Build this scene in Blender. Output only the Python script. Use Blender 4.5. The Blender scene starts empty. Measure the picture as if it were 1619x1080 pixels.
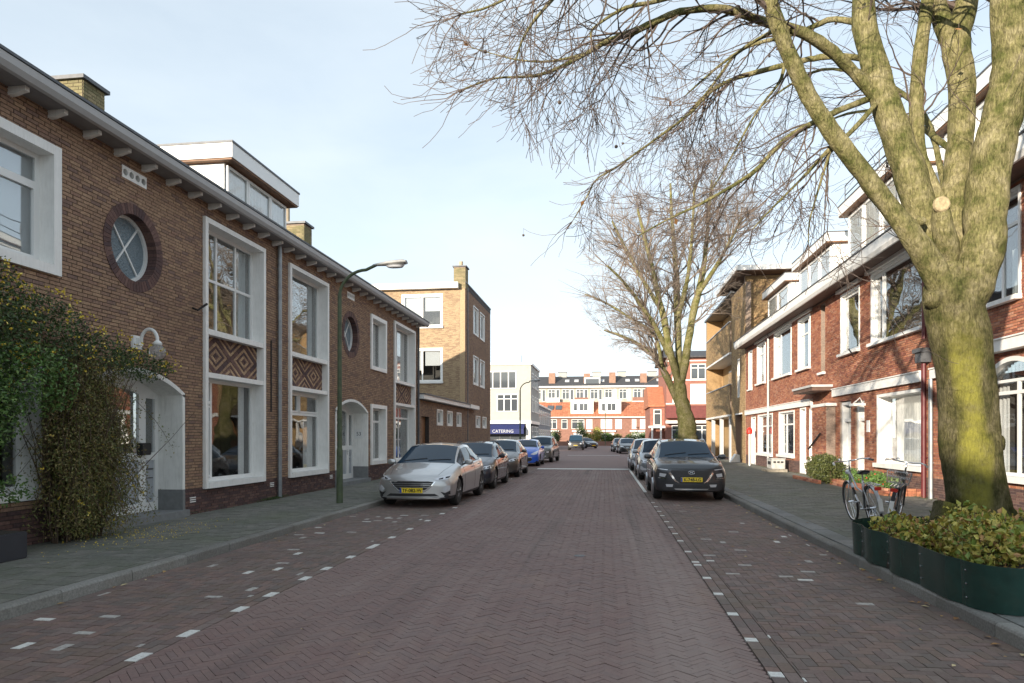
import bpy, bmesh, math, random
from mathutils import Vector, Matrix
from mathutils.bvhtree import BVHTree
R = math.radians
scene = bpy.context.scene
COL = scene.collection
random.seed(7)

# ------------------------------------------------------------ camera, sky, sun, exposure
F, CX, VY, EYE = 1079.0, 809.5, 690.0, 1.62
TH = math.atan(148 / 1079)
cam = bpy.data.cameras.new('camera')
camo = bpy.data.objects.new('camera', cam)
COL.objects.link(camo)
camo.location = (0, 0, EYE)
camo.rotation_euler = (R(90), 0, TH)
cam.sensor_width = 36
cam.lens = 36 * F / 1619
cam.shift_y = (VY - 540) / 1619
cam.clip_start = 0.1
cam.clip_end = 3000
scene.camera = camo

CLOUD_GAIN, CLOUD_BASE, SKY_STRENGTH = 0.30, 3.35, 0.112
SUN_PHI, SUN_EL = R(27), R(11.5)          # light travels towards +x sin, +y cos
w = bpy.data.worlds.new('World')
scene.world = w
w.use_nodes = True
nt = w.node_tree
nt.nodes.clear()
wo = nt.nodes.new('ShaderNodeOutputWorld')
bg = nt.nodes.new('ShaderNodeBackground')
sky = nt.nodes.new('ShaderNodeTexSky')
sky.sky_type = 'NISHITA'
sky.sun_disc = False
sky.sun_elevation = SUN_EL
sky.sun_rotation = R(180) + SUN_PHI
sky.air_density = 1.0
sky.dust_density = 0.6
sky.ozone_density = 1.5
tc = nt.nodes.new('ShaderNodeTexCoord')
mp = nt.nodes.new('ShaderNodeMapping')
mp.inputs['Scale'].default_value = (1.0, 1.0, 3.2)
nz = nt.nodes.new('ShaderNodeTexNoise')
nz.inputs['Scale'].default_value = 1.6
nz.inputs['Detail'].default_value = 7
nz.inputs['Roughness'].default_value = 0.55
nz.inputs['Distortion'].default_value = 0.5
rp = nt.nodes.new('ShaderNodeMapRange')
rp.inputs['From Min'].default_value = 0.36
rp.inputs['From Max'].default_value = 0.72
rp.inputs['To Min'].default_value = 0.66
rp.inputs['To Max'].default_value = 0.93
L = nt.links.new
# thin cloud: scatters the sky's own light, so it glows more towards the sun
bw = nt.nodes.new('ShaderNodeRGBToBW')
L(sky.outputs['Color'], bw.inputs[0])
gain = nt.nodes.new('ShaderNodeMath')
gain.operation = 'MULTIPLY_ADD'
gain.inputs[1].default_value = CLOUD_GAIN
gain.inputs[2].default_value = CLOUD_BASE
L(bw.outputs[0], gain.inputs[0])
cc = nt.nodes.new('ShaderNodeVectorMath')
cc.operation = 'SCALE'
cc.inputs[0].default_value = (0.885, 1.0, 1.09)
L(gain.outputs[0], cc.inputs['Scale'])
mx = nt.nodes.new('ShaderNodeMix')
mx.data_type = 'RGBA'
L(tc.outputs['Generated'], mp.inputs['Vector'])
L(mp.outputs['Vector'], nz.inputs['Vector'])
L(nz.outputs['Fac'], rp.inputs['Value'])
L(rp.outputs['Result'], mx.inputs[0])
L(sky.outputs['Color'], mx.inputs[6])
L(cc.outputs[0], mx.inputs[7])
L(mx.outputs[2], bg.inputs['Color'])
bg.inputs['Strength'].default_value = SKY_STRENGTH
L(bg.outputs['Background'], wo.inputs['Surface'])

sun = bpy.data.lights.new('sun', 'SUN')
sun.energy = 3.6
sun.angle = R(0.5)
sun.color = (1.0, 0.88, 0.72)
suno = bpy.data.objects.new('sun', sun)
COL.objects.link(suno)
dv = Vector((math.sin(SUN_PHI) * math.cos(SUN_EL), math.cos(SUN_PHI) * math.cos(SUN_EL), -math.sin(SUN_EL)))
suno.rotation_euler = dv.to_track_quat('-Z', 'Y').to_euler()
suno.location = (-20, -40, 30)

scene.view_settings.view_transform = 'Standard'
scene.view_settings.look = 'None'
scene.view_settings.gamma = 1
scene.view_settings.use_curve_mapping = False
scene.view_settings.exposure = 1.22


def at(u, v, Y):
    """a point of the place, from the sight line and its distance up the street"""
    x = (u - CX) / F
    c, s = math.cos(TH), math.sin(TH)
    dx, dy, dz = x * c - s, c + x * s, (VY - v) / F
    t = Y / dy
    return Vector((t * dx, Y, EYE + t * dz))


# ------------------------------------------------------------ mesh builder
class MB:
    def __init__(s):
        s.v = []
        s.f = []

    def add(s, vs, fs):
        n = len(s.v)
        s.v += [tuple(p) for p in vs]
        s.f += [tuple(i + n for i in f) for f in fs]
        return s

    def box(s, x0, x1, y0, y1, z0, z1):
        return s.add([(x0, y0, z0), (x1, y0, z0), (x1, y1, z0), (x0, y1, z0), (x0, y0, z1), (x1, y0, z1), (x1, y1, z1), (x0, y1, z1)],
                     [(0, 3, 2, 1), (4, 5, 6, 7), (0, 1, 5, 4), (1, 2, 6, 5), (2, 3, 7, 6), (3, 0, 4, 7)])

    def prism(s, pts, off):
        """closed prism: polygon of 3-d points pushed by the vector off"""
        n = len(pts)
        o = Vector(off)
        vs = [tuple(p) for p in pts] + [tuple(Vector(p) + o) for p in pts]
        fs = [tuple(range(n))[::-1], tuple(range(n, 2 * n))]
        fs += [(i, (i + 1) % n, n + (i + 1) % n, n + i) for i in range(n)]
        return s.add(vs, fs)

    def tube(s, pts, rad, n=8, cap=True):
        pts = [Vector(p) for p in pts]
        m = len(pts)
        if not hasattr(rad, '__len__'):
            rad = [rad] * m
        rings = []
        up = Vector((0, 0, 1))
        t0 = (pts[1] - pts[0]).normalized()
        a = t0.cross(up)
        if a.length < 0.05:
            a = t0.cross(Vector((1, 0, 0)))
        a.normalize()
        for i in range(m):
            t = (pts[min(i + 1, m - 1)] - pts[max(i - 1, 0)])
            if t.length < 1e-9:
                t = t0.copy()
            t.normalize()
            a = (a - t * a.dot(t))
            if a.length < 1e-6:
                a = t.orthogonal()
            a.normalize()
            b = t.cross(a)
            rings.append([pts[i] + (a * math.cos(2 * math.pi * k / n) + b * math.sin(2 * math.pi * k / n)) * rad[i] for k in range(n)])
        vs = [p for r_ in rings for p in r_]
        fs = []
        for i in range(m - 1):
            for k in range(n):
                fs.append((i * n + k, i * n + (k + 1) % n, (i + 1) * n + (k + 1) % n, (i + 1) * n + k))
        if cap:
            fs.append(tuple(range(n))[::-1])
            fs.append(tuple(range((m - 1) * n, m * n)))
        return s.add(vs, fs)

    def lathe(s, c, prof, n=16, axis='z'):
        vs, fs = [], []
        m = len(prof)
        for (r_, h_) in prof:
            for k in range(n):
                a = 2 * math.pi * k / n
                if axis == 'z':
                    vs.append((c[0] + r_ * math.cos(a), c[1] + r_ * math.sin(a), c[2] + h_))
                elif axis == 'x':
                    vs.append((c[0] + h_, c[1] + r_ * math.cos(a), c[2] + r_ * math.sin(a)))
                else:
                    vs.append((c[0] + r_ * math.cos(a), c[1] + h_, c[2] + r_ * math.sin(a)))
        for i in range(m - 1):
            for k in range(n):
                fs.append((i * n + k, i * n + (k + 1) % n, (i + 1) * n + (k + 1) % n, (i + 1) * n + k))
        fs.append(tuple(range(n))[::-1])
        fs.append(tuple(range((m - 1) * n, m * n)))
        return s.add(vs, fs)

    def build(s, name, mat, parent=None, smooth=False, kind=None, bevel=0):
        me = bpy.data.meshes.new(name)
        me.from_pydata(s.v, [], s.f)
        if mat:
            me.materials.append(mat)
        if smooth:
            me.polygons.foreach_set('use_smooth', [True] * len(me.polygons))
        me.update()
        return link(name, me, parent, kind)


def link(name, me, parent=None, kind=None):
    o = bpy.data.objects.new(name, me)
    COL.objects.link(o)
    if parent:
        o.parent = parent
        o.matrix_parent_inverse = Matrix.Identity(4)
        if parent.get('base'):
            pass
    if kind:
        o['kind'] = kind
    return o


def auto_smooth(o, ang=35):
    me = o.data
    bm = bmesh.new()
    bm.from_mesh(me)
    for f_ in bm.faces:
        f_.smooth = True
    for e in bm.edges:
        if len(e.link_faces) == 2 and e.calc_face_angle(0) > R(ang):
            e.smooth = False
    bm.to_mesh(me)
    bm.free()
    return o


def bevel(o, wd=0.01, seg=2):
    bm = bmesh.new()
    bm.from_mesh(o.data)
    bmesh.ops.bevel(bm, geom=[e for e in bm.edges if len(e.link_faces) == 2 and e.calc_face_angle(0) > R(30)], offset=wd, segments=seg, affect='EDGES')
    bm.to_mesh(o.data)
    bm.free()
    return auto_smooth(o)


def thing(name, label, cat, group=None):
    """a top-level thing; its parts are given in world metres, the empty stays at the origin of the place"""
    o = bpy.data.objects.new(name, None)
    COL.objects.link(o)
    o['label'] = label
    o['category'] = cat
    if group:
        o['group'] = group
    return o


def tag(o, label, cat, group=None):
    o['label'] = label
    o['category'] = cat
    if group:
        o['group'] = group
    return o


def copy_tree(o, parent=None):
    c_ = o.copy()
    COL.objects.link(c_)
    if parent:
        c_.parent = parent
    for ch in list(o.children):
        copy_tree(ch, c_)
    return c_


# ------------------------------------------------------------ materials
def newmat(name):
    m = bpy.data.materials.new(name)
    m.use_nodes = True
    t = m.node_tree
    b = t.nodes['Principled BSDF']
    return m, t, b


def mat(name, col, rough=0.6, metal=0.0, var=0.0, scale=8.0, bump=0.0, bscale=60.0, dirt=None, dscale=2.0, spec=0.5, coat=0.0, streak=False):
    m, t, b = newmat(name)
    b.inputs['Roughness'].default_value = rough
    b.inputs['Metallic'].default_value = metal
    b.inputs['Specular IOR Level'].default_value = spec
    b.inputs['Coat Weight'].default_value = coat
    b.inputs['Coat Roughness'].default_value = 0.03
    g = t.nodes.new('ShaderNodeNewGeometry')
    out = None
    base = t.nodes.new('ShaderNodeRGB')
    base.outputs[0].default_value = (*col, 1)
    out = base.outputs[0]
    if var:
        n = t.nodes.new('ShaderNodeTexNoise')
        n.inputs['Scale'].default_value = scale
        n.inputs['Detail'].default_value = 6
        n.inputs['Roughness'].default_value = 0.6
        t.links.new(g.outputs['Position'], n.inputs['Vector'])
        mr = t.nodes.new('ShaderNodeMapRange')
        mr.inputs['From Min'].default_value = 0.3
        mr.inputs['From Max'].default_value = 0.7
        mr.inputs['To Min'].default_value = 1 - var
        mr.inputs['To Max'].default_value = 1 + var
        t.links.new(n.outputs['Fac'], mr.inputs['Value'])
        v = t.nodes.new('ShaderNodeVectorMath')
        v.operation = 'SCALE'
        t.links.new(out, v.inputs[0])
        t.links.new(mr.outputs['Result'], v.inputs['Scale'])
        out = v.outputs[0]
    if dirt:
        n = t.nodes.new('ShaderNodeTexNoise')
        n.inputs['Scale'].default_value = dscale
        n.inputs['Detail'].default_value = 8
        n.inputs['Roughness'].default_value = 0.7
        if streak:
            mpp = t.nodes.new('ShaderNodeMapping')
            mpp.inputs['Scale'].default_value = (6, 6, 0.7)
            t.links.new(g.outputs['Position'], mpp.inputs['Vector'])
            t.links.new(mpp.outputs['Vector'], n.inputs['Vector'])
        else:
            t.links.new(g.outputs['Position'], n.inputs['Vector'])
        mr = t.nodes.new('ShaderNodeMapRange')
        mr.inputs['From Min'].default_value = 0.48
        mr.inputs['From Max'].default_value = 0.75
        mr.inputs['To Max'].default_value = dirt[3] if len(dirt) > 3 else 0.7
        t.links.new(n.outputs['Fac'], mr.inputs['Value'])
        x = t.nodes.new('ShaderNodeMix')
        x.data_type = 'RGBA'
        x.inputs[7].default_value = (*dirt[:3], 1)
        t.links.new(mr.outputs['Result'], x.inputs[0])
        t.links.new(out, x.inputs[6])
        out = x.outputs[2]
    t.links.new(out, b.inputs['Base Color'])
    if bump:
        n = t.nodes.new('ShaderNodeTexNoise')
        n.inputs['Scale'].default_value = bscale
        n.inputs['Detail'].default_value = 5
        t.links.new(g.outputs['Position'], n.inputs['Vector'])
        bp = t.nodes.new('ShaderNodeBump')
        bp.inputs['Strength'].default_value = bump
        bp.inputs['Distance'].default_value = 0.01
        t.links.new(n.outputs['Fac'], bp.inputs['Height'])
        t.links.new(bp.outputs['Normal'], b.inputs['Normal'])
    return m


def pieces(name, cols, rough=0.85, scale=25.0, var=0.22, bump=0.35, bscale=90.0, patch=None, pscale=0.5, tracks=False):
    """each loose piece takes its own tint out of cols"""
    m, t, b = newmat(name)
    b.inputs['Roughness'].default_value = rough
    g = t.nodes.new('ShaderNodeNewGeometry')
    oi = t.nodes.new('ShaderNodeObjectInfo')
    ad = t.nodes.new('ShaderNodeMath')
    ad.operation = 'ADD'
    fr = t.nodes.new('ShaderNodeMath')
    fr.operation = 'FRACT'
    t.links.new(g.outputs['Random Per Island'], ad.inputs[0])
    t.links.new(oi.outputs['Random'], ad.inputs[1])
    t.links.new(ad.outputs[0], fr.inputs[0])
    r_ = t.nodes.new('ShaderNodeValToRGB')
    r_.color_ramp.interpolation = 'CONSTANT'
    el = r_.color_ramp.elements
    n = len(cols)
    el[0].position = 0
    el[0].color = (*cols[0], 1)
    el[1].position = 1 / n
    el[1].color = (*cols[1], 1)
    for i in range(2, n):
        e = el.new(i / n)
        e.color = (*cols[i], 1)
    t.links.new(fr.outputs[0], r_.inputs['Fac'])
    nz_ = t.nodes.new('ShaderNodeTexNoise')
    nz_.inputs['Scale'].default_value = scale
    nz_.inputs['Detail'].default_value = 6
    t.links.new(g.outputs['Position'], nz_.inputs['Vector'])
    mr = t.nodes.new('ShaderNodeMapRange')
    mr.inputs['From Min'].default_value = 0.3
    mr.inputs['From Max'].default_value = 0.7
    mr.inputs['To Min'].default_value = 1 - var
    mr.inputs['To Max'].default_value = 1 + var
    t.links.new(nz_.outputs['Fac'], mr.inputs['Value'])
    v = t.nodes.new('ShaderNodeVectorMath')
    v.operation = 'SCALE'
    t.links.new(r_.outputs['Color'], v.inputs[0])
    t.links.new(mr.outputs['Result'], v.inputs['Scale'])
    out = v.outputs[0]
    if patch:
        n2 = t.nodes.new('ShaderNodeTexNoise')
        n2.inputs['Scale'].default_value = pscale
        n2.inputs['Detail'].default_value = 7
        n2.inputs['Roughness'].default_value = 0.65
        t.links.new(g.outputs['Position'], n2.inputs['Vector'])
        m2 = t.nodes.new('ShaderNodeMapRange')
        m2.inputs['From Min'].default_value = 0.45
        m2.inputs['From Max'].default_value = 0.72
        m2.inputs['To Max'].default_value = patch[3]
        t.links.new(n2.outputs['Fac'], m2.inputs['Value'])
        x = t.nodes.new('ShaderNodeMix')
        x.data_type = 'RGBA'
        x.inputs[7].default_value = (*patch[:3], 1)
        t.links.new(m2.outputs['Result'], x.inputs[0])
        t.links.new(out, x.inputs[6])
        out = x.outputs[2]
    if tracks:
        # wheel wear and drip stains, drawn out along the street
        for (sc_, lo_, hi_, col_, am_) in (((1.1, .05, 1), .5, .72, (.33, .27, .24), .5), ((1.9, .11, 1), .56, .74, (.085, .065, .06), .6), ((.9, .5, 1), .6, .72, (.30, .20, .14), .35)):
            mq = t.nodes.new('ShaderNodeMapping')
            mq.inputs['Scale'].default_value = sc_
            mq.inputs['Location'].default_value = (sc_[0] * 7, 3, 0)
            t.links.new(g.outputs['Position'], mq.inputs['Vector'])
            nq = t.nodes.new('ShaderNodeTexNoise')
            nq.inputs['Scale'].default_value = 1
            nq.inputs['Detail'].default_value = 7
            nq.inputs['Roughness'].default_value = .6
            t.links.new(mq.outputs['Vector'], nq.inputs['Vector'])
            rq = t.nodes.new('ShaderNodeMapRange')
            rq.inputs['From Min'].default_value = lo_
            rq.inputs['From Max'].default_value = hi_
            rq.inputs['To Max'].default_value = am_
            t.links.new(nq.outputs['Fac'], rq.inputs['Value'])
            xq = t.nodes.new('ShaderNodeMix')
            xq.data_type = 'RGBA'
            xq.inputs[7].default_value = (*col_, 1)
            t.links.new(rq.outputs['Result'], xq.inputs[0])
            t.links.new(out, xq.inputs[6])
            out = xq.outputs[2]
    t.links.new(out, b.inputs['Base Color'])
    n3 = t.nodes.new('ShaderNodeTexNoise')
    n3.inputs['Scale'].default_value = bscale
    n3.inputs['Detail'].default_value = 4
    t.links.new(g.outputs['Position'], n3.inputs['Vector'])
    bp = t.nodes.new('ShaderNodeBump')
    bp.inputs['Strength'].default_value = bump
    bp.inputs['Distance'].default_value = 0.01
    t.links.new(n3.outputs['Fac'], bp.inputs['Height'])
    t.links.new(bp.outputs['Normal'], b.inputs['Normal'])
    return m


def glassmat(name, tint=(0.75, 0.8, 0.8), ior=1.9, wave=0.0):
    m, t, b = newmat(name)
    t.nodes.remove(b)
    o = t.nodes['Material Output']
    tr = t.nodes.new('ShaderNodeBsdfTransparent')
    tr.inputs['Color'].default_value = (*tint, 1)
    gl = t.nodes.new('ShaderNodeBsdfGlossy')
    gl.inputs['Roughness'].default_value = 0.0
    # Schlick reflection, the same from either side of the pane
    lw = t.nodes.new('ShaderNodeLayerWeight')
    lw.inputs['Blend'].default_value = .5
    pw = t.nodes.new('ShaderNodeMath')
    pw.operation = 'POWER'
    pw.inputs[1].default_value = 4
    t.links.new(lw.outputs['Facing'], pw.inputs[0])
    fn = t.nodes.new('ShaderNodeMath')
    fn.operation = 'MULTIPLY_ADD'
    fn.inputs[1].default_value = 1 - ior
    fn.inputs[2].default_value = ior
    t.links.new(pw.outputs[0], fn.inputs[0])
    g = t.nodes.new('ShaderNodeNewGeometry')
    n = t.nodes.new('ShaderNodeTexNoise')
    n.inputs['Scale'].default_value = 1.3
    n.inputs['Detail'].default_value = 1
    t.links.new(g.outputs['Position'], n.inputs['Vector'])
    bp = t.nodes.new('ShaderNodeBump')
    bp.inputs['Strength'].default_value = 0.25
    bp.inputs['Distance'].default_value = 0.02 + wave
    t.links.new(n.outputs['Fac'], bp.inputs['Height'])
    t.links.new(bp.outputs['Normal'], gl.inputs['Normal'])
    x = t.nodes.new('ShaderNodeMixShader')
    t.links.new(fn.outputs[0], x.inputs[0])
    t.links.new(tr.outputs[0], x.inputs[1])
    t.links.new(gl.outputs[0], x.inputs[2])
    t.links.new(x.outputs[0], o.inputs['Surface'])
    return m


M = {}
M['brown_brick'] = pieces('brown_brick', [(.33, .205, .13), (.30, .185, .12), (.275, .165, .115), (.36, .23, .145), (.33, .21, .135), (.25, .155, .11), (.31, .195, .125), (.215, .135, .105), (.37, .24, .15), (.32, .20, .13)], patch=(.12, .07, .05, .35), pscale=.6)
M['dark_brick'] = pieces('dark_brick', [(.10, .055, .05), (.13, .07, .06), (.085, .05, .05), (.16, .09, .075)])
M['tan_brick'] = pieces('tan_brick', [(.36, .23, .14), (.30, .19, .12), (.42, .28, .17)])
M['red_brick'] = pieces('red_brick', [(.36, .135, .075), (.42, .17, .09), (.31, .11, .065), (.46, .21, .12), (.39, .145, .075), (.25, .085, .055), (.44, .18, .10), (.46, .23, .15), (.34, .125, .08)], patch=(.16, .07, .05, .4), pscale=.9)
M['yellow_brick'] = pieces('yellow_brick', [(.40, .27, .13), (.34, .22, .105), (.46, .32, .16), (.28, .175, .09), (.42, .28, .13)])
M['dark_mortar'] = mat('dark_mortar', (.055, .045, .04), .95, var=.3, scale=20)
M['mortar'] = mat('mortar', (.26, .20, .16), .95, var=.3, scale=20)
M['road_brick'] = pieces('road_brick', [(.200, .13, .116), (.19, .124, .112), (.208, .134, .117), (.195, .122, .109), (.184, .125, .114), (.205, .138, .123)], rough=.72, scale=40, var=.12, bump=.5, bscale=160, patch=(.27, .205, .175, .5), pscale=.35, tracks=True)
M['bay_brick'] = pieces('bay_brick', [(.185, .125, .11), (.16, .112, .10), (.205, .135, .112), (.15, .115, .103), (.195, .145, .128), (.17, .118, .095)], rough=.8, scale=40, var=.15, bump=.5, bscale=160, patch=(.12, .115, .085, .5), pscale=.8)
M['worn_paint'] = mat('worn_paint', (.70, .70, .66), .7, var=.12, scale=30, dirt=(.24, .18, .16, .95), dscale=30)
M['faded_paint'] = mat('faded_paint', (.42, .40, .37), .8, var=.2, scale=30, dirt=(.16, .11, .10, .9), dscale=16)
M['road_sand'] = mat('road_sand', (.075, .055, .05), .95, var=.3, scale=30)
M['far_road'] = mat('far_road', (.192, .127, .114), .8, var=.12, scale=3, dirt=(.2, .15, .14, .4), dscale=1.1)
M['tile'] = pieces('paving_tile', [(.175, .172, .15), (.15, .15, .13), (.19, .182, .162), (.16, .156, .135), (.14, .143, .118)], rough=.85, scale=30, var=.2, bump=.5, bscale=120, patch=(.115, .135, .07, .5), pscale=.7)
M['tile_joint'] = mat('tile_joint', (.05, .055, .035), .95, var=.4, scale=15)
M['kerb'] = pieces('kerb_stone', [(.23, .225, .205), (.26, .255, .235), (.20, .195, .18)], rough=.9, scale=50, var=.25, bump=.6, bscale=200, patch=(.13, .11, .08, .5), pscale=1.5)
M['white'] = mat('white_paint', (.86, .85, .82), .45, var=.05, scale=5, dirt=(.50, .48, .43, .30), dscale=5, streak=True)
M['clean_white'] = mat('clean_white', (.80, .80, .78), .35)
M['stucco'] = mat('white_stucco', (.85, .84, .80), .9, var=.06, scale=6, bump=.3, bscale=120, dirt=(.45, .44, .40, .4), dscale=3, streak=True)
M['grey_plinth'] = mat('grey_plinth', (.20, .205, .205), .8, var=.15, scale=9, bump=.2)
M['soffit'] = mat('soffit', (.50, .50, .50), .7, var=.08, scale=4, dirt=(.28, .26, .24, .4), dscale=4)
M['zinc'] = mat('zinc', (.30, .32, .34), .45, metal=.5, var=.2, scale=6, dirt=(.4, .42, .42, .5), dscale=9)
M['lead'] = mat('lead', (.11, .115, .125), .55, metal=.3, var=.2, scale=8)
M['dark_wood'] = mat('dark_wood_soffit', (.13, .075, .055), .7, var=.2, scale=5)
M['brown_wood'] = mat('brown_wood', (.20, .09, .035), .55, var=.25, scale=7, bump=.2)
M['glass'] = glassmat('window_glass', (.95, .96, .96), .09)
M['glass2'] = glassmat('window_glass_reflective', (.92, .95, .96), .22)
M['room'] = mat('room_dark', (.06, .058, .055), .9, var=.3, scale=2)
M['room_light'] = mat('room_wall', (.22, .21, .19), .9, var=.2, scale=2)
M['curtain'] = mat('curtain', (.74, .74, .72), .9, var=.06, scale=10)
M['blind'] = mat('blind', (.50, .52, .54), .8)
M['roof_tile'] = mat('roof_felt', (.06, .055, .055), .9, var=.2, scale=6)
M['orange_tile'] = pieces('orange_tile', [(.42, .16, .085), (.37, .135, .07), (.46, .185, .10), (.40, .15, .08)], var=.2, scale=3, bump=.3)
M['slate'] = mat('slate', (.06, .06, .065), .7, var=.25, scale=4)
M['black'] = mat('black_metal', (.015, .015, .017), .4)
M['black_plastic'] = mat('black_plastic', (.03, .03, .033), .55)
M['rubber'] = mat('rubber', (.022, .022, .022), .8, var=.2, scale=30)
M['green_metal'] = mat('mossy_green_paint', (.075, .10, .055), .6, var=.3, scale=9, dirt=(.13, .15, .06, .7), dscale=6)
M['chrome'] = mat('chrome', (.75, .76, .78), .12, metal=1)
M['alloy'] = mat('alloy', (.45, .46, .48), .3, metal=.9)
M['silver_bike'] = mat('silver_paint', (.5, .51, .52), .28, metal=.7)
M['red_metal'] = mat('dark_red_paint', (.12, .022, .025), .45, var=.15, scale=10)
M['red'] = mat('red_plastic', (.55, .03, .02), .35)
M['blue_awning'] = mat('blue_fabric', (.008, .016, .10), .7)
M['yellow_plate'] = mat('yellow_plate', (.95, .70, .04), .35)
M['blue'] = mat('blue_plastic', (.02, .06, .4), .4)
M['amber'] = mat('amber_plastic', (.65, .22, .02), .3)
M['grey_door'] = mat('grey_panel', (.38, .40, .43), .3, var=.05)
M['chimney_brick'] = pieces('mossy_chimney_brick', [(.27, .225, .12), (.23, .195, .10), (.31, .25, .14), (.20, .17, .09)], patch=(.13, .14, .05, .6), pscale=2.5)

# ------------------------------------------------------------ frames: s along the wall, z up, d out of the wall
def FL(s, z, d):
    return (-7.9 + d, s, z)


def FR(s, z, d):
    return (7.8 - d, s, z)


def FY(y0):
    return lambda s, z, d: (s, y0 - d, z)


def FX(x0):
    return lambda s, z, d: (x0 + d, s, z)


def FXm(x0):
    return lambda s, z, d: (x0 - d, s, z)


def fb(mb, fr, s0, s1, z0, z1, d0, d1):
    a = fr(s0, z0, d0)
    b = fr(s1, z1, d1)
    mb.box(min(a[0], b[0]), max(a[0], b[0]), min(a[1], b[1]), max(a[1], b[1]), min(a[2], b[2]), max(a[2], b[2]))
    return mb


def rect(s0, s1, z0, z1):
    return ('r', s0, s1, z0, z1)


def circ(cs, cz, r_):
    return ('c', cs, cz, r_)


def arch(s0, s1, z0, zs, rise):
    return ('a', s0, s1, z0, zs, rise)


def arch_top(o, s):
    _, s0, s1, z0, zs, rise = o
    h_ = (s1 - s0) / 2
    rr = (h_ * h_ + rise * rise) / (2 * rise)
    q = rr * rr - (s - (s0 + s1) / 2) ** 2
    return zs - (rr - rise) + math.sqrt(max(q, 0))


def blocked_z(o, s):
    """z interval the opening takes at s"""
    if o[0] == 'r':
        return (o[3], o[4]) if o[1] < s < o[2] else None
    if o[0] == 'c':
        q = o[3] ** 2 - (s - o[1]) ** 2
        return (o[2] - math.sqrt(q), o[2] + math.sqrt(q)) if q > 0 else None
    if o[0] == 'a':
        return (o[3], arch_top(o, s)) if o[1] < s < o[2] else None


def blocked_s(o, z):
    if o[0] == 'r':
        return (o[1], o[2]) if o[3] < z < o[4] else None
    if o[0] == 'c':
        q = o[3] ** 2 - (z - o[2]) ** 2
        return (o[1] - math.sqrt(q), o[1] + math.sqrt(q)) if q > 0 else None
    if o[0] == 'a':
        _, s0, s1, z0, zs, rise = o
        if z <= z0:
            return None
        if z < zs:
            return (s0, s1)
        if z < zs + rise:
            h_ = (s1 - s0) / 2
            rr = (h_ * h_ + rise * rise) / (2 * rise)
            q = rr * rr - (z - (zs - (rr - rise))) ** 2
            c_ = (s0 + s1) / 2
            return (c_ - math.sqrt(max(q, 0)), c_ + math.sqrt(max(q, 0)))
        return None


def free(lo, hi, bl):
    bl = sorted(bl)
    out = []
    cur = lo
    for a, b in bl:
        if a > cur:
            out.append((cur, min(a, hi)))
        cur = max(cur, b)
        if cur >= hi:
            break
    if cur < hi:
        out.append((cur, hi))
    return [(a, b) for a, b in out if b - a > 1e-4]


def slab(fr, s0, s1, z0, z1, ops, d0, d1):
    """wall body with openings, as a column of boxes per strip"""
    mb = MB()
    cuts = {s0, s1}
    for o in ops:
        if o[0] in 'ra':
            for e in (o[1], o[2]):
                if s0 < e < s1:
                    cuts.add(e)
        if o[0] == 'a':
            for k in range(1, 20):
                cuts.add(o[1] + (o[2] - o[1]) * k / 20)
        if o[0] == 'c':
            for k in range(0, 25):
                cuts.add(o[1] + o[3] * math.cos(math.pi * k / 24))
    cs = sorted(c_ for c_ in cuts if s0 <= c_ <= s1)
    for a, b in zip(cs, cs[1:]):
        if b - a < 1e-5:
            continue
        m_ = (a + b) / 2
        bl = [x for x in (blocked_z(o, m_) for o in ops) if x]
        for za, zb in free(z0, z1, bl):
            fb(mb, fr, a, b, za, zb, d0, d1)
    return mb


def face_box(mb, fr, s0, s1, z0, z1, d0, d1):
    vs = [fr(s0, z0, d1), fr(s1, z0, d1), fr(s1, z1, d1), fr(s0, z1, d1), fr(s0, z0, d0), fr(s1, z0, d0), fr(s1, z1, d0), fr(s0, z1, d0)]
    mb.add(vs, [(0, 1, 2, 3), (0, 4, 5, 1), (1, 5, 6, 2), (2, 6, 7, 3), (3, 7, 4, 0)])


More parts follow.
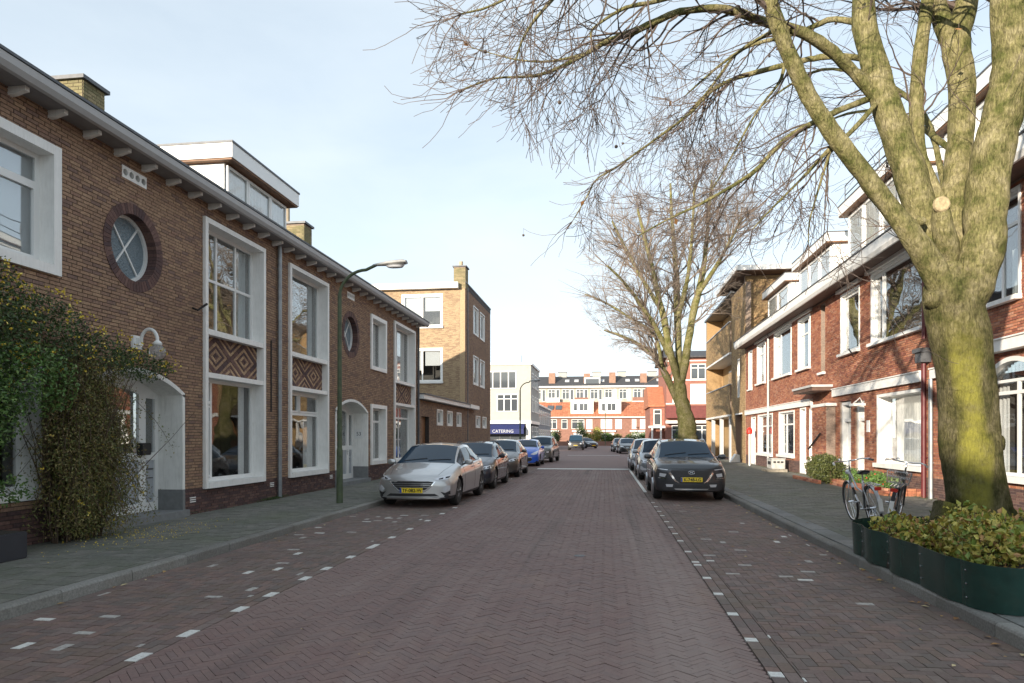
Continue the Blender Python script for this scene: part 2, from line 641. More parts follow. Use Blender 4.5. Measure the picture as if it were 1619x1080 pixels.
def brick_wall(parent, fr, s0, s1, z0, z1, ops, bmat, mmat, thick=0.3, near=None, n_near=0, bl=0.205, bh=0.057, proud=0.011, g=0.011, plinth=None, name='wall'):
    """mortar body + every brick as its own block; the n_near bricks closest to `near` are objects of their own"""
    body = slab(fr, s0, s1, z0, z1, ops, -thick, 0).build(name, mmat, parent)
    rnd = random.Random(int(s0 * 100 + z0 * 10))
    L1, L2 = [], []
    nrow = int((z1 - z0) / bh)
    for r_ in range(nrow):
        za = z0 + r_ * bh
        zc = za + bh / 2
        bls = [x for x in (blocked_s(o, zc) for o in ops) if x]
        for a, b in free(s0, s1, bls):
            off = (r_ % 2) * bl / 2 + rnd.uniform(-.012, .012) + (0.055 if r_ % 4 == 2 else 0)
            k = math.floor((a - s0 - off) / bl)
            p = s0 + off + k * bl
            while p < b:
                x0, x1 = max(p, a), min(p + bl, b)
                if x1 - x0 > 0.03:
                    (L2 if plinth and zc < plinth[0] else L1).append((x0 + g / 2, x1 - g / 2, za + g / 2 + rnd.uniform(-.001, .001), za + bh - g / 2, proud + rnd.uniform(-.003, .004)))
                p += bl
    near_list = []
    if near is not None and n_near:
        def dist(q):
            p = fr((q[0] + q[1]) / 2, (q[2] + q[3]) / 2, 0)
            return (Vector(p) - near[0]).length if near[1](q) else 1e9
        L1.sort(key=dist)
        near_list, L1 = L1[:n_near], L1[n_near:]
    cache = {}
    for q in near_list:
        ln = round(q[1] - q[0], 2)
        if ln not in cache:
            mb = MB()
            face_box(mb, lambda s, z, d: tuple(Vector(fr(s, z, d)) - Vector(fr(0, 0, 0))), -ln / 2, ln / 2, -(bh - g) / 2, (bh - g) / 2, -0.002, proud)
            me = bpy.data.meshes.new('brick')
            me.from_pydata(mb.v, [], mb.f)
            me.materials.append(bmat)
            cache[ln] = me
        o = bpy.data.objects.new('brick', cache[ln])
        o.location = fr((q[0] + q[1]) / 2, (q[2] + q[3]) / 2, q[4] - proud)
        COL.objects.link(o)
        o.parent = body
    mb = MB()
    for q in L1:
        face_box(mb, fr, q[0], q[1], q[2], q[3], -0.002, q[4])
    mb.build('brickwork', bmat, body, kind='stuff')
    if L2:
        mb = MB()
        for q in L2:
            face_box(mb, fr, q[0], q[1], q[2], q[3], -0.002, q[4])
        mb.build('plinth_brickwork', plinth[1], body, kind='stuff')
    return body


def text(s, size, mt, parent, loc, rot, name='lettering', depth=0.002, bold=False):
    cu = bpy.data.curves.new(name, 'FONT')
    cu.body = s
    cu.size = size
    cu.align_x = 'CENTER'
    cu.align_y = 'CENTER'
    cu.extrude = depth
    if bold:
        cu.offset = size * 0.02
    tmp = bpy.data.objects.new(name, cu)
    COL.objects.link(tmp)
    dg = bpy.context.evaluated_depsgraph_get()
    me = bpy.data.meshes.new_from_object(tmp.evaluated_get(dg))
    bpy.data.objects.remove(tmp)
    me.materials.clear()
    me.materials.append(mt)
    o = link(name, me, parent)
    o.location = loc
    o.rotation_euler = rot
    return o


def window(parent, fr, s0, s1, z0, z1, d=-0.16, fw=0.06, muls=(), trans=(), sur=None, sill=None, glass='glass', curtain=None, room=True, rs=0.9, name='window', sash=(), roommat='room', bars=0.035, cd=-0.15):
    """frame, panes, the room behind; muls / trans are fractions; sur = (width, proud) of a painted surround"""
    fm = MB()
    e = 0.03
    fb(fm, fr, s0, s0 + fw, z0, z1, d - .05, d)
    fb(fm, fr, s1 - fw, s1, z0, z1, d - .05, d)
    fb(fm, fr, s0 + fw, s1 - fw, z0, z0 + fw, d - .05, d)
    fb(fm, fr, s0 + fw, s1 - fw, z1 - fw, z1, d - .05, d)
    xs = [s0 + (s1 - s0) * m_ for m_ in muls]
    for x in xs:
        fb(fm, fr, x - bars, x + bars, z0 + fw, z1 - fw, d - .045, d - .002)
    for t_ in trans:
        if isinstance(t_, tuple):
            t_, a, b = t_
        else:
            a, b = 0, 1
        z = z0 + (z1 - z0) * t_
        sa, sb = s0 + (s1 - s0) * a, s0 + (s1 - s0) * b
        fb(fm, fr, max(sa, s0 + fw), min(sb, s1 - fw), z - bars, z + bars, d - .042, d + .002)
    for (a, b, c_, e_) in sash:      # inner sash frames (fractions s0 s1 z0 z1)
        A, B = s0 + (s1 - s0) * a, s0 + (s1 - s0) * b
        C_, D_ = z0 + (z1 - z0) * c_, z0 + (z1 - z0) * e_
        q = .045
        fb(fm, fr, A, A + q, C_, D_, d - .04, d + .014)
        fb(fm, fr, B - q, B, C_, D_, d - .04, d + .014)
        fb(fm, fr, A + q, B - q, C_, C_ + q, d - .04, d + .014)
        fb(fm, fr, A + q, B - q, D_ - q, D_, d - .04, d + .014)
    wobj = fm.build(name, M['clean_white'], parent)
    # panes
    sx = [s0 + fw] + xs + [s1 - fw]
    for a, b in zip(sx, sx[1:]):
        p = MB()
        fb(p, fr, a, b, z0 + fw, z1 - fw, d - .032, d - .024)
        p.build('pane', M[glass], wobj)
    if sur:
        sw, pr = sur
        sm = MB()
        fb(sm, fr, s0 - sw, s0, z0 - sw, z1 + sw, d - .04, pr)
        fb(sm, fr, s1, s1 + sw, z0 - sw, z1 + sw, d - .04, pr)
        fb(sm, fr, s0, s1, z1, z1 + sw, d - .04, pr)
        fb(sm, fr, s0, s1, z0 - sw, z0, d - .04, pr)
        sm.build('surround', M['white'], wobj)
    if sill:
        sm = MB()
        fb(sm, fr, s0 - sill[0], s1 + sill[0], z0 - sill[1], z0 - .002, d - .03, sill[2])
        sm.build('sill', M['white'], wobj)
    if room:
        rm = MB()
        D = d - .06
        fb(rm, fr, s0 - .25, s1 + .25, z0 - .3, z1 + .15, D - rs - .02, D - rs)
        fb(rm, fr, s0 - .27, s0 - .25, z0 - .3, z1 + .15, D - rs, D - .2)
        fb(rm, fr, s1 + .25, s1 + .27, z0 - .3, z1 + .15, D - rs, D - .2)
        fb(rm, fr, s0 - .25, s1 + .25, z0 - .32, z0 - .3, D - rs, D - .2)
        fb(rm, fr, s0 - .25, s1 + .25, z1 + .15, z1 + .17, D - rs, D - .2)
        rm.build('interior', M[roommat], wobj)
    if curtain:
        for (a, b, c_, e_, km) in curtain:
            A, B = s0 + (s1 - s0) * a, s0 + (s1 - s0) * b
            C_, D_ = z0 + (z1 - z0) * c_, z0 + (z1 - z0) * e_
            n = max(4, int((B - A) / .03))
            vs, fs = [], []
            for i in range(n + 1):
                s = A + (B - A) * i / n
                dd = d + cd + (.022 if cd < -.1 else .006) * math.sin(i * 1.25) + .008 * math.sin(i * .41)
                if km == 'blind':
                    dd = d - .12
                vs += [fr(s, C_, dd), fr(s, D_, dd)]
                if i:
                    fs.append((2 * i - 2, 2 * i, 2 * i + 1, 2 * i - 1))
            MB().add(vs, fs).build('curtain' if km == 'curtain' else 'blind', M[km], wobj, smooth=True)
    return wobj


def profile_bar(fr, poly, s0, s1):
    """poly of (d, z) swept along the wall"""
    a = [Vector(fr(s0, z, d)) for d, z in poly]
    off = Vector(fr(s1, 0, 0)) - Vector(fr(s0, 0, 0))
    return MB().prism(a, off)
# ------------------------------------------------------------ ground, road, pavements
KL, KR = -5.25, 3.12        # kerb faces
LL, LR = -3.45, 1.20        # lines between carriageway and parking bays
FWL, FWR = -7.9, 7.8

ground = MB().add([(-700, -300, -.10), (700, -300, -.10), (700, 900, -.10), (-700, 900, -.10)], [(0, 1, 2, 3)]).build('ground', mat('earth', (.10, .09, .07), .95, var=.3, scale=.5), kind='structure')
road = MB().box(KL, KR, -60, 36, -.06, -.014).build('road', M['road_sand'], kind='structure')
MB().box(-60, 60, 36, 128, -.06, -.004).build('far_road', M['far_road'], road)
MB().box(KL, KR, -60, 2.4, -.012, -.002).build('near_road', M['far_road'], road)


def clipx(poly, x0, x1):
    for sgn, lim in ((1, x0), (-1, -x1)):
        out = []
        for i in range(len(poly)):
            a, b = poly[i], poly[(i + 1) % len(poly)]
            ia, ib = sgn * a[0] >= lim, sgn * b[0] >= lim
            if ia:
                out.append(a)
            if ia != ib:
                t = (lim / sgn - a[0]) / (b[0] - a[0])
                out.append((a[0] + t * (b[0] - a[0]), a[1] + t * (b[1] - a[1])))
        poly = out
        if len(poly) < 3:
            return None
    return poly


def area(p):
    return abs(sum(p[i][0] * p[(i + 1) % len(p)][1] - p[(i + 1) % len(p)][0] * p[i][1] for i in range(len(p)))) / 2


def paver(mb, poly, top, dep=0.014, tilt=(0, 0)):
    n = len(poly)
    cx = sum(p[0] for p in poly) / n
    cy = sum(p[1] for p in poly) / n
    vs = [(p[0], p[1], top + (p[0] - cx) * tilt[0] + (p[1] - cy) * tilt[1]) for p in poly]
    vs += [(p[0], p[1], top - dep) for p in poly]
    fs = [tuple(range(n))] + [(i, i + n, (i + 1) % n + n, (i + 1) % n) for i in range(n)]
    mb.add(vs, fs)


def herring(x0, x1, y0, y1, ang, W=0.1, g=0.006, nr=2):
    """list of brick outlines of a herringbone, clipped to x0..x1"""
    out = []
    ca, sa = math.cos(ang), math.sin(ang)
    rad_ = int((abs(x1 - x0) + abs(y1 - y0)) / W) + 4
    ox, oy = (x0 + x1) / 2, y0
    h = g / 2
    # bounding of grid indices
    cor = [(x0, y0), (x1, y0), (x1, y1), (x0, y1)]
    lc = [((x - ox) * ca + (y - oy) * sa, -(x - ox) * sa + (y - oy) * ca) for x, y in cor]
    i0, i1 = int(min(c[0] for c in lc) / W) - 2, int(max(c[0] for c in lc) / W) + 2
    j0, j1 = int(min(c[1] for c in lc) / W) - 2, int(max(c[1] for c in lc) / W) + 2
    for j in range(j0, j1):
        for i in range(i0, i1):
            r_ = (i - j) % (2 * nr)
            if r_ == 0:
                q = (i * W + h, (i + nr) * W - h, j * W + h, (j + 1) * W - h)
            elif r_ == 2 * nr - 1:
                q = (i * W + h, (i + 1) * W - h, j * W + h, (j + nr) * W - h)
            else:
                continue
            mx_, my_ = (q[0] + q[1]) / 2, (q[2] + q[3]) / 2
            X = ox + mx_ * ca - my_ * sa
            Y = oy + mx_ * sa + my_ * ca
            if X < x0 - .15 or X > x1 + .15 or Y < y0 or Y > y1:
                continue
            poly = [(ox + a * ca - b * sa, oy + a * sa + b * ca) for a, b in ((q[0], q[2]), (q[1], q[2]), (q[1], q[3]), (q[0], q[3]))]
            full = True
            if min(p[0] for p in poly) < x0 or max(p[0] for p in poly) > x1:
                poly = clipx(poly, x0, x1)
                full = False
                if not poly or area(poly) < .0008:
                    continue
            out.append((X, Y, poly, full, r_ == 0))
    return out


def lay(parent, bricks, bmat, name, n_single, key, stuffname):
    rnd = random.Random(key)
    bricks.sort(key=lambda b: (b[0] ** 2 + b[1] ** 2) + (0 if visible_ground(b[0], b[1]) else 1e6))
    mb = MB()
    cache = {}
    cnt = 0
    for (X, Y, poly, full, hor) in bricks:
        hgt = rnd.uniform(-.002, .002)
        tl = (rnd.uniform(-.018, .018), rnd.uniform(-.018, .018))
        if cnt < n_single and full and visible_ground(X, Y):
            if hor not in cache:
                m1 = MB()
                c_ = (sum(p[0] for p in poly) / 4, sum(p[1] for p in poly) / 4)
                paver(m1, [(p[0] - c_[0], p[1] - c_[1]) for p in poly], 0)
                me = bpy.data.meshes.new(name)
                me.from_pydata(m1.v, [], m1.f)
                me.materials.append(bmat)
                cache[hor] = me
            o = bpy.data.objects.new(name, cache[hor])
            o.location = (X, Y, hgt)
            o.rotation_euler = (tl[1], -tl[0], 0)
            COL.objects.link(o)
            o.parent = parent
            cnt += 1
        else:
            paver(mb, poly, hgt, tilt=tl)
    return mb.build(stuffname, bmat, parent, kind='stuff')


def visible_ground(X, Y, Z=0):
    c_, s_ = math.cos(TH), math.sin(TH)
    d = Y * c_ - X * s_
    if d < .5:
        return False
    u = CX + F * (X * c_ + Y * s_) / d
    v = VY + F * (EYE - Z) / d
    return -10 < u < 1629 and v < 1085


lay(road, herring(LL + .11, LR - .11, 2.4, 36, R(45), W=.0585, g=.0036, nr=3), M['road_brick'], 'paving_brick', 290, 11, 'carriageway_bricks')

# straight border courses either side of the carriageway, with the white parking marks in them
whiteL = [4.52, 5.2, 5.95, 6.7, 7.42, 8.1, 8.85, 9.7, 10.6, 11.6, 12.7, 13.9, 15.1]
whiteR = [4.25, 5.0, 5.78, 6.52, 7.3, 8.18, 9.0, 9.9, 10.85, 11.7, 12.5, 13.3, 14.2, 15.1, 16.1, 17.0]
mbB, mbW = MB(), MB()
rnd = random.Random(5)
for side, xc, wl in (('L', LL, whiteL), ('R', LR, whiteR)):
    for col in (-1, 1):
        y = 2.4 + (.1 if col > 0 else 0)
        while y < 36:
            xa = xc - .1 if col < 0 else xc
            mid = y + .1
            isw = False
            if (col > 0) == (side == 'L') :
                isw = any(abs(mid - q) < .1 for q in wl)
            if side == 'R' and isw:
                # a white half stone
                paver(mbW, [(xa + .004, y), (xa + .096, y), (xa + .096, y + .095), (xa + .004, y + .095)], .001)
                paver(mbB, [(xa + .004, y + .101), (xa + .096, y + .101), (xa + .096, y + .195), (xa + .004, y + .195)], 0)
            else:
                far = side == 'R' and col < 0 and 20 < y < 33
                paver(mbW if (isw or far) else mbB, [(xa + .004, y), (xa + .096, y), (xa + .096, y + .194), (xa + .004, y + .194)], rnd.uniform(-.0015, .0015))
            y += .2
mbB.build('border_bricks', M['bay_brick'], road, kind='stuff')
mbW.build('white_marking', M['worn_paint'], road, kind='stuff')

# parking bays: square herringbone, some stones still wearing old white paint
for (xa, xb, key, wfun, ns) in ((KL + .12, LL - .105, 21, lambda X, Y: .038 if (4.5 < Y < 13.5) else .012, 150), (LR + .105, KR - .12, 22, lambda X, Y: .014 if Y < 12 else .002, 140)):
    bl = herring(xa, xb, 2.4, 36, 0, W=.083, g=.0055)
    rr = random.Random(key)
    wl, fl, nl = [], [], []
    for b in bl:
        clump = .5 + .5 * math.sin(b[1] * 1.7 + b[0] * 2.1) * math.sin(b[1] * .6 + 1)
        p = rr.random()
        if p < wfun(b[0], b[1]) * clump * .8:
            wl.append(b)
        elif p < wfun(b[0], b[1]) * clump * 2.2:
            fl.append(b)
        else:
            nl.append(b)
    lay(road, nl, M['bay_brick'], 'bay_brick', ns, key, 'bay_bricks')
    for lst, mm, nm in ((wl, M['worn_paint'], 'white_bay_brick'), (fl, M['faded_paint'], 'faded_bay_brick')):
        mb = MB()
        for b in lst:
            paver(mb, b[2], .0005)
        if lst:
            mb.build(nm, mm, road, kind='stuff')

# gutter course against the kerbs
mb = MB()
for xa, xb in ((KL, KL + .12), (KR - .12, KR)):
    y = 2.4
    while y < 36:
        paver(mb, [(xa + .004, y), (xb - .004, y), (xb - .004, y + .195), (xa + .004, y + .195)], rnd.uniform(-.003, .001))
        y += .2
mb.build('gutter_bricks', M['bay_brick'], road, kind='stuff')

# white stripe of the speed table across the road
MB().prism([(LL + .1, 33.6, 0.0), (LL + .1, 34.3, .05), (LL + .1, 38, .05), (LL + .1, 38.6, 0)], (LR - LL - .2, 0, 0)).build('speed_table', M['far_road'], road)
MB().add([(LL + .1, 33.55, .006), (LR + .0, 33.55, .006), (LR + .0, 33.95, .03), (LL + .1, 33.95, .03)], [(0, 1, 2, 3)]).build('road_stripe', M['worn_paint'], road)
MB().add([(-3.2, 58, .008), (1.2, 58, .008), (1.2, 58.5, .008), (-3.2, 58.5, .008)], [(0, 1, 2, 3)]).build('road_stripe', M['worn_paint'], road)

# iron valve cover in the carriageway
cv = MB().lathe((-.35, 9.3, 0), [(.0, .004), (.06, .004), (.075, .003), (.08, -.004)], 16).build('valve_cover', M['lead'], road, smooth=False)

# kerbs: one stone a metre
def kerb(x0, x1, name):
    base = MB().box(x0 + .01, x1 - .01, -60, 62, -.1, .05).build(name, M['kerb'], kind='structure')
    rk = random.Random(int(x0 * 10))
    y = 2.0
    me = None
    mbk = MB()
    b = .012
    h = .118
    prof = [(x0, -.02), (x0, h - b * 2), (x0 + b, h - b * .5), (x0 + 2 * b, h), (x1 - 2 * b, h), (x1 - b, h - b * .5), (x1, h - 2 * b), (x1, -.02)]
    mbk.prism([(p[0], 0, p[1]) for p in prof], (0, .992, 0))
    me = bpy.data.meshes.new('kerb_stone')
    me.from_pydata(mbk.v, [], mbk.f)
    me.materials.append(M['kerb'])
    for i in range(60):
        o = bpy.data.objects.new('kerb_stone', me)
        o.location = (rk.uniform(-.004, .004), y + i, rk.uniform(-.004, .003))
        COL.objects.link(o)
        o.parent = base
    return base


kerb(KL - .15, KL, 'kerb_left')
kerb(KR, KR + .15, 'kerb_right')

# pavements
def pavement(name, xa, xb, y0, y1, n_single, key, tx=.3, ty=.3):
    base = MB().box(xa, xb, -60, 62, -.05, .105).build(name, M['tile_joint'], kind='structure')
    rk = random.Random(key)
    tl = []
    ny = int((y1 - y0) / ty)
    for j in range(ny):
        y = y0 + j * ty
        x = xa - (tx / 2 if j % 2 else 0)
        while x < xb - .01:
            a, b = max(x, xa), min(x + tx, xb)
            if b - a > .04:
                tl.append((a, b, y, y + ty))
            x += tx
    tl.sort(key=lambda q: (q[0] ** 2 + q[2] ** 2) + (0 if visible_ground((q[0] + q[1]) / 2, (q[2] + q[3]) / 2, .12) and abs(q[1] - q[0] - tx) < .01 else 1e6))
    me = None
    mb = MB()
    g_ = .004
    for i, q in enumerate(tl):
        hz, ta, tb = rk.uniform(-.003, .002), rk.uniform(-.006, .006), rk.uniform(-.006, .006)
        if i < n_single and abs(q[1] - q[0] - tx) < .01:
            if me is None:
                m1 = MB()
                paver(m1, [(-tx / 2 + g_, -ty / 2 + g_), (tx / 2 - g_, -ty / 2 + g_), (tx / 2 - g_, ty / 2 - g_), (-tx / 2 + g_, ty / 2 - g_)], 0, .02)
                me = bpy.data.meshes.new('paving_tile')
                me.from_pydata(m1.v, [], m1.f)
                me.materials.append(M['tile'])
            o = bpy.data.objects.new('paving_tile', me)
            o.location = ((q[0] + q[1]) / 2, (q[2] + q[3]) / 2, .118 + hz)
            o.rotation_euler = (ta, tb, 0)
            COL.objects.link(o)
            o.parent = base
        else:
            paver(mb, [(q[0] + g_, q[2] + g_), (q[1] - g_, q[2] + g_), (q[1] - g_, q[3] - g_), (q[0] + g_, q[3] - g_)], .118 + hz, .02, (tb, ta))
    mb.build('paving_tiles', M['tile'], base, kind='stuff')
    return base


pavement('pavement_left', FWL + .02, KL - .15, 2.0, 62, 290, 31, .2, .2)
pavement('pavement_right', KR + .45, FWR - .02, 2.0, 62, 270, 32, .3, .2)
# the band of bigger slabs behind the right kerb
band = MB().box(KR + .15, KR + .45, -60, 62, -.05, .10).build('pavement_band', M['tile_joint'], kind='structure')
mb = MB()
m1 = MB()
paver(m1, [(-.146, -.296), (.146, -.296), (.146, .296), (-.146, .296)], 0, .02)
mes = bpy.data.meshes.new('band_slab')
mes.from_pydata(m1.v, [], m1.f)
M['band'] = pieces('band_slab', [(.20, .205, .20), (.17, .175, .17), (.22, .22, .21)], rough=.85, scale=30, var=.2, bump=.5, bscale=150, patch=(.13, .13, .09, .4), pscale=1)
mes.materials.append(M['band'])
for i in range(80):
    o = bpy.data.objects.new('band_slab', mes)
    o.location = (KR + .3, 2.3 + .6 * i, .119 + rnd.uniform(-.002, .002))
    COL.objects.link(o)
    o.parent = band
# ------------------------------------------------------------ left row of brown brick houses
CZ = 4.80
GZ = 6.62


def round_window(parent, fr, cs, cz, ro, ri, near=True):
    d_in = -.20
    ring = MB().lathe((0, 0, 0), [(ri - .045, 0), (ri - .045, .05), (ri, .05), (ri, 0)], 40)
    base = Vector(fr(cs, cz, 0))
    # ring frame of painted wood, built as a closed band
    mb = MB()
    n = 40
    vs, fs = [], []
    for k in range(n):
        a = 2 * math.pi * k / n
        for (r_, d) in ((ri - .055, d_in), (ri - .055, d_in + .05), (ri + .0, d_in + .05), (ri + .0, d_in)):
            vs.append(fr(cs + r_ * math.cos(a), cz + r_ * math.sin(a), d))
    for k in range(n):
        for q in range(4):
            fs.append((k * 4 + q, k * 4 + (q + 1) % 4, ((k + 1) % n) * 4 + (q + 1) % 4, ((k + 1) % n) * 4 + q))
    mb.add(vs, fs)
    win = mb.build('round_window', M['clean_white'], parent)
    # crossed bars
    for sg in (1, -1):
        b = MB()
        a = R(52) * sg
        ca, sa = math.cos(a), math.sin(a)
        r_ = ri - .05
        pts = []
        for (t, w_) in ((-r_, -.014), (r_, -.014), (r_, .014), (-r_, .014)):
            pts.append(fr(cs + t * ca - w_ * sa, cz + t * sa + w_ * ca, d_in + .008 + (.004 if sg > 0 else 0)))
        b.prism(pts, Vector(fr(0, 0, .022)) - Vector(fr(0, 0, 0)))
        b.build('glazing_bar', M['clean_white'], win)
    g = MB()
    pts = [fr(cs + (ri - .05) * math.cos(2 * math.pi * k / 32), cz + (ri - .05) * math.sin(2 * math.pi * k / 32), d_in) for k in range(32)]
    g.prism(pts, Vector(fr(0, 0, .006)) - Vector(fr(0, 0, 0)))
    g.build('pane', M['frosted'], win)
    # radial bricks: face and deep reveal are one block each
    nb = 58
    me = None
    for k in range(nb):
        a0 = 2 * math.pi * k / nb
        hw0 = math.pi / nb * ri - .0035
        hw1 = math.pi / nb * ro - .0035
        if me is None:
            pts = [(ri, -hw0), (ro, -hw1), (ro, hw1), (ri, hw0)]
            m1 = MB()
            vs = [(-.22, p[1], p[0]) for p in pts] + [(.022, p[1], p[0]) for p in pts]
            m1.add(vs, [(0, 1, 2, 3), (7, 6, 5, 4), (0, 4, 5, 1), (1, 5, 6, 2), (2, 6, 7, 3), (3, 7, 4, 0)])
            me = bpy.data.meshes.new('brick')
            me.from_pydata(m1.v, [], m1.f)
            me.materials.append(M['dark_brick'])
        o = bpy.data.objects.new('brick', me)
        o.location = base
        o.rotation_euler = (a0, 0, 0)
        COL.objects.link(o)
        o.parent = win
    # mortar cylinder behind the radial bricks
    vs, fs = [], []
    for k in range(n):
        a = 2 * math.pi * k / n
        for (r_, d) in ((ri + .012, -.22), (ri + .012, .006), (ro - .012, .006), (ro - .012, -.22)):
            vs.append(fr(cs + r_ * math.cos(a), cz + r_ * math.sin(a), d))
    for k in range(n):
        for q in range(4):
            fs.append((k * 4 + q, k * 4 + (q + 1) % 4, ((k + 1) % n) * 4 + (q + 1) % 4, ((k + 1) % n) * 4 + q))
    MB().add(vs, fs).build('ring_mortar', M['dark_mortar'], win)
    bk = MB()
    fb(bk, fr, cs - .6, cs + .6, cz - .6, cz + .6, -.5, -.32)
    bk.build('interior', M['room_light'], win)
    return win


fm_, t_, b_ = newmat('frosted_glass')
b_.inputs['Base Color'].default_value = (.17, .22, .25, 1)
b_.inputs['Roughness'].default_value = .18
v_ = t_.nodes.new('ShaderNodeTexVoronoi')
v_.inputs['Scale'].default_value = 30
g_ = t_.nodes.new('ShaderNodeNewGeometry')
t_.links.new(g_.outputs['Position'], v_.inputs['Vector'])
bp_ = t_.nodes.new('ShaderNodeBump')
bp_.inputs['Strength'].default_value = .8
bp_.inputs['Distance'].default_value = .02
t_.links.new(v_.outputs['Distance'], bp_.inputs['Height'])
t_.links.new(bp_.outputs['Normal'], b_.inputs['Normal'])
M['frosted'] = fm_


def vent(parent, fr, cs, cz):
    mb = slab(fr, cs - .3, cs + .3, cz - .10, cz + .10, [circ(cs - .225 + .15 * k, cz, .055) for k in range(4)], -.05, .018)
    v = mb.build('air_vent', M['white'], parent)
    b = MB()
    fb(b, fr, cs - .28, cs + .28, cz - .08, cz + .08, -.10, -.06)
    b.build('vent_back', M['black'], v)


def clip_half(poly, nx, nz, c_):
    """keep the side where nx*x + nz*z <= c"""
    out = []
    for i in range(len(poly)):
        p, q = poly[i], poly[(i + 1) % len(poly)]
        a, b = nx * p[0] + nz * p[1] - c_, nx * q[0] + nz * q[1] - c_
        if a <= 0:
            out.append(p)
        if (a < 0 < b) or (b < 0 < a):
            t = a / (a - b)
            out.append((p[0] + t * (q[0] - p[0]), p[1] + t * (q[1] - p[1])))
    return out


def diamond(parent, fr, s0, s1, z0, z1):
    """panel of nested lozenges laid in diagonal dark and tan bricks"""
    bk = MB()
    fb(bk, fr, s0, s1, z0, z1, -.16, -.118)
    p = bk.build('brick_panel', M['dark_mortar'], parent)
    d1, d2 = MB(), MB()
    nc = 4
    w_ = (s1 - s0) / nc
    h_ = (z1 - z0) / 2
    bands = [(0, .2, 1), (.2, .42, 0), (.42, .58, 1), (.58, .8, 0), (.8, 1.12, 1), (1.12, 1.32, 0), (1.32, 1.5, 1), (1.5, 1.72, 0), (1.72, 2, 1)]
    for ix in range(nc):
        for iz in range(2):
            xa, xb = s0 + ix * w_, s0 + (ix + 1) * w_
            za, zb = z0 + iz * h_, z0 + (iz + 1) * h_
            cx_ = xb if ix % 2 == 0 else xa
            cz_ = zb if iz == 0 else za
            sx = (-1 if ix % 2 == 0 else 1) / w_
            sz = (-1 if iz == 0 else 1) / h_
            for (t0, t1, dk) in bands:
                for cut in range(-3, 4):
                    poly = [(xa + .002, za + .002), (xb - .002, za + .002), (xb - .002, zb - .002), (xa + .002, zb - .002)]
                    g = .012
                    poly = clip_half(poly, sx, sz, t1 - g + sx * cx_ + sz * cz_)
                    poly = clip_half(poly, -sx, -sz, -(t0 + g + sx * cx_ + sz * cz_)) if poly else poly
                    # short bricks along the band
                    off = (bands.index((t0, t1, dk)) % 2) * .28
                    m0 = cut * .56 + off
                    if poly:
                        poly = clip_half(poly, sx, -sz, m0 + .56 - g + sx * cx_ - sz * cz_)
                    if poly:
                        poly = clip_half(poly, -sx, sz, -(m0 + g + sx * cx_ - sz * cz_))
                    if len(poly) < 3 or area(poly) < 2e-4:
                        continue
                    D = -.104 if dk else -.110
                    n = len(poly)
                    vs = [fr(q[0], q[1], D) for q in poly] + [fr(q[0], q[1], -.12) for q in poly]
                    (d1 if dk else d2).add(vs, [tuple(range(n))] + [(i, i + n, (i + 1) % n + n, (i + 1) % n) for i in range(n)])
    d1.build('dark_bricks', M['dark_brick'], p, kind='stuff')
    d2.build('light_bricks', M['tan_brick'], p, kind='stuff')
    return p


def bay(parent, fr, s0, s1, up, lo, z0=.58, z1=5.98, sw=.10):
    """tall white surround holding an upper window, a lozenge brick panel and a lower window"""
    sm = MB()
    fb(sm, fr, s0, s0 + sw, z0, z1, -.26, .07)
    fb(sm, fr, s1 - sw, s1, z0, z1, -.26, .07)
    fb(sm, fr, s0 + sw, s1 - sw, z1 - sw, z1, -.26, .068)
    fb(sm, fr, s0 + sw, s1 - sw, z0, z0 + .12, -.26, .09)
    fb(sm, fr, s0 + sw, s1 - sw, 3.66, 3.77, -.26, .055)
    fb(sm, fr, s0 + sw, s1 - sw, 2.80, 2.90, -.26, .055)
    sur = sm.build('bay_surround', M['white'], parent)
    fb(MB(), fr, s0, s1, z0, z1, 0, 0)
    diamond(parent, fr, s0 + sw, s1 - sw, 2.90, 3.66)
    window(parent, fr, s0 + sw, s1 - sw, 3.77, z1 - sw, d=-.22, **up)
    window(parent, fr, s0 + sw, s1 - sw, z0 + .12, 2.80, d=-.22, **lo)
    return sur


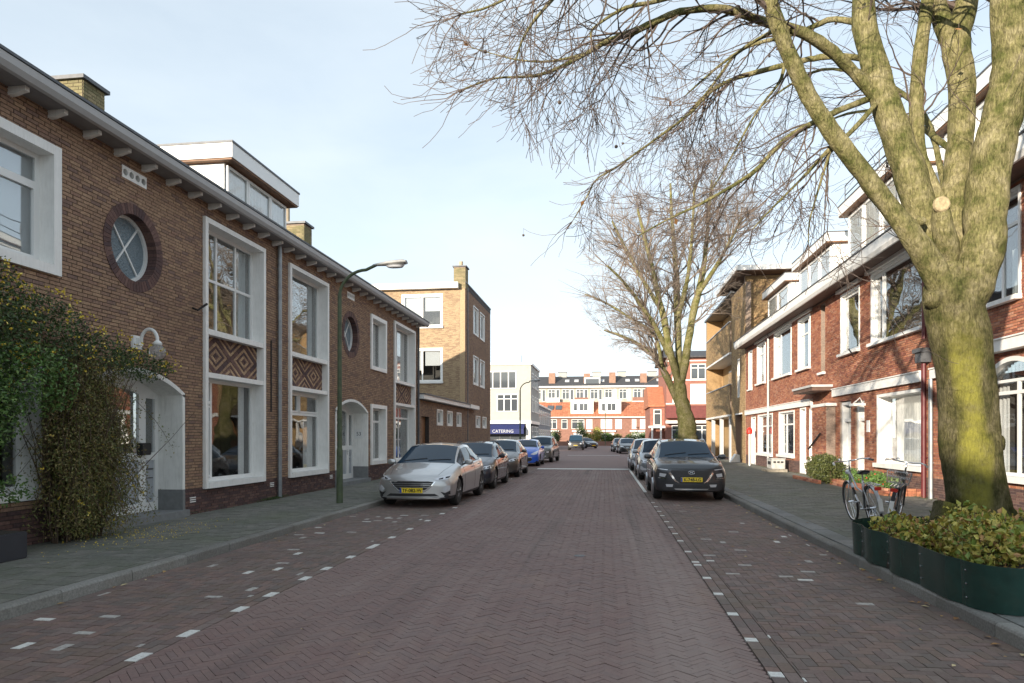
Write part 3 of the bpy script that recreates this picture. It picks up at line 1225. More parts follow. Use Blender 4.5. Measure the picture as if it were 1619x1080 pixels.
def entrance(parent, fr, s0, s1, zs, rise, number=None, door_first=True, letterbox=False):
    """porch recess under a segmental arch with a glazed double door"""
    o = arch(s0, s1, .1, zs, rise)
    D = -.53
    n = 20
    # arch rim
    mb = MB()
    w_ = .075
    for k in range(n):
        a, b = s0 + (s1 - s0) * k / n, s0 + (s1 - s0) * (k + 1) / n
        za, zb = arch_top(o, a + 1e-6), arch_top(o, b - 1e-6)
        vs = [fr(a, za - w_, D), fr(b, zb - w_, D), fr(b, zb + .005, D), fr(a, za + .005, D), fr(a, za - w_, .03), fr(b, zb - w_, .03), fr(b, zb + .005, .03), fr(a, za + .005, .03)]
        mb.add(vs, [(0, 1, 2, 3), (7, 6, 5, 4), (0, 4, 5, 1), (1, 5, 6, 2), (2, 6, 7, 3), (3, 7, 4, 0)])
    fb(mb, fr, s0, s0 + w_, .62, zs - .02, D, .03)
    fb(mb, fr, s1 - w_, s1, .62, zs - .02, D, .03)
    por = mb.build('porch', M['stucco'], parent)
    for (pa, pb) in ((s0, s0 + w_), (s1 - w_, s1)):
        pl = MB()
        fb(pl, fr, pa, pb, .1, .62, D, .034)
        pl.build('porch_plinth', M['grey_plinth'], por)
    st = MB()
    fb(st, fr, s0 - .02, s1 + .02, .09, .24, D, .12)
    st.build('doorstep', M['grey_plinth'], por)
    # screen: door + side light following the arch
    a0, a1 = s0 + w_, s1 - w_
    sp = a0 + (a1 - a0) * .82
    dm = MB()
    zt = zs + .02
    for (a, b) in ((a0, sp), (sp, a1)):
        q = .09
        m_ = (a + b) / 2
        fb(dm, fr, a, a + q, .24, zt, D, D + .06)
        fb(dm, fr, b - q, b, .24, zt, D, D + .06)
        fb(dm, fr, a + q, b - q, 1.18, 1.32, D, D + .055)
        fb(dm, fr, a + q, b - q, .24, .40, D, D + .055)
    # curved head
    for k in range(n):
        a, b = a0 + (a1 - a0) * k / n, a0 + (a1 - a0) * (k + 1) / n
        za, zb = arch_top(o, a) - w_, arch_top(o, b) - w_
        la, lb = max(za - .22, zt - .12), max(zb - .22, zt - .12)
        vs = [fr(a, la, D), fr(b, lb, D), fr(b, zb + .02, D), fr(a, za + .02, D), fr(a, la, D + .05), fr(b, lb, D + .05), fr(b, zb + .02, D + .05), fr(a, za + .02, D + .05)]
        dm.add(vs, [(0, 1, 2, 3), (7, 6, 5, 4), (0, 4, 5, 1), (1, 5, 6, 2), (2, 6, 7, 3), (3, 7, 4, 0)])
    door = dm.build('door', M['clean_white'], parent)
    gp, pp = MB(), MB()
    for (a, b) in ((a0, sp), (sp, a1)):
        fb(gp, fr, a + .08, b - .08, 1.30, zt + .1, D + .015, D + .024)
        fb(pp, fr, a + .08, b - .08, .38, 1.20, D + .01, D + .03)
    gp.build('pane', M['glass2'], door)
    pp.build('door_panel', M['grey_door'], door)
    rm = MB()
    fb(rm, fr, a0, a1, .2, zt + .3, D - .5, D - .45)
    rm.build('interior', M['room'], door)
    h_ = MB()
    fb(h_, fr, sp - .07, sp - .04, 1.02, 1.2, D + .055, D + .075)
    fb(h_, fr, sp - .16, sp - .04, 1.12, 1.14, D + .09, D + .11)
    fb(h_, fr, sp - .06, sp - .045, 1.12, 1.14, D + .06, D + .1)
    h_.build('door_handle', M['chrome'], door)
    if letterbox:
        lb = MB()
        fb(lb, fr, sp - .16, sp + .1, 1.28, 1.50, D + .06, D + .17)
        bevel(lb.build('letter_box', M['black'], door), .012)
        sl = MB()
        fb(sl, fr, sp + .14, a1 - .12, 1.0, 1.03, D + .03, D + .045)
        fb(sl, fr, sp + .14, a1 - .12, .84, .86, D + .03, D + .04)
        sl.build('letter_slot', M['lead'], door)
    if number:
        pm = MB()
        fb(pm, fr, 0, 0, 0, 0, 0, 0)
        # plaque on the far cheek of the porch
        q = MB().box(-7.9 - .42, -7.9 - .12, s1 - w_ - .012, s1 - w_ - .001, 1.55, 1.85)
        plq = q.build('number_plaque', M['clean_white'], por)
        text(number, .17, M['lead'], plq, (-7.9 - .27, s1 - w_ - .014, 1.70), (R(90), 0, 0), 'house_number')
        text('3', .16, M['black'], door, fr((sp + a1) / 2, 1.02, D + .034), (R(90), 0, R(90)), 'door_number')
        text('2', .16, M['black'], door, fr((sp + a1) / 2, .84, D + .034), (R(90), 0, R(90)), 'door_number')
    return o


def downpipe(parent, fr, s, z0, z1, mm, r_=.045, d=.08, collars=4, name='downpipe'):
    mb = MB()
    mb.tube([fr(s, z0, d), fr(s, z1, d)], r_, 10)
    p = auto_smooth(mb.build(name, mm, parent))
    c_ = MB()
    for k in range(collars):
        z = z0 + (z1 - z0) * (k + .6) / collars
        c_.tube([fr(s, z - .015, d), fr(s, z + .015, d)], r_ + .008, 10)
        fb(c_, fr, s - .012, s + .012, z - .012, z + .012, 0, d)
    c_.build('pipe_bracket', mm, p)
    return p


def gutter_row(parent, fr, s0, s1, first, step, z=GZ, wall=0):
    # soffit board, corbels and gutter
    sb = MB()
    fb(sb, fr, s0, s1, 6.28, 6.33, wall, .36)
    sb.build('soffit', M['soffit_grey'], parent)
    s = first
    while s < s1 - .05:
        c_ = profile_bar(fr, [(0.0, 6.17), (.10, 6.18), (.20, 6.21), (.27, 6.22), (.27, 6.28), (0, 6.28)], s - .035, s + .035)
        c_.build('corbel', M['white'], parent)
        s += step
    g = profile_bar(fr, [(.36, 6.26), (.42, 6.27), (.47, 6.33), (.485, 6.42), (.47, 6.43), (.36, 6.43)], s0, s1)
    g.build('gutter', M['soffit'], parent)
    e = profile_bar(fr, [(.30, 6.431), (.50, 6.431), (.50, 6.47), (.30, 6.50)], s0, s1)
    e.build('gutter_edge', M['lead'], parent)


def roof_left(parent, s0, s1, gable_far=False):
    xr, zr_ = -12.6, 8.9
    p = [(-7.55, s0, 6.48), (-8.2, s0, 6.33), (-17.0, s0, 6.33), (-17.6, s0, 6.45), (xr, s0, zr_)]
    MB().prism(p, (0, s1 - s0, 0)).build('roof', M['roof_tile'], parent)


def chimney(parent, x0, x1, y0, y1, z0, z1, bm='chimney_brick', pots=(), **kw):
    c_ = MB().box(x0, x1, y0, y1, z0, z1).build('chimney', M['mortar'], parent)
    mb = MB()
    rows = int((z1 - z0) / .065)
    for r_ in range(rows):
        za = z0 + r_ * .065
        for (a0, a1, F_) in ((x0, x1, lambda s, z, d: (s, y0 - d, z)), (y0, y1, lambda s, z, d: (x1 + d, s, z)), (y0, y1, lambda s, z, d: (x0 - d, s, z))):
            p = a0 - (.11 if r_ % 2 else 0)
            while p < a1:
                q0, q1 = max(p, a0), min(p + .22, a1)
                if q1 - q0 > .03:
                    face_box(mb, F_, q0 + .005, q1 - .005, za + .005, za + .06, -.002, .01)
                p += .22
    mb.build('brickwork', M[bm], c_, kind='stuff')
    MB().box(x0 - .07, x1 + .07, y0 - .07, y1 + .07, z1, z1 + .07).build('chimney_cap', M['lead'], c_)
    for (px, py, pz, pr) in pots:
        auto_smooth(MB().tube([(px, py, z1 + .05), (px, py, z1 + .07 + pz)], pr, 12).build('chimney_pot', M['flue'], c_))
    return c_


M['flue'] = mat('clay_flue', (.42, .34, .24), .8, var=.2, scale=8)

WD = dict(fw=.06)
SPLIT = 15.6
M['soffit_grey'] = mat('soffit_grey', (.26, .25, .25), .8, var=.15, scale=4)
# --- house A
hA = thing('terraced_house', 'brown brick house with white framed round window, behind the flowering climber', 'house', 'brown brick houses along the left pavement')
opsA = [rect(6.45, 8.93, 3.95, 5.79), circ(10.56, CZ, .66), arch(9.35, 11.93, .1, 2.42, .36), rect(12.54, 14.96, .58, 5.98), rect(6.5, 8.6, .75, 2.6), rect(10.27, 10.85, 5.92, 6.08)]
VIS = lambda q: not ((q[0] < 9.6 and q[2] < 3.9)) and q[0] > 6.6
brick_wall(hA, FL, 5.0, SPLIT - .001, .1, 6.6, opsA, M['brown_brick'], M['dark_mortar'], near=(Vector((0, 0, 1.62)), VIS), n_near=290, plinth=(.62, M['dark_brick']))
round_window(hA, FL, 10.56, CZ, .73, .56)
vent(hA, FL, 10.56, 6.0)
entrance(hA, FL, 9.35, 11.93, 2.42, .36, letterbox=True)
window(hA, FL, 6.60, 8.80, 4.08, 5.66, d=-.17, fw=.07, muls=(.36,), trans=(.72,), sur=(.14, .07), glass='glass2', curtain=[(.0, 1, .0, 1, 'blind')], sash=((.38, .97, .04, .70),))
window(hA, FL, 6.62, 8.48, .86, 2.5, d=-.17, fw=.07, muls=(.5,), sur=(.12, .06))
up = dict(fw=.07, muls=(.34, .68), trans=(.51,), glass='glass2', curtain=[(.82, .97, .02, .98, 'curtain')], bars=.028)
lo = dict(fw=.07, muls=(.25,), trans=((.77, 0, .25),), curtain=[(.84, .97, .02, .98, 'curtain')], sash=((.03, .24, .04, .74),))
bay(hA, FL, 12.54, 14.96, up, lo)
gutter_row(hA, FL, 5.0, SPLIT - .001, 5.49, .66)
roof_left(hA, 5.0, SPLIT - .001)
chimney(hA, -10.45, -9.6, 11.45, 12.0, 7.2, 8.24)
# --- house B
hB = thing('terraced_house', 'brown brick house with lozenge brick panels, between the grey downpipe and the single storey wing', 'house', 'brown brick houses along the left pavement')
opsB = [rect(16.2, 18.63, .58, 5.98), circ(20.45, CZ, .66), arch(19.2, 21.98, .1, 2.42, .36), rect(22.23, 23.88, 3.9, 5.78), rect(22.23, 23.88, .65, 2.72), rect(24.8, 27.6, .58, 5.98), rect(20.16, 20.74, 5.92, 6.08)]
brick_wall(hB, FL, SPLIT + .001, 28.1, .1, 6.6, opsB, M['brown_brick'], M['dark_mortar'], plinth=(.62, M['dark_brick']))
fb(MB(), FL, 0, 0, 0, 0, 0, 0)
round_window(hB, FL, 20.45, CZ, .73, .56)
vent(hB, FL, 20.45, 6.0)
entrance(hB, FL, 19.2, 21.98, 2.42, .36, number='53')
bay(hB, FL, 16.2, 18.63, dict(fw=.07, glass='glass2', curtain=[(.84, .97, .02, .98, 'curtain')]), dict(fw=.07, trans=(.72,), muls=(), sash=((.45, .97, .74, .97), (.03, .42, .74, .97)), curtain=[(.7, .97, .02, .7, 'curtain')]))
window(hB, FL, 22.36, 23.75, 4.03, 5.65, d=-.17, fw=.06, sur=(.13, .06), muls=(.3,), curtain=[(.35, .95, .02, .98, 'curtain')])
window(hB, FL, 22.36, 23.75, .78, 2.59, d=-.17, fw=.06, sur=(.13, .06), trans=(.75,), muls=(.3,), curtain=[(.4, .95, .02, .98, 'curtain')])
bay(hB, FL, 24.8, 27.6, dict(fw=.07, muls=(.4,), curtain=[(.3, .95, .02, .98, 'curtain')]), dict(fw=.07, muls=(.5,), trans=(.78,)))
gutter_row(hB, FL, SPLIT + .001, 28.3, 15.98, .66)
roof_left(hB, SPLIT + .001, 28.1)
MB().box(-17.3, -7.91, 27.8, 28.09, 0, 6.5).build('end_wall', M['dark_mortar'], hB)
downpipe(hB, FL, 15.62, .15, 6.3, M['zinc'], .05)
cb = MB()
fb(cb, FL, 15.28, 15.31, 2.2, 3.9, .012, .04)
cb.build('cable_duct', M['dark_mortar'], hB)
downpipe(hB, FL, 28.0, .15, 6.3, M['lead'], .045)
chimney(hB, -11.15, -10.1, 21.9, 22.5, 7.2, 8.82, pots=((-10.85, 22.2, .95, .09),))
# dormer on the roof above the downpipe
dm_ = thing('dormer', 'white flat roofed dormer with three windows on the left roof', 'dormer')
DX = -9.25
MB().box(-12.4, DX - .08, 15.72, 18.95, 7.0, 8.38).build('dormer_wall', M['clean_white'], dm_)
MB().box(-12.6, DX + .22, 15.55, 19.15, 8.38, 8.42).build('dormer_soffit', M['brown_wood'], dm_)
MB().box(-12.6, DX + .25, 15.52, 19.18, 8.421, 8.78).build('dormer_roof', M['clean_white'], dm_)
MB().box(-12.6, DX + .27, 15.50, 19.2, 8.781, 8.83).build('roof_trim', M['lead'], dm_)
fd = FX(DX - .08)
wdm = MB()
window(dm_, fd, 15.78, 16.75, 7.15, 8.34, d=.07, fw=.07, curtain=[(.1, .9, .05, .95, 'curtain')], glass='glass', room=False, cd=-.045)
window(dm_, fd, 16.76, 17.95, 7.15, 8.34, d=.07, fw=.07, curtain=[(.05, .6, .0, .98, 'curtain')], room=False, cd=-.045)
window(dm_, fd, 17.96, 18.90, 7.15, 8.34, d=.07, fw=.07, curtain=[(.05, .9, .0, .98, 'curtain')], room=False, cd=-.045)
# little floor grates in the plinth and a lamp bracket
for (s, z) in ((12.2, .35), (15.35, .42), (18.9, .4)):
    g = MB()
    for k in range(3):
        fb(g, FL, s - .09, s + .09, z + k * .04, z + k * .04 + .02, .005, .022)
    g.build('air_grate', M['white'], hA if s < 15.6 else hB)
hk = MB().tube([FL(12.2, 4.1, 0), FL(12.2, 4.05, .12), FL(12.35, 4.2, .22)], .022, 6)
hk.build('flag_holder', M['black'], hA)

# --- rows that continue behind the photographer (they throw the shade of the street)
hC = thing('terraced_house', 'brown brick house continuing the left row towards the viewer', 'house', 'brown brick houses along the left pavement')
MB().box(-17, -7.9, -65, 4.99, 0, 6.6).build('wall', M['brown_brick'], hC)
roof_left(hC, -65, 4.99)
gutter_row(hC, FL, -20, 4.99, -19, .66)

# wall lamp
wl = thing('wall_lamp', 'white wall lamp with clear globe above the left front door', 'lamp')
s = 10.58
q = MB()
fb(q, FL, s - .11, s + .11, 3.10, 3.32, 0, .06)
fb(q, FL, s - .05, s + .05, 3.16, 3.28, .06, .12)
auto_smooth(q.build('lamp_base', M['clean_white'], wl))
arm = [FL(s, 3.2 + .2 * math.sin(math.pi * k / 10) + .03, .12 + .30 * (1 - math.cos(math.pi * k / 10)) / 2 * 1.0) for k in range(11)]
arm = [FL(s, 3.2, .08)] + arm
auto_smooth(MB().tube(arm, .028, 10).build('lamp_arm', M['clean_white'], wl))
auto_smooth(MB().lathe(FL(s, 3.16, .42), [(.07, .0), (.075, .03), (.05, .06), (.02, .08)], 16).build('lamp_cap', M['clean_white'], wl))
gm, t_, b_ = newmat('lamp_globe')
b_.inputs['Base Color'].default_value = (.75, .76, .76, 1)
b_.inputs['Roughness'].default_value = .08
b_.inputs['Transmission Weight'].default_value = .75
b_.inputs['IOR'].default_value = 1.2
M['globe'] = gm
MB().lathe(FL(s, 3.04, .42), [(.13 * math.sin(math.pi * k / 14) + .001, -.13 * math.cos(math.pi * k / 14)) for k in range(15)], 20).build('lamp_globe', M['globe'], wl, smooth=True)

# --- single storey wing and three storey block
wing = thing('brick_wing', 'single storey brown brick wing with white canopy and small white windows', 'building')
opsW = [rect(28.7, 30.0, .1, 2.5), rect(31.4, 32.6, 2.15, 2.9), rect(33.5, 34.8, 2.15, 2.9), rect(35.7, 37.0, 2.15, 2.9)]
brick_wall(wing, FL, 28.12, 37.99, .1, 3.2, opsW, M['brown_brick'], M['dark_mortar'])
MB().box(-14, -7.6, 28.12, 37.98, 3.22, 3.40).build('canopy_roof', M['white'], wing)
MB().box(-14, -7.55, 28.12, 37.98, 3.401, 3.46).build('roof_trim', M['lead'], wing)
MB().box(-7.9, -7.55, 38.0, 40.6, 3.22, 3.44).build('canopy_end', M['white'], wing)
for a in (31.4, 33.5, 35.7):
    window(wing, FL, a + .1, a + 1.1, 2.2, 2.85, d=-.06, fw=.09, sur=(.06, .04), name='window')
dmb = MB()
fb(dmb, FL, 28.7, 30.0, .1, 2.5, -.25, -.18)
wd = dmb.build('door', M['brown_wood'], wing)
for k in range(5):
    z = .2 + k * .45
    q = MB()
    fb(q, FL, 28.8, 29.9, z, z + .38, -.18, -.165)
    q.build('door_panel', M['brown_wood'], wd)

tall = thing('apartment_block', 'three storey yellow brown brick corner block with white roof edge and corner chimney', 'building')
TX0, TX1, TY0, TY1, TZ = -20, -7.9, 38.0, 46.5, 10.35
fT = FY(TY0)
opsT = [rect(-11.6, -9.2, 7.85, 9.75), rect(-11.6, -9.2, 4.7, 6.66)]
M['block_brick'] = pieces('block_brick', [(.40, .29, .175), (.35, .25, .15), (.45, .33, .20), (.31, .21, .13), (.42, .31, .185)], pscale=.6)
brick_wall(tall, fT, TX0, TX1 - .3, .1, TZ - .35, opsT, M['block_brick'], M['mortar'])
opsS = [rect(40.3, 41.9, 7.8, 9.5), rect(42.5, 44.1, 7.8, 9.5), rect(40.3, 41.9, 4.75, 6.5), rect(42.5, 44.1, 4.75, 6.5), rect(41.1, 42.5, 2.15, 2.88), rect(43.4, 44.8, 2.15, 2.88)]
brick_wall(tall, FL, TY0 - .0, TY1, .1, TZ, opsS, M['brown_brick'], M['dark_mortar'], name='side_wall')
MB().box(TX1 - .3, TX1 - .002, TY0 - .01, TY0 - .001, .1, TZ).build('corner_pier', M['block_brick'], tall)
for (a, b, c, d) in ((-11.6, -9.2, 7.85, 9.75), (-11.6, -9.2, 4.7, 6.66)):
    window(tall, fT, a + .06, b - .06, c + .06, d - .06, d=-.05, fw=.09, muls=(.5,), sur=(.07, .03), glass='glass', curtain=[(.03, .47, .35, .97, 'blind'), (.56, .94, .5, .97, 'blind')], sill=(.1, .12, .12))
for o in opsS:
    window(tall, FL, o[1] + .05, o[2] - .05, o[3] + .05, o[4] - .05, d=-.05, fw=.12, muls=(.5,) if o[4] - o[3] < 1 else (), sur=(.06, .05))
MB().box(-20, TX1 - .35, TY0 - .35, TY0 + .3, TZ - .34, TZ - .02).build('roof_fascia', M['white'], tall)
MB().box(TX0, TX1 + .02, TY0 + .31, TY1, TZ - .30, TZ + .02).build('roof', M['roof_tile'], tall)
MB().box(TX1 - .2, TX1 + .05, TY0, TY1 + .05, TZ + .001, TZ + .08).build('roof_trim', M['lead'], tall)
MB().box(TX0, TX1 - .32, TY1 - .3, TY1, 0, TZ - .3).build('back_wall', M['dark_mortar'], tall)
chimney(tall, -8.55, -7.88, TY0 - .02, TY0 + .75, TZ - .33, 11.25, pots=((-8.2, 38.3, .3, .12),))
bx = MB()
fb(bx, FL, 38.6, 38.75, .1, 10.2, .0, .04)
bx.build('downpipe', M['lead'], tall)
# ------------------------------------------------------------ right row of red brick houses
S1 = 17.85
S2 = 26.9
EZ = 6.9
NB = dict(bl=.22, bh=.065)


def eave(parent, s0, s1):
    a = MB()
    fb(a, FR, s0, s1, 6.53, 6.57, .0, .55)
    a.build('soffit', M['dark_wood'], parent)
    b = profile_bar(FR, [(.55, 6.50), (.60, 6.50), (.66, 6.60), (.68, 6.83), (.66, 6.86), (.55, 6.86)], s0, s1)
    b.build('gutter', M['white'], parent)
    c_ = profile_bar(FR, [(.3, 6.861), (.70, 6.861), (.70, 6.89), (.3, 6.90)], s0, s1)
    c_.build('gutter_edge', M['lead'], parent)
    p = [(7.3, s0, 6.87), (8.0, s0, 6.575), (16.5, s0, 6.575), (17, s0, 6.8), (12.4, s0, 9.2)]
    MB().prism(p, (0, s1 - s0, 0)).build('roof', M['roof_tile'], parent)


def belt(parent, s0, s1, z0, z1, pr=.10):
    b = MB()
    fb(b, FR, s0, s1, z0, z1, -.02, pr)
    fb(b, FR, s0, s1, z1 + .001, z1 + .03, -.02, pr + .03)
    b.build('cornice', M['white'], parent)


SUR = (.07, .03)
grp = 'red brick houses along the right pavement'
# house nearest, behind the big tree
r1 = thing('terraced_house', 'red brick house with arched ground floor window, half hidden behind the big tree', 'house', grp)
ops1 = [rect(14.1, 16.4, 4.25, 6.4), arch(13.4, 15.4, .75, 2.75, .42), rect(9, 12.6, 4.25, 6.4), rect(9.2, 12.6, .75, 2.9)]
brick_wall(r1, FR, 8.0, S1 - .001, .1, 6.53, ops1, M['red_brick'], M['mortar'], plinth=(.6, M['dark_brick']))
window(r1, FR, 14.17, 16.33, 4.32, 6.33, d=-.08, muls=(.33, .66), trans=(.72,), sur=SUR, sill=(.1, .09, .14), glass='glass2', curtain=[(.02, .3, 0, .5, 'curtain')])
window(r1, FR, 9.1, 12.5, 4.32, 6.33, d=-.08, muls=(.33, .66), trans=(.72,), sur=SUR, sill=(.1, .09, .14), glass='glass2')
window(r1, FR, 13.48, 15.32, .85, 2.75, d=-.1, muls=(.5,), trans=(.86,), sill=(.1, .12, .14), glass='glass', curtain=[(.02, .2, 0, .98, 'curtain'), (.8, .98, 0, .98, 'curtain')])
window(r1, FR, 9.3, 12.5, .85, 2.8, d=-.1, muls=(.5,), trans=(.86,), sill=(.1, .12, .14), glass='glass')
# arched head of the ground floor window
o_ = arch(13.4, 15.4, .75, 2.75, .42)
am, ag = MB(), MB()
for k in range(16):
    a, b = 13.4 + 2.0 * k / 16, 13.4 + 2.0 * (k + 1) / 16
    za, zb = arch_top(o_, a + 1e-6), arch_top(o_, b - 1e-6)
    for (la, lb, ha, hb, d0, d1, mbq) in ((za - .09, zb - .09, za, zb, -.15, .03, am), (2.76, 2.76, max(za - .09, 2.77), max(zb - .09, 2.77), -.13, -.11, ag)):
        vs = [FR(a, la, d0), FR(b, lb, d0), FR(b, hb, d0), FR(a, ha, d0), FR(a, la, d1), FR(b, lb, d1), FR(b, hb, d1), FR(a, ha, d1)]
        mbq.add(vs, [(0, 1, 2, 3), (7, 6, 5, 4), (0, 4, 5, 1), (1, 5, 6, 2), (2, 6, 7, 3), (3, 7, 4, 0)])
ah = am.build('arch_frame', M['clean_white'], r1)
ag.build('pane', M['glass2'], ah)
belt(r1, 13.0, 15.9, 3.28, 3.50, .22)
belt(r1, 16.4, S1 - .25, 3.0, 3.22)
eave(r1, 8.0, S1 - .001)

# middle house
r2 = thing('terraced_house', 'red brick house with wide curtained shop-like window between red downpipe and porch canopy', 'house', grp)
ops2 = [rect(18.05, 21.46, 4.28, 6.42), rect(22.37, 24.1, 4.28, 6.32), rect(25.75, 26.25, 3.95, 6.4), rect(18.0, 21.0, .78, 2.82), rect(22.0, 22.75, .12, 2.75), rect(23.15, 24.2, .12, 2.8)]
brick_wall(r2, FR, S1 + .001, S2 - .001, .1, 6.53, ops2, M['red_brick'], M['mortar'], plinth=(.6, M['dark_brick']))
window(r2, FR, 18.12, 21.39, 4.35, 6.35, d=-.07, muls=(.80,), sur=SUR, sill=(.1, .09, .14), glass='glass2', sash=((.815, .98, .03, .97),))
window(r2, FR, 22.44, 24.03, 4.35, 6.25, d=-.07, sur=SUR, sill=(.1, .09, .14), glass='glass2', sash=((.04, .96, .03, .97),))
window(r2, FR, 18.08, 20.92, .86, 2.74, d=-.30, fw=.05, sur=(.08, .03), sill=(.1, .12, .14), curtain=[(.02, .97, .02, .98, 'curtain')])
belt(r2, S1 + .25, 24.75, 2.98, 3.22)
hd = MB()
fb(hd, FR, 22.2, 24.3, 6.39, 6.5, -.02, .12)
fb(hd, FR, 18.0, 21.7, 6.425, 6.529, -.02, .12)
hd.build('lintel', M['white'], r2)
sl = MB()
fb(sl, FR, 25.75, 26.25, 3.95, 6.4, -.25, -.2)
sl.build('slot_panel', M['old'] if 'old' in M else M['mortar'], r2)
fb(sl, FR, 0, 0, 0, 0, 0, 0)
s_ = MB()
fb(s_, FR, 25.7, 26.35, 3.86, 3.94, -.1, .12)
s_.build('sill', M['white'], r2)
# door with side light, second brown door
for (a, b, mm) in ((23.15, 24.2, 'clean_white'), (22.0, 22.75, 'brown_wood')):
    q = MB()
    fb(q, FR, a, a + .1, .12, 2.75, -.3, -.05)
    fb(q, FR, b - .1, b, .12, 2.75, -.3, -.05)
    fb(q, FR, a + .1, b - .1, 2.65, 2.75, -.3, -.05)
    fb(q, FR, a + .1, b - .1, 2.1, 2.2, -.28, -.1)
    f_ = q.build('door_frame', M['clean_white'], r2)
    p = MB()
    fb(p, FR, a + .1, b - .1, .15, 2.1, -.28, -.22)
    fb(p, FR, a + .22, b - .22, .35, 1.9, -.22, -.205)
    p.build('door', M['cream_door'] if mm == 'clean_white' else M[mm], f_) if False else p.build('door', M[mm], f_)
    g = MB()
    fb(g, FR, a + .1, b - .1, 2.2, 2.65, -.26, -.25)
    g.build('pane', M['glass2'], f_)
    bk = MB()
    fb(bk, FR, a, b, .1, 2.8, -.6, -.5)
    bk.build('interior', M['room'], f_)
# porch canopy and brick spur with handrail
cn = MB()
fb(cn, FR, 24.9, 27.4, 3.34, 3.42, -.02, .72)
cn.build('porch_canopy', M['soffit'], r2)
cn = MB()
fb(cn, FR, 24.95, 27.35, 3.22, 3.34, -.02, .68)
cn.build('canopy_soffit', M['dark_wood'], r2)
brick_wall(r2, FXm(7.8 - .32), 24.6, 26.2, .1, 2.7, [], M['red_brick'], M['mortar'], thick=.30, name='porch_wall')
cp = MB()
fb(cp, FR, 24.5, 26.25, 2.66, 2.76, .0, .37)
cp.build('wall_cap', M['white'], r2)
hr = MB().tube([(7.40, 26.4, 1.15), (7.40, 25.0, 1.72)], .03, 8)
hr.tube([(7.48, 26.2, 1.2), (7.40, 26.2, 1.2)], .02, 6)
hr.build('handrail', M['black'], r2)
nb_ = MB()
fb(nb_, FR, 21.55, 21.75, 1.75, 2.1, .01, .04)
nb_.build('name_plate', M['clean_white'], r2)
lm = MB()
fb(lm, FR, 21.9, 22.3, 2.55, 2.62, .0, .35)
lm.tube([FR(22.1, 2.62, .02), FR(22.1, 2.8, .1), FR(22.1, 2.62, .3)], .02, 6)
lm.build('porch_shelf', M['white'], r2)
eave(r2, S1 + .001, S2 - .001)

# far house of the row
r3 = thing('terraced_house', 'red brick house with white downpipe, next to the yellow brick block', 'house', grp)
ops3 = [rect(27.5, 29.2, 4.25, 6.35), rect(30.2, 33.2, 4.25, 6.4), rect(34.9, 36.8, 4.25, 6.35), rect(38.0, 39.0, 4.1, 6.3), rect(29.75, 32.3, .75, 2.72), rect(33.5, 36.6, .7, 2.72), rect(28.1, 28.9, .12, 2.75), rect(27.1, 27.6, .65, 2.72), rect(37.2, 38.2, .12, 2.7)]
brick_wall(r3, FR, S2 + .001, 39.7, .1, 6.53, ops3, M['red_brick'], M['mortar'], plinth=(.6, M['dark_brick']))
window(r3, FR, 27.57, 29.13, 4.32, 6.28, d=-.07, sur=SUR, sill=(.1, .09, .14), muls=(.3,), trans=(.7,), glass='glass2')
window(r3, FR, 30.27, 33.13, 4.32, 6.33, d=-.07, sur=SUR, sill=(.1, .09, .14), muls=(.72,), trans=((.72, .72, 1),), glass='glass2')
window(r3, FR, 34.97, 36.73, 4.32, 6.28, d=-.07, sur=SUR, sill=(.1, .09, .14), muls=(.4,), trans=(.75,))
window(r3, FR, 38.07, 38.93, 4.17, 6.23, d=-.12, sur=(.05, .01), sill=(.1, .07, .1))
window(r3, FR, 29.82, 32.23, .83, 2.65, d=-.07, sur=SUR, sill=(.1, .12, .14), muls=(.62,), trans=(.72,), curtain=[(.65, .96, .0, .7, 'blind')])
window(r3, FR, 33.57, 36.53, .78, 2.65, d=-.07, sur=SUR, sill=(.1, .12, .14), muls=(.5,), trans=(.72,), curtain=[(.05, .45, .0, .98, 'curtain')])
window(r3, FR, 27.13, 27.57, .72, 2.65, d=-.1, sur=(.04, .03), sill=(.1, .1, .14), curtain=[(.0, 1, 0, 1, 'curtain')])
window(r3, FR, 28.17, 28.83, .2, 2.7, d=-.12, fw=.1, sur=(.06, .03), trans=(.42,), name='door')
window(r3, FR, 37.27, 38.13, .2, 2.6, d=-.12, fw=.1, sur=(.06, .03), trans=(.42,), name='door')
belt(r3, S2 + .3, 39.6, 2.80, 3.02)
hd = MB()
fb(hd, FR, 27.3, 37.2, 6.41, 6.52, -.02, .10)
hd.build('lintel', M['white'], r3)
downpipe(r3, FR, 34.0, .15, 6.5, M['soffit'], .05, d=.10)
eave(r3, S2 + .001, 39.7)
# pipes of the party line
downpipe(r2, FR, S1, .12, 3.4, M['red_metal'], .055, d=.12, collars=2, name='red_downpipe')
downpipe(r2, FR, S1 + .02, 4.0, 6.5, M['red_metal'], .05, d=.10, collars=2, name='red_downpipe')
hp = MB()
fb(hp, FR, S1 - .16, S1 + .16, 3.42, 3.72, .0, .25)
fb(hp, FR, S1 - .20, S1 + .20, 3.66, 3.76, .0, .30)
hp.build('rainwater_head', M['lead'], r2)
downpipe(r1, FR, S1 - .28, .12, 3.0, M['zinc'], .05, d=.08, collars=2)

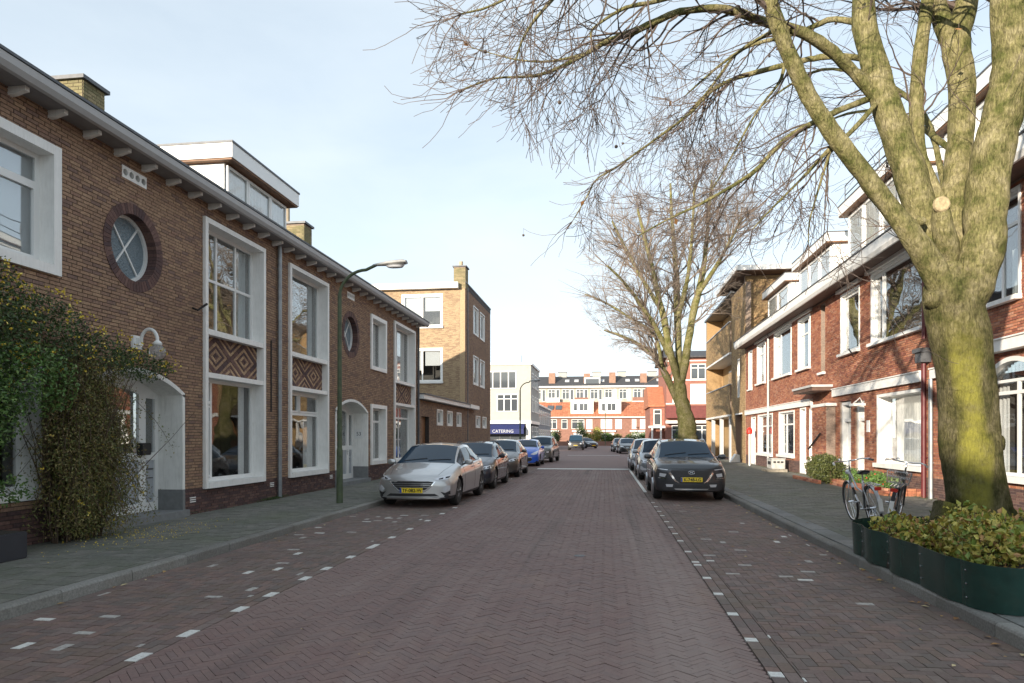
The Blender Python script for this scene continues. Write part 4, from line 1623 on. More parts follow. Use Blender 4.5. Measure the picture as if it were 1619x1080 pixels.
# dormers on the right roofs
def dormer(parent_label, y0, y1, zt, x=8.75, zb=7.2, win=2, rail=False, label=''):
    d_ = thing('dormer', label, 'dormer', 'white dormers on the right hand roofs')
    MB().box(x, 12.2, y0, y1, zb, zt - .42).build('dormer_wall', M['clean_white'], d_)
    MB().box(x - .25, 12.3, y0 - .18, y1 + .18, zt - .42, zt - .38).build('dormer_soffit', M['brown_wood'], d_)
    MB().box(x - .28, 12.3, y0 - .2, y1 + .2, zt - .379, zt - .04).build('dormer_roof', M['clean_white'], d_)
    MB().box(x - .3, 12.3, y0 - .22, y1 + .22, zt - .039, zt).build('roof_trim', M['lead'], d_)
    f_ = FXm(x)
    n = win
    for i in range(n):
        a = y0 + .1 + (y1 - y0 - .2) * i / n
        b = y0 + .1 + (y1 - y0 - .2) * (i + 1) / n
        window(d_, f_, a + .05, b - .05, zb + .45, zt - .5, d=.05, fw=.08, room=False, glass='glass', cd=-.045, curtain=[(.05, .95, 0, 1, 'curtain')] if i % 2 else [(.05, .45, 0, 1, 'blind')])
    # side window in the cheek towards the camera
    if rail:
        for z in (zt + .35, zt + .7):
            MB().tube([(x - .1, y0, z), (x - .1, y1, z)], .02, 6).build('rail', M['lead'], d_)
        for k in range(4):
            yy = y0 + (y1 - y0) * k / 3
            MB().tube([(x - .1, yy, zt), (x - .1, yy, zt + .7)], .018, 6).build('rail_post', M['lead'], d_)
    return d_


dormer('', 34.2, 38.6, 9.45, label='white dormer nearest the yellow brick block', win=2)
dormer('', 28.0, 32.6, 9.55, label='white dormer above the white downpipe', win=3)
dormer('', 21.6, 26.3, 10.05, label='white dormer with a roof rail left of the big tree limbs', win=3, zb=7.2, rail=True)
dormer('', 14.4, 19.2, 9.9, label='white dormer seen between the limbs of the big tree', win=3)

# ------------------------------------------------------------ yellow brick block with loggias
yb = thing('apartment_block', 'yellow brick block with stacked loggias and a jutting flat roof', 'building')
fN = FY(40.2)
brick_wall(yb, fN, 7.85, 15.5, 6.0, 10.75, [], M['yellow_brick'], M['mortar'], name='gable_wall')
MB().box(7.86, 15.5, 39.72, 40.19, .1, 6.5).build('lower_wall', M['yellow_brick'], yb)
opsY = [rect(40.9, 41.5, 3.9, 6.2), rect(40.6, 42.3, .1, 3.0), rect(44.0, 52.5, .1, 3.0), rect(44.0, 52.5, 4.95, 6.0), rect(44.0, 52.5, 6.9, 7.9)]
fYW = FXm(7.78)
brick_wall(yb, fYW, 39.72, 44.0, .1, 10.3, [rect(41.3, 42.0, 3.9, 6.2), rect(40.6, 42.6, .1, 2.9)], M['yellow_brick'], M['mortar'], name='street_wall')
window(yb, fYW, 41.35, 41.95, 3.95, 6.15, d=-.1, fw=.07, trans=(.2, .4, .6, .8), sur=(.04, .02))
MB().box(7.75, 8.6, 40.6, 42.6, 2.9, 2.99).build('lintel', M['white'], yb)
MB().box(8.3, 8.4, 40.6, 42.6, .1, 2.9).build('entrance_wall', M['brown_wood'], yb)
# loggias: two floors, tall brick parapets, the back wall behind
for z, zt_ in ((2.98, 4.85), (6.85, 8.75)):
    MB().box(7.64, 9.0, 44.01, 54.0, z - .10, z + .02).build('loggia_floor', M['white'], yb)
    brick_wall(yb, FXm(7.70), 44.02, 53.9, z + .021, zt_, [], M['yellow_brick'], M['mortar'], thick=.15, name='parapet')
    MB().box(7.64, 7.88, 44.02, 53.9, zt_, zt_ + .06).build('parapet_cap', M['soffit'], yb)
MB().box(8.9, 9.2, 44.01, 54.3, .1, 10.4).build('loggia_back_wall', M['yellow_brick'], yb)
MB().box(7.7, 9.2, 53.95, 54.3, .1, 10.4).build('loggia_end_wall', M['yellow_brick'], yb)
for k in range(3):
    MB().box(7.72, 7.95, 44.3 + k * 3.6, 44.6 + k * 3.6, .1, 2.9).build('column', M['soffit'], yb)
for z in (3.9, 6.75, 9.5):
    pass
MB().box(7.6, 16, 43.3, 54.6, 10.41, 10.55).build('loggia_roof', M['lead'], yb)
MB().box(7.2, 16, 39.1, 46.0, 10.76, 10.80).build('roof_soffit', M['dark_wood'], yb)
MB().box(7.15, 16.05, 39.0, 46.05, 10.801, 11.08).build('roof_edge', M['white'], yb)
MB().box(9.9, 15.5, 40.55, 54, .1, 10.4).build('core_wall', M['mortar'], yb)
for z in (4.4, 7.9):
    for y in (45.5, 49.5):
        q = MB().box(8.84, 8.89, y, y + 1.6, z, z + 1.9)
        q.build('loggia_window', M['clean_white'], yb)
        MB().box(8.82, 8.839, y + .12, y + 1.48, z + .1, z + 1.8).build('pane', M['glass2'], yb)

# ------------------------------------------------------------ far end of the street
def simple_window(parent, fr, s0, s1, z0, z1, n=2, trans=True, glass='far_glass'):
    f_ = MB()
    w_ = .09
    fb(f_, fr, s0, s1, z0 - .08, z0, -.02, .1)
    fb(f_, fr, s0, s0 + w_, z0, z1, -.02, .06)
    fb(f_, fr, s1 - w_, s1, z0, z1, -.02, .06)
    fb(f_, fr, s0 + w_, s1 - w_, z1 - w_, z1, -.02, .06)
    for k in range(1, n):
        x = s0 + (s1 - s0) * k / n
        fb(f_, fr, x - .05, x + .05, z0, z1 - w_, -.02, .055)
    if trans:
        z = z0 + (z1 - z0) * .72
        fb(f_, fr, s0 + w_, s1 - w_, z - .04, z + .04, -.02, .05)
    o = f_.build('window', M['clean_white'], parent)
    for k in range(n):
        p = MB()
        a = s0 + (s1 - s0) * k / n + .05
        b = s0 + (s1 - s0) * (k + 1) / n - .05
        fb(p, fr, a, b, z0, z1 - .05, -.01, .022)
        p.build('pane', M[glass], o)
    return o


M['far_glass'] = mat('far_window_glass', (.07, .08, .09), .08, spec=.9)
M['far_curtain'] = mat('far_net_curtain', (.55, .55, .54), .3)
M['cream_render'] = mat('white_glazed_brick', (.38, .375, .34), .7, var=.06, scale=2, dirt=(.45, .44, .38, .4), dscale=.8)

# white corner building with the shop
wb = thing('corner_building', 'white three storey corner building above a shop with blue awning', 'building')
WY = 76.5
MB().box(-24, -8.35, WY, 86, 3.3, 9.7).build('wall', M['cream_render'], wb)
MB().box(-24.2, -8.2, WY - .15, 86.1, 9.7, 9.95).build('roof_edge', M['clean_white'], wb)
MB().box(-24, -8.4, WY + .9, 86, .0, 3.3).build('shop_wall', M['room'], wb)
MB().box(-8.9, -8.4, WY, WY + .5, 0, 3.3).build('corner_pillar', M['clean_white'], wb)
MB().box(-24, -8.3, WY - .08, WY + .2, 3.05, 3.4).build('cornice', M['clean_white'], wb)
MB().box(-8.6, -8.25, WY + .2, 86, 3.05, 3.4).build('cornice', M['clean_white'], wb)
fW = FY(WY)
simple_window(wb, fW, -13.6, -10.0, 7.1, 9.0, 4, False)
simple_window(wb, fW, -12.2, -9.8, 4.5, 6.4, 3)
fS = FX(-8.35)
for (a, b) in ((77.5, 79.3), (80.5, 82.5), (83.2, 85)):
    simple_window(wb, fS, a, b, 7.3, 8.9, 2)
    simple_window(wb, fS, a, b, 4.5, 6.3, 2)
    simple_window(wb, FX(-8.39), a, b, .6, 2.8, 2)
aw = MB()
aw.prism([(-18, WY + .0, 3.0), (-18, WY - .9, 2.45), (-18, WY - .9, 1.9), (-18, WY - .86, 1.9), (-18, WY - .84, 2.40), (-18, WY, 2.94)], (8.95, 0, 0))
awo = aw.build('awning', M['blue_awning'], wb)
text('CATERING', .50, M['blind'], awo, (-11.4, WY - .91, 2.18), (R(90), 0, 0), 'awning_lettering')
MB().box(-20, -9, WY + .5, WY + .55, .3, 2.4).build('shop_window', M['far_glass'], wb)
for k in range(8):
    MB().box(-18 + k * 1.2, -17.93 + k * 1.2, WY + .45, WY + .5, .2, 2.6).build('mullion', M['lead'], wb)

lowb = thing('grey_building', 'grey two storey shopfront beyond the white corner building', 'building')
MB().box(-16, -8.6, 86.3, 108, 0, 5.6).build('wall', mat('grey_render', (.25, .26, .28), .7, var=.1, scale=1), lowb)
MB().box(-16, -8.4, 86.2, 108.1, 5.6, 5.8).build('roof_edge', M['clean_white'], lowb)
for k in range(6):
    a = 87 + k * 3.4
    simple_window(lowb, FX(-8.6), a, a + 2.4, 3.3, 5.1, 2)
    simple_window(lowb, FX(-8.6), a, a + 2.4, .4, 2.6, 2)

# street end row with the orange roofs: four dwellings
def orange_house(x0, x1, label, dorm=None, skylights=(), wins=(), lower=(), z_e=5.25, z_r=8.3, Y=130):
    h = thing('terraced_house', label, 'house', 'orange roofed houses closing the street')
    MB().box(x0, x1, Y, Y + 9, 0, z_e).build('wall', M['far_red'], h)
    p = [(x0, Y - .5, z_e - .1), (x0, Y - .5, z_e + .08), (x0, Y + 4.5, z_r), (x0, Y + 9.5, z_e), (x0, Y + 9.5, z_e - .1)]
    rf = MB().prism(p, (x1 - x0, 0, 0)).build('roof', M['roof_base'], h)
    mb = MB()
    n = 14
    cols = int((x1 - x0) / .45)
    for r_ in range(n):
        for c_ in range(cols):
            xa = x0 + c_ * (x1 - x0) / cols
            t0, t1 = r_ / n, (r_ + 1) / n
            ya, za = Y - .5 + 5 * t0, z_e + .1 + (z_r - z_e - .06) * t0
            yb_, zb_ = Y - .5 + 5 * t1, z_e + .1 + (z_r - z_e - .06) * t1
            mb.add([(xa, ya, za + .05), (xa + (x1 - x0) / cols - .02, ya, za + .05), (xa + (x1 - x0) / cols - .02, yb_, zb_ + .01), (xa, yb_, zb_ + .01), (xa, ya, za), (xa + (x1 - x0) / cols - .02, ya, za)],
                   [(0, 1, 2, 3), (4, 5, 1, 0)])
    mb.build('roof_tiles', M['orange_tile'], rf, kind='stuff')
    MB().box(x0, x1, Y - .62, Y - .5, z_e - .12, z_e + .06).build('gutter', M['clean_white'], h)
    if dorm:
        a, b = dorm
        d_ = MB().box(a, b, Y + .5, Y + 4.5, z_e + .6, z_r + .1).build('dormer', M['clean_white'], h)
        MB().box(a - .15, b + .15, Y + .3, Y + 4.6, z_r + .1, z_r + .3).build('dormer_roof', M['clean_white'], d_)
        m_ = (a + b) / 2
        f_ = FY(Y + .5)
        for (p0, p1) in ((a + .6, a + 1.2), (m_ - .45, m_ + .25), (m_ + .35, m_ + 1.05)):
            q = MB()
            fb(q, f_, p0, p1, z_e + 1.3, z_r - .45, 0, .03)
            q.build('pane', M['far_glass'], d_)
    for (a, t) in skylights:
        y = Y - .5 + 5 * t
        z = z_e + .1 + (z_r - z_e) * t
        q = MB().prism([(a, y, z + .05), (a + 1.2, y, z + .05), (a + 1.2, y + 1.3, z + .05 + 1.3 * .6), (a, y + 1.3, z + .05 + 1.3 * .6)], (0, 0, .1))
        q.build('skylight', M['far_glass'], rf)
    f_ = FY(Y)
    for (a, b, n, gl) in wins:
        simple_window(h, f_, a, b, 3.1, 4.85, n, True, gl)
    for (a, b, n, gl) in lower:
        simple_window(h, f_, a, b, .8, 2.3, n, True, gl)
        MB().box(a - .3, b + .3, Y - .4, Y, 2.5, 2.75).build('canopy', M['clean_white'], h)
    return h


M['far_red'] = mat('far_red_brick', (.26, .135, .10), .9, var=.18, scale=2.2, bump=.2, bscale=14)
M['roof_base'] = mat('roof_underlay', (.3, .1, .05), .9)
G, C_ = 'far_glass', 'far_curtain'
orange_house(-17, -8.6, 'orange roofed house furthest left at the street end, two roof windows', skylights=((-11.2, .45), (-9.0 - .6, .45)), wins=((-10.9 - 1, -9.2, 3, G),), lower=((-12.4, -9.1, 3, G),))
orange_house(-8.59, -1.9, 'orange roofed house with the left white dormer at the street end', dorm=(-6.6, -2.3), wins=((-8.3, -7.2, 1, G), (-6.4, -4.0, 2, G), (-3.4 - .2, -2.5, 1, C_)), lower=((-6.0, -3.0, 2, C_),))
orange_house(-1.89, 4.4, 'orange roofed house with the right white dormer at the street end', dorm=(-1.3, 2.9), wins=((-.9, 1.2, 2, C_), (1.8, 3.0, 1, C_)), lower=((-1.2, 1.6, 2, C_),))
orange_house(4.41, 13, 'orange roofed house without dormer at the street end', wins=((4.9, 5.7, 1, C_), (6.4, 8.3, 2, C_)), lower=((4.8, 8.2, 3, C_),))

# long flat block behind, dark roof with chimneys
ap = thing('apartment_block', 'long pale four storey block with dark roof and brick chimneys behind the orange roofs', 'building')
AY = 160
MB().box(-34, 22, AY, AY + 11, 0, 13.1).build('wall', mat('pale_brick', (.42, .36, .30), .9, var=.15, scale=1.5), ap)
MB().prism([(-34, AY - .6, 13.05), (-34, AY - .6, 13.3), (-34, AY + 5.5, 16.1), (-34, AY + 11.6, 13.3), (-34, AY + 11.6, 13.05)], (56, 0, 0)).build('roof', M['slate'], ap)
MB().box(-34, 22, AY - .8, AY - .6, 12.95, 13.35).build('gutter', M['clean_white'], ap)
fA = FY(AY)
M['balcony'] = mat('balcony_white', (.7, .7, .68), .6)
rr = random.Random(8)
for k in range(12):
    x = -20 + k * 3.3
    simple_window(ap, fA, x, x + 1.7, 10.4, 12.6, 2, True, rr.choice(('far_glass', 'far_glass', 'far_curtain')))
    simple_window(ap, fA, x + 1.9, x + 2.7, 9.9, 12.6, 1, False, rr.choice(('far_glass', 'far_curtain')))
    simple_window(ap, fA, x, x + 2.4, 7.0, 9.4, 3, True, 'far_glass')
    if k % 2 == 0:
        MB().box(x - .3, x + 2.8, AY - 1.3, AY - .01, 9.55, 9.75).build('balcony_floor', M['balcony'], ap)
        MB().box(x - .3, x + 2.8, AY - 1.3, AY - 1.22, 9.75, 10.6).build('balcony_panel', M['balcony'] if k % 4 else M['far_red'], ap)
for (u0, wd, hh) in ((868, 1.5, 1.4), (923, 1.5, 1.2), (963, 1.5, 1.4), (1012, 1.5, 1.1), (1043, 1.5, 1.0)):
    x = at(u0, 600, AY + 2).x
    c_ = MB().box(x, x + wd, AY + 1.2, AY + 2.8, 13.6, 15.2 + hh).build('chimney', mat('chimney_brick', (.30, .18, .13), .9, var=.2, scale=2) if 'chb' not in M else M['chb'], ap)
    M['chb'] = c_.data.materials[0]
    MB().box(x + 2.0, x + 4, AY + 5, AY + 6.4, 15.6, 17.0).build('chimney', M['cream_render'], ap)
    MB().box(x + 1.9, x + 4.1, AY + 4.9, AY + 6.5, 17.0, 17.15).build('chimney_cap', M['lead'], ap)
    for q in (3.8, 6.0):
        y0 = AY + 2
        MB().prism([(x + q, y0, 14.5), (x + q + 1, y0, 14.5), (x + q + 1, y0 + 1, 15.0), (x + q, y0 + 1, 15.0)], (0, 0, .15)).build('skylight', M['blind'], ap)
xd = at(934, 605, AY + 1).x
d_ = MB().box(xd - 1.5, xd + 2.2, AY + 1, AY + 4, 13.5, 15.4).build('dormer', M['clean_white'], ap)
MB().box(xd - 1.2, xd + 1.9, AY + .95, AY + .99, 13.9, 15.1).build('pane', M['far_glass'], d_)

# red brick corner house on the right behind the second tree
rc = thing('corner_house', 'three storey red brick corner house behind the second tree', 'building')
RY = 80
M['far_red2'] = mat('corner_red_brick', (.30, .13, .095), .9, var=.15, scale=3, bump=.2, bscale=14)
MB().box(6.9, 20, RY, RY + 12, 0, 10.6).build('wall', M['far_red2'], rc)
MB().prism([(6.4, RY - .6, 10.6), (6.4, RY - .6, 10.75), (6.4, RY + 5, 12.0), (6.4, RY + 12, 10.75), (6.4, RY + 12, 10.6)], (14, 0, 0)).build('roof', M['slate'], rc)
MB().box(6.8, 20, RY - .9, RY - .01, 3.7, 5.1).build('canopy_roof', mat('dark_red_tile', (.16, .045, .04), .8, var=.2, scale=4), rc)
MB().box(6.8, 20, RY - 1.0, RY - .02, 3.1, 3.4).build('cornice', M['clean_white'], rc)
fR_ = FY(RY)
for (a, b) in ((7.6, 8.6), (9.6, 11.3)):
    simple_window(rc, fR_, a, b, 8.2, 9.9, 2)
    simple_window(rc, fR_, a, b, 5.4, 7.6, 2, False, 'far_curtain')
simple_window(rc, fR_, 7.5, 12, 1.0, 2.9, 4, True)
for z in (5.3, 8.0, 10.2):
    MB().box(6.85, 20, RY - .06, RY - .005, z, z + .12).build('string_course', M['white'], rc)
rd = thing('corner_house', 'lower red brick house with orange tiled roof left of the second tree', 'building')
MB().box(5.2, 6.88, RY + 2, RY + 12, 0, 5.2).build('wall', M['far_red2'], rd)
MB().prism([(5.0, RY + 1.7, 5.1), (5.0, RY + 1.7, 5.3), (5.0, RY + 5, 7.7), (5.0, RY + 12, 7.7), (5.0, RY + 12, 5.1)], (1.88, 0, 0)).build('roof', M['orange_tile'], rd)
simple_window(rd, FY(RY + 2), 5.6, 6.5, 3.0, 4.8, 1, True)
MB().box(5.0, 6.88, RY + 1.2, RY + 2, 2.6, 2.85).build('canopy', M['clean_white'], rd)
for x in (5.3, 6.3):
    MB().box(x, x + .2, RY + 1.3, RY + 1.5, 0, 2.6).build('post', M['clean_white'], rd)
# ------------------------------------------------------------ cars (nose towards -y)
def paintmat(name, col, metal=.55, rough=.32):
    m, t, b = newmat(name)
    b.inputs['Base Color'].default_value = (*col, 1)
    b.inputs['Metallic'].default_value = metal
    b.inputs['Roughness'].default_value = rough
    b.inputs['Coat Weight'].default_value = 1
    b.inputs['Coat Roughness'].default_value = .04
    g = t.nodes.new('ShaderNodeNewGeometry')
    n = t.nodes.new('ShaderNodeTexNoise')
    n.inputs['Scale'].default_value = 5
    n.inputs['Detail'].default_value = 8
    t.links.new(g.outputs['Position'], n.inputs['Vector'])
    mr = t.nodes.new('ShaderNodeMapRange')
    mr.inputs['To Min'].default_value = rough - .06
    mr.inputs['To Max'].default_value = rough + .18
    t.links.new(n.outputs['Fac'], mr.inputs['Value'])
    t.links.new(mr.outputs['Result'], b.inputs['Roughness'])
    return m


cg, t_, b_ = newmat('car_glass')
b_.inputs['Base Color'].default_value = (.02, .045, .075, 1)
b_.inputs['Roughness'].default_value = .02
b_.inputs['Specular IOR Level'].default_value = .5
b_.inputs['IOR'].default_value = 1.33
M['car_glass'] = cg
M['lens'] = mat('headlight_lens', (.72, .74, .78), .12, metal=.25, coat=1)
M['lens_dark'] = mat('headlight_housing', (.04, .042, .045), .15, metal=.3)
M['tail'] = mat('tail_light', (.25, .01, .01), .15)


def lerp(a, b, t):
    return a + (b - a) * t


def interp(keys, y):
    if y <= keys[0][0]:
        return keys[0][1]
    for (a, b), (c_, d) in zip(keys, keys[1:]):
        if y <= c_:
            t = (y - a) / (c_ - a)
            return lerp(b, d, t)
    return keys[-1][1]


def sm_interp(keys, y, w_=.09):
    return sum(interp(keys, y + o * w_) for o in (-1, -.5, 0, .5, 1)) / 5


def make_car(name, label, P, paint, plate=None, group=None, simple=False):
    """P: length, width, height, keys for the side profile; returns the empty, nose at y=0 pointing to -y"""
    root = bpy.data.objects.new(name, None)
    COL.objects.link(root)
    root['label'] = label
    root['category'] = 'car'
    if group:
        root['group'] = group
    Lc, W, H = P['L'], P['W'], P['H']
    yc, yh, yr, yt = P['cowl'], P['header'], P['roofend'], P['tail']
    step = .06
    ys = [0, .015, .04, .08, .13]
    y = .18
    while y < Lc - .16:
        ys.append(y)
        y += step
    ys += [Lc - .13, Lc - .08, Lc - .04, Lc - .015, Lc]
    for sp in (yc, yh, yr, yt):
        k = min(range(len(ys)), key=lambda i: abs(ys[i] - sp))
        if 4 < k < len(ys) - 5:
            ys[k] = sp
    hw = W / 2
    zb0 = P.get('zb', .19)

    def section(y):
        e = 1.0
        fr_ = min(1, max(0, y / .13))
        bk = min(1, max(0, (Lc - y) / .13))
        rf = math.sqrt(max(0, 1 - (1 - fr_) ** 2)) * .10 + .90
        rb = math.sqrt(max(0, 1 - (1 - bk) ** 2)) * .10 + .90
        sc = rf * rb
        w_ = sm_interp(P['wk'], y) * hw * sc
        zt = sm_interp(P['top'], y, .04)
        zs = sm_interp(P['belt'], y)
        zb = zb0 + (1 - sc) * .45
        cab = yc < y < yt
        zs = min(zs, zt - .02)
        if not cab:
            zt = zt - (1 - sc) * .9
            zs = min(zs - (1 - sc) * .9, zt - .015)
        pts = [(0, zb), (w_ * .78, zb), (w_ * .93, zb + .03), (w_ * .975, zb + .10)]
        n = 9
        for k in range(1, n + 1):
            t = k / n
            z = lerp(zb + .10, zs, t)
            bulge = .975 + .028 * math.sin(math.pi * min(t * 1.02, 1)) - .045 * max(0, t - .72) / .28
            if abs(t - .7) < .08:
                bulge += .004
            pts.append((w_ * bulge, z))
        wr = sm_interp(P['wr'], y) * hw
        if cab:
            if y < yh:
                t = (y - yc) / (yh - yc)
            elif y > yr:
                t = (yt - y) / (yt - yr)
            else:
                t = 1
            t = max(0, min(1, t))
            wa = w_ * .80 if y < yh else w_ * .86
            x9 = lerp(wa, wr, t ** .85)
            zc = zt
            z9 = zc - lerp(.02, .05, t)
            x8 = x9 + lerp(.03, .045, t)
            z8 = z9 - lerp(.02, .06, t)
            bx = w_ * .915
            pts += [(bx, zs + .012), (lerp(bx, x8, .5) + .01 * t, lerp(zs + .012, z8, .52)), (max(x8, 0), max(z8, zs + .014)), (x9, max(z9, zs + .018))]
            pts += [(x9 * .66, lerp(max(z9, zs + .018), zc, .62)), (x9 * .33, lerp(max(z9, zs + .018), zc, .9)), (0, zc)]
        else:
            x9 = w_ * .80
            d = zt - zs
            pts += [(w_ * .915, zs + d * .25), (w_ * .88, zs + d * .42), (w_ * .84, zs + d * .58), (x9, zs + d * .72)]
            pts += [(x9 * .66, zs + d * .9), (x9 * .33, zs + d * .97), (0, zt)]
        return pts

    secs = [section(y) for y in ys]
    nj = len(secs[0])

    def place(x, y, z):
        q = abs(x) / hw
        f_ = math.exp(-y / .45)
        yy = y + f_ * (P.get('bow', .26) * q ** 2.4 + P.get('rake', .22) * max(0, z - .5) ** 1.3)
        f2 = math.exp(-(Lc - y) / .35)
        yy -= f2 * (.16 * q ** 2.4 + .12 * max(0, z - .6))
        return (x, yy, z)
    # wheels
    R_ = P['R']
    AR = R_ + .045
    wy = P['wheels']
    verts, faces, mats = [], [], []
    for i, y in enumerate(ys):
        for sgn in (1, -1):
            for (x, z) in secs[i]:
                verts.append([sgn * x, y, z])
    nrow = 2 * nj
    # pull side vertices near the arch onto it
    inside = set()
    for i, y in enumerate(ys):
        for sg in (0, 1):
            for j in range(1, nj):
                v = verts[i * nrow + sg * nj + j]
                if abs(v[0]) < hw * .72 or j > 12:
                    continue
                for wc in wy:
                    dy, dz = v[1] - wc, v[2] - R_
                    r_ = math.hypot(dy, dz)
                    if r_ < AR + .028 and r_ > 1e-4:
                        if r_ > AR - .032:
                            v[1], v[2] = wc + dy / r_ * AR, R_ + dz / r_ * AR
                        elif v[2] > R_ * .3 or True:
                            inside.add(i * nrow + sg * nj + j)
    V = [place(*v) for v in verts]
    side_lo, side_hi = 1, 12       # j range of the flank
    groups = {k: [] for k in ('body', 'windshield', 'rear_window', 'side_window', 'pillar', 'sill')}
    bands = P.get('bpil', [])
    for i in range(len(ys) - 1):
        ym = (ys[i] + ys[i + 1]) / 2
        for sg in (0, 1):
            for j in range(nj - 1):
                a = i * nrow + sg * nj + j
                b = a + 1
                c_ = b + nrow
                d = a + nrow
                if sum(q in inside for q in (a, b, c_, d)) >= 1 and j >= 1:
                    continue
                f_ = (a, b, c_, d) if sg == 0 else (d, c_, b, a)
                k = 'body'
                if yc < ym < yt:
                    if j >= 16:
                        if ym < yh:
                            k = 'windshield'
                        elif ym > yr:
                            k = 'rear_window'
                    elif j in (13, 14):
                        if P['g0'] < ym < P['g1']:
                            k = 'side_window'
                            for (p0, p1) in bands:
                                if p0 < ym < p1:
                                    k = 'pillar'
                        if ym <= P['g0'] and ym > yc + .12:
                            k = 'side_window'
                if j in (1, 2) or (P.get('clad') and j in (3, 4)):
                    k = 'sill'
                if P.get('clad') and 2 < j < 12:
                    zm = sum(V[q][2] for q in f_) / 4
                    yv = sum(V[q][1] for q in f_) / 4
                    if any(math.hypot(ym - wc, zm - R_) < AR + .085 for wc in wy):
                        k = 'sill'
                groups[k].append(f_)
    # caps
    for i, rev in ((0, False), (len(ys) - 1, True)):
        base_r = [i * nrow + j for j in range(nj)]
        base_l = [i * nrow + nj + j for j in range(nj)]
        for j in range(nj - 1):
            # horizontal strips between the right and left outline
            n = 6
            prev = None
            ra, rb = V[base_r[j]], V[base_r[j + 1]]
            la, lb = V[base_l[j]], V[base_l[j + 1]]
            row = []
            for k in range(n + 1):
                t = k / n
                for (r_, l_) in ((ra, la), (rb, lb)):
                    x = lerp(r_[0], l_[0], t)
                    zq = r_[2]
                    V.append(place(x, ys[i], zq))
                    row.append(len(V) - 1)
            for k in range(n):
                groups['body'].append((row[2 * k], row[2 * k + 1], row[2 * k + 3], row[2 * k + 2]))

    def sub(fl, name_, mm, smooth=True, off=0):
        used = sorted({q for f_ in fl for q in f_})
        mp_ = {q: k for k, q in enumerate(used)}
        me = bpy.data.meshes.new(name_)
        me.from_pydata([V[q] for q in used], [], [tuple(mp_[q] for q in f_) for f_ in fl])
        me.materials.append(mm)
        bm = bmesh.new()
        bm.from_mesh(me)
        bmesh.ops.remove_doubles(bm, verts=bm.verts, dist=.0015)
        bmesh.ops.recalc_face_normals(bm, faces=bm.faces)
        for f_ in bm.faces:
            f_.smooth = smooth
        for e in bm.edges:
            if len(e.link_faces) == 2 and e.calc_face_angle(0) > R(38):
                e.smooth = False
        bm.to_mesh(me)
        bm.free()
        return link(name_, me, root)
    body = sub(groups['body'], 'body', paint)
    allf = [f_ for g in groups.values() for f_ in g]
    tree_ = BVHTree.FromPolygons([Vector(v) for v in V], allf)
    sub(groups['windshield'], 'windshield', M['car_glass'])
    sub(groups['rear_window'], 'rear_window', M['car_glass'])
    sw = groups['side_window']
    for sgn, nm in ((1, 'side_window'), (-1, 'side_window')):
        sub([f_ for f_ in sw if V[f_[0]][0] * sgn > 0], nm, M['car_glass'])
    if groups['pillar']:
        sub(groups['pillar'], 'door_pillar', M['black_plastic'])
    sub(groups['sill'], 'lower_cladding' if P.get('clad') else 'sill', M['black_plastic'])
    # dark inner body so that the arches are deep
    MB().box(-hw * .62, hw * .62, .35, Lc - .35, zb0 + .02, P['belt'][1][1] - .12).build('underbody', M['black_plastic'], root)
    # wheels
    for wc in wy:
        for sgn in (1, -1):
            x = sgn * (hw - .125)
            mb = MB()
            tw = .105
            prof = [(R_ * .66, -tw), (R_ * .9, -tw), (R_ * .985, -tw * .75), (R_, -tw * .3), (R_, tw * .3), (R_ * .985, tw * .75), (R_ * .9, tw), (R_ * .66, tw)]
            mb.lathe((x, wc, R_), prof, 28, 'x')
            wh = mb.build('wheel', M['rubber'], root, smooth=False)
            auto_smooth(wh, 30)
            rm = MB()
            o = x + sgn * (tw - .012)
            rm.lathe((o, wc, R_), [(R_ * .60, -.05), (R_ * .69, 0), (R_ * .69, sgn * .012), (R_ * .63, sgn * .006), (R_ * .60, -sgn * .05)], 28, 'x')
            ns = P.get('spokes', 5)
            for k in range(ns):
                a = 2 * math.pi * k / ns + .3
                for da in (-.13, .13):
                    p0 = (o - sgn * .004, wc + .05 * math.cos(a), R_ + .05 * math.sin(a))
                    p1 = (o, wc + R_ * .64 * math.cos(a + da), R_ + R_ * .64 * math.sin(a + da))
                    rm.tube([p0, p1], [.022, .014], 5)
            rm.lathe((o - sgn * .02, wc, R_), [(.055, 0), (.055, sgn * .022), (.03, sgn * .028)], 12, 'x')
            rm.build('rim', M['alloy'], wh)
            dk = MB().lathe((o - sgn * .06, wc, R_), [(R_ * .6, 0), (R_ * .6, .01)], 20, 'x')
            dk.build('brake', M['lead'], wh)
            # arch liner
            ln = MB()
            n = 14
            vs, fs = [], []
            for k in range(n + 1):
                a = math.pi * (-.05 + 1.1 * k / n)
                for xx in (hw * .965, hw * .60):
                    vs.append((sgn * xx, wc + AR * math.cos(a) * 1.002, R_ + AR * math.sin(a) * 1.002))
            for k in range(n):
                fs.append((2 * k, 2 * k + 2, 2 * k + 3, 2 * k + 1))
            m_ = n + 1
            ln.add([place(*v) for v in vs], fs).build('wheel_arch', M['black_plastic'], root)

    def patch(name_, poly, mm, off=.006, par=root, back=False, grid=.05, smooth=True):
        """part that lies on the nose (or tail): outline given in x, z"""
        bm = bmesh.new()
        vs = [bm.verts.new((x, 0, z)) for x, z in poly]
        bm.faces.new(vs)
        x0, x1 = min(p[0] for p in poly), max(p[0] for p in poly)
        z0, z1 = min(p[1] for p in poly), max(p[1] for p in poly)
        for k in range(1, int((x1 - x0) / grid) + 1):
            bmesh.ops.bisect_plane(bm, geom=bm.verts[:] + bm.edges[:] + bm.faces[:], plane_co=(x0 + (x1 - x0) * k / (int((x1 - x0) / grid) + 1), 0, 0), plane_no=(1, 0, 0))
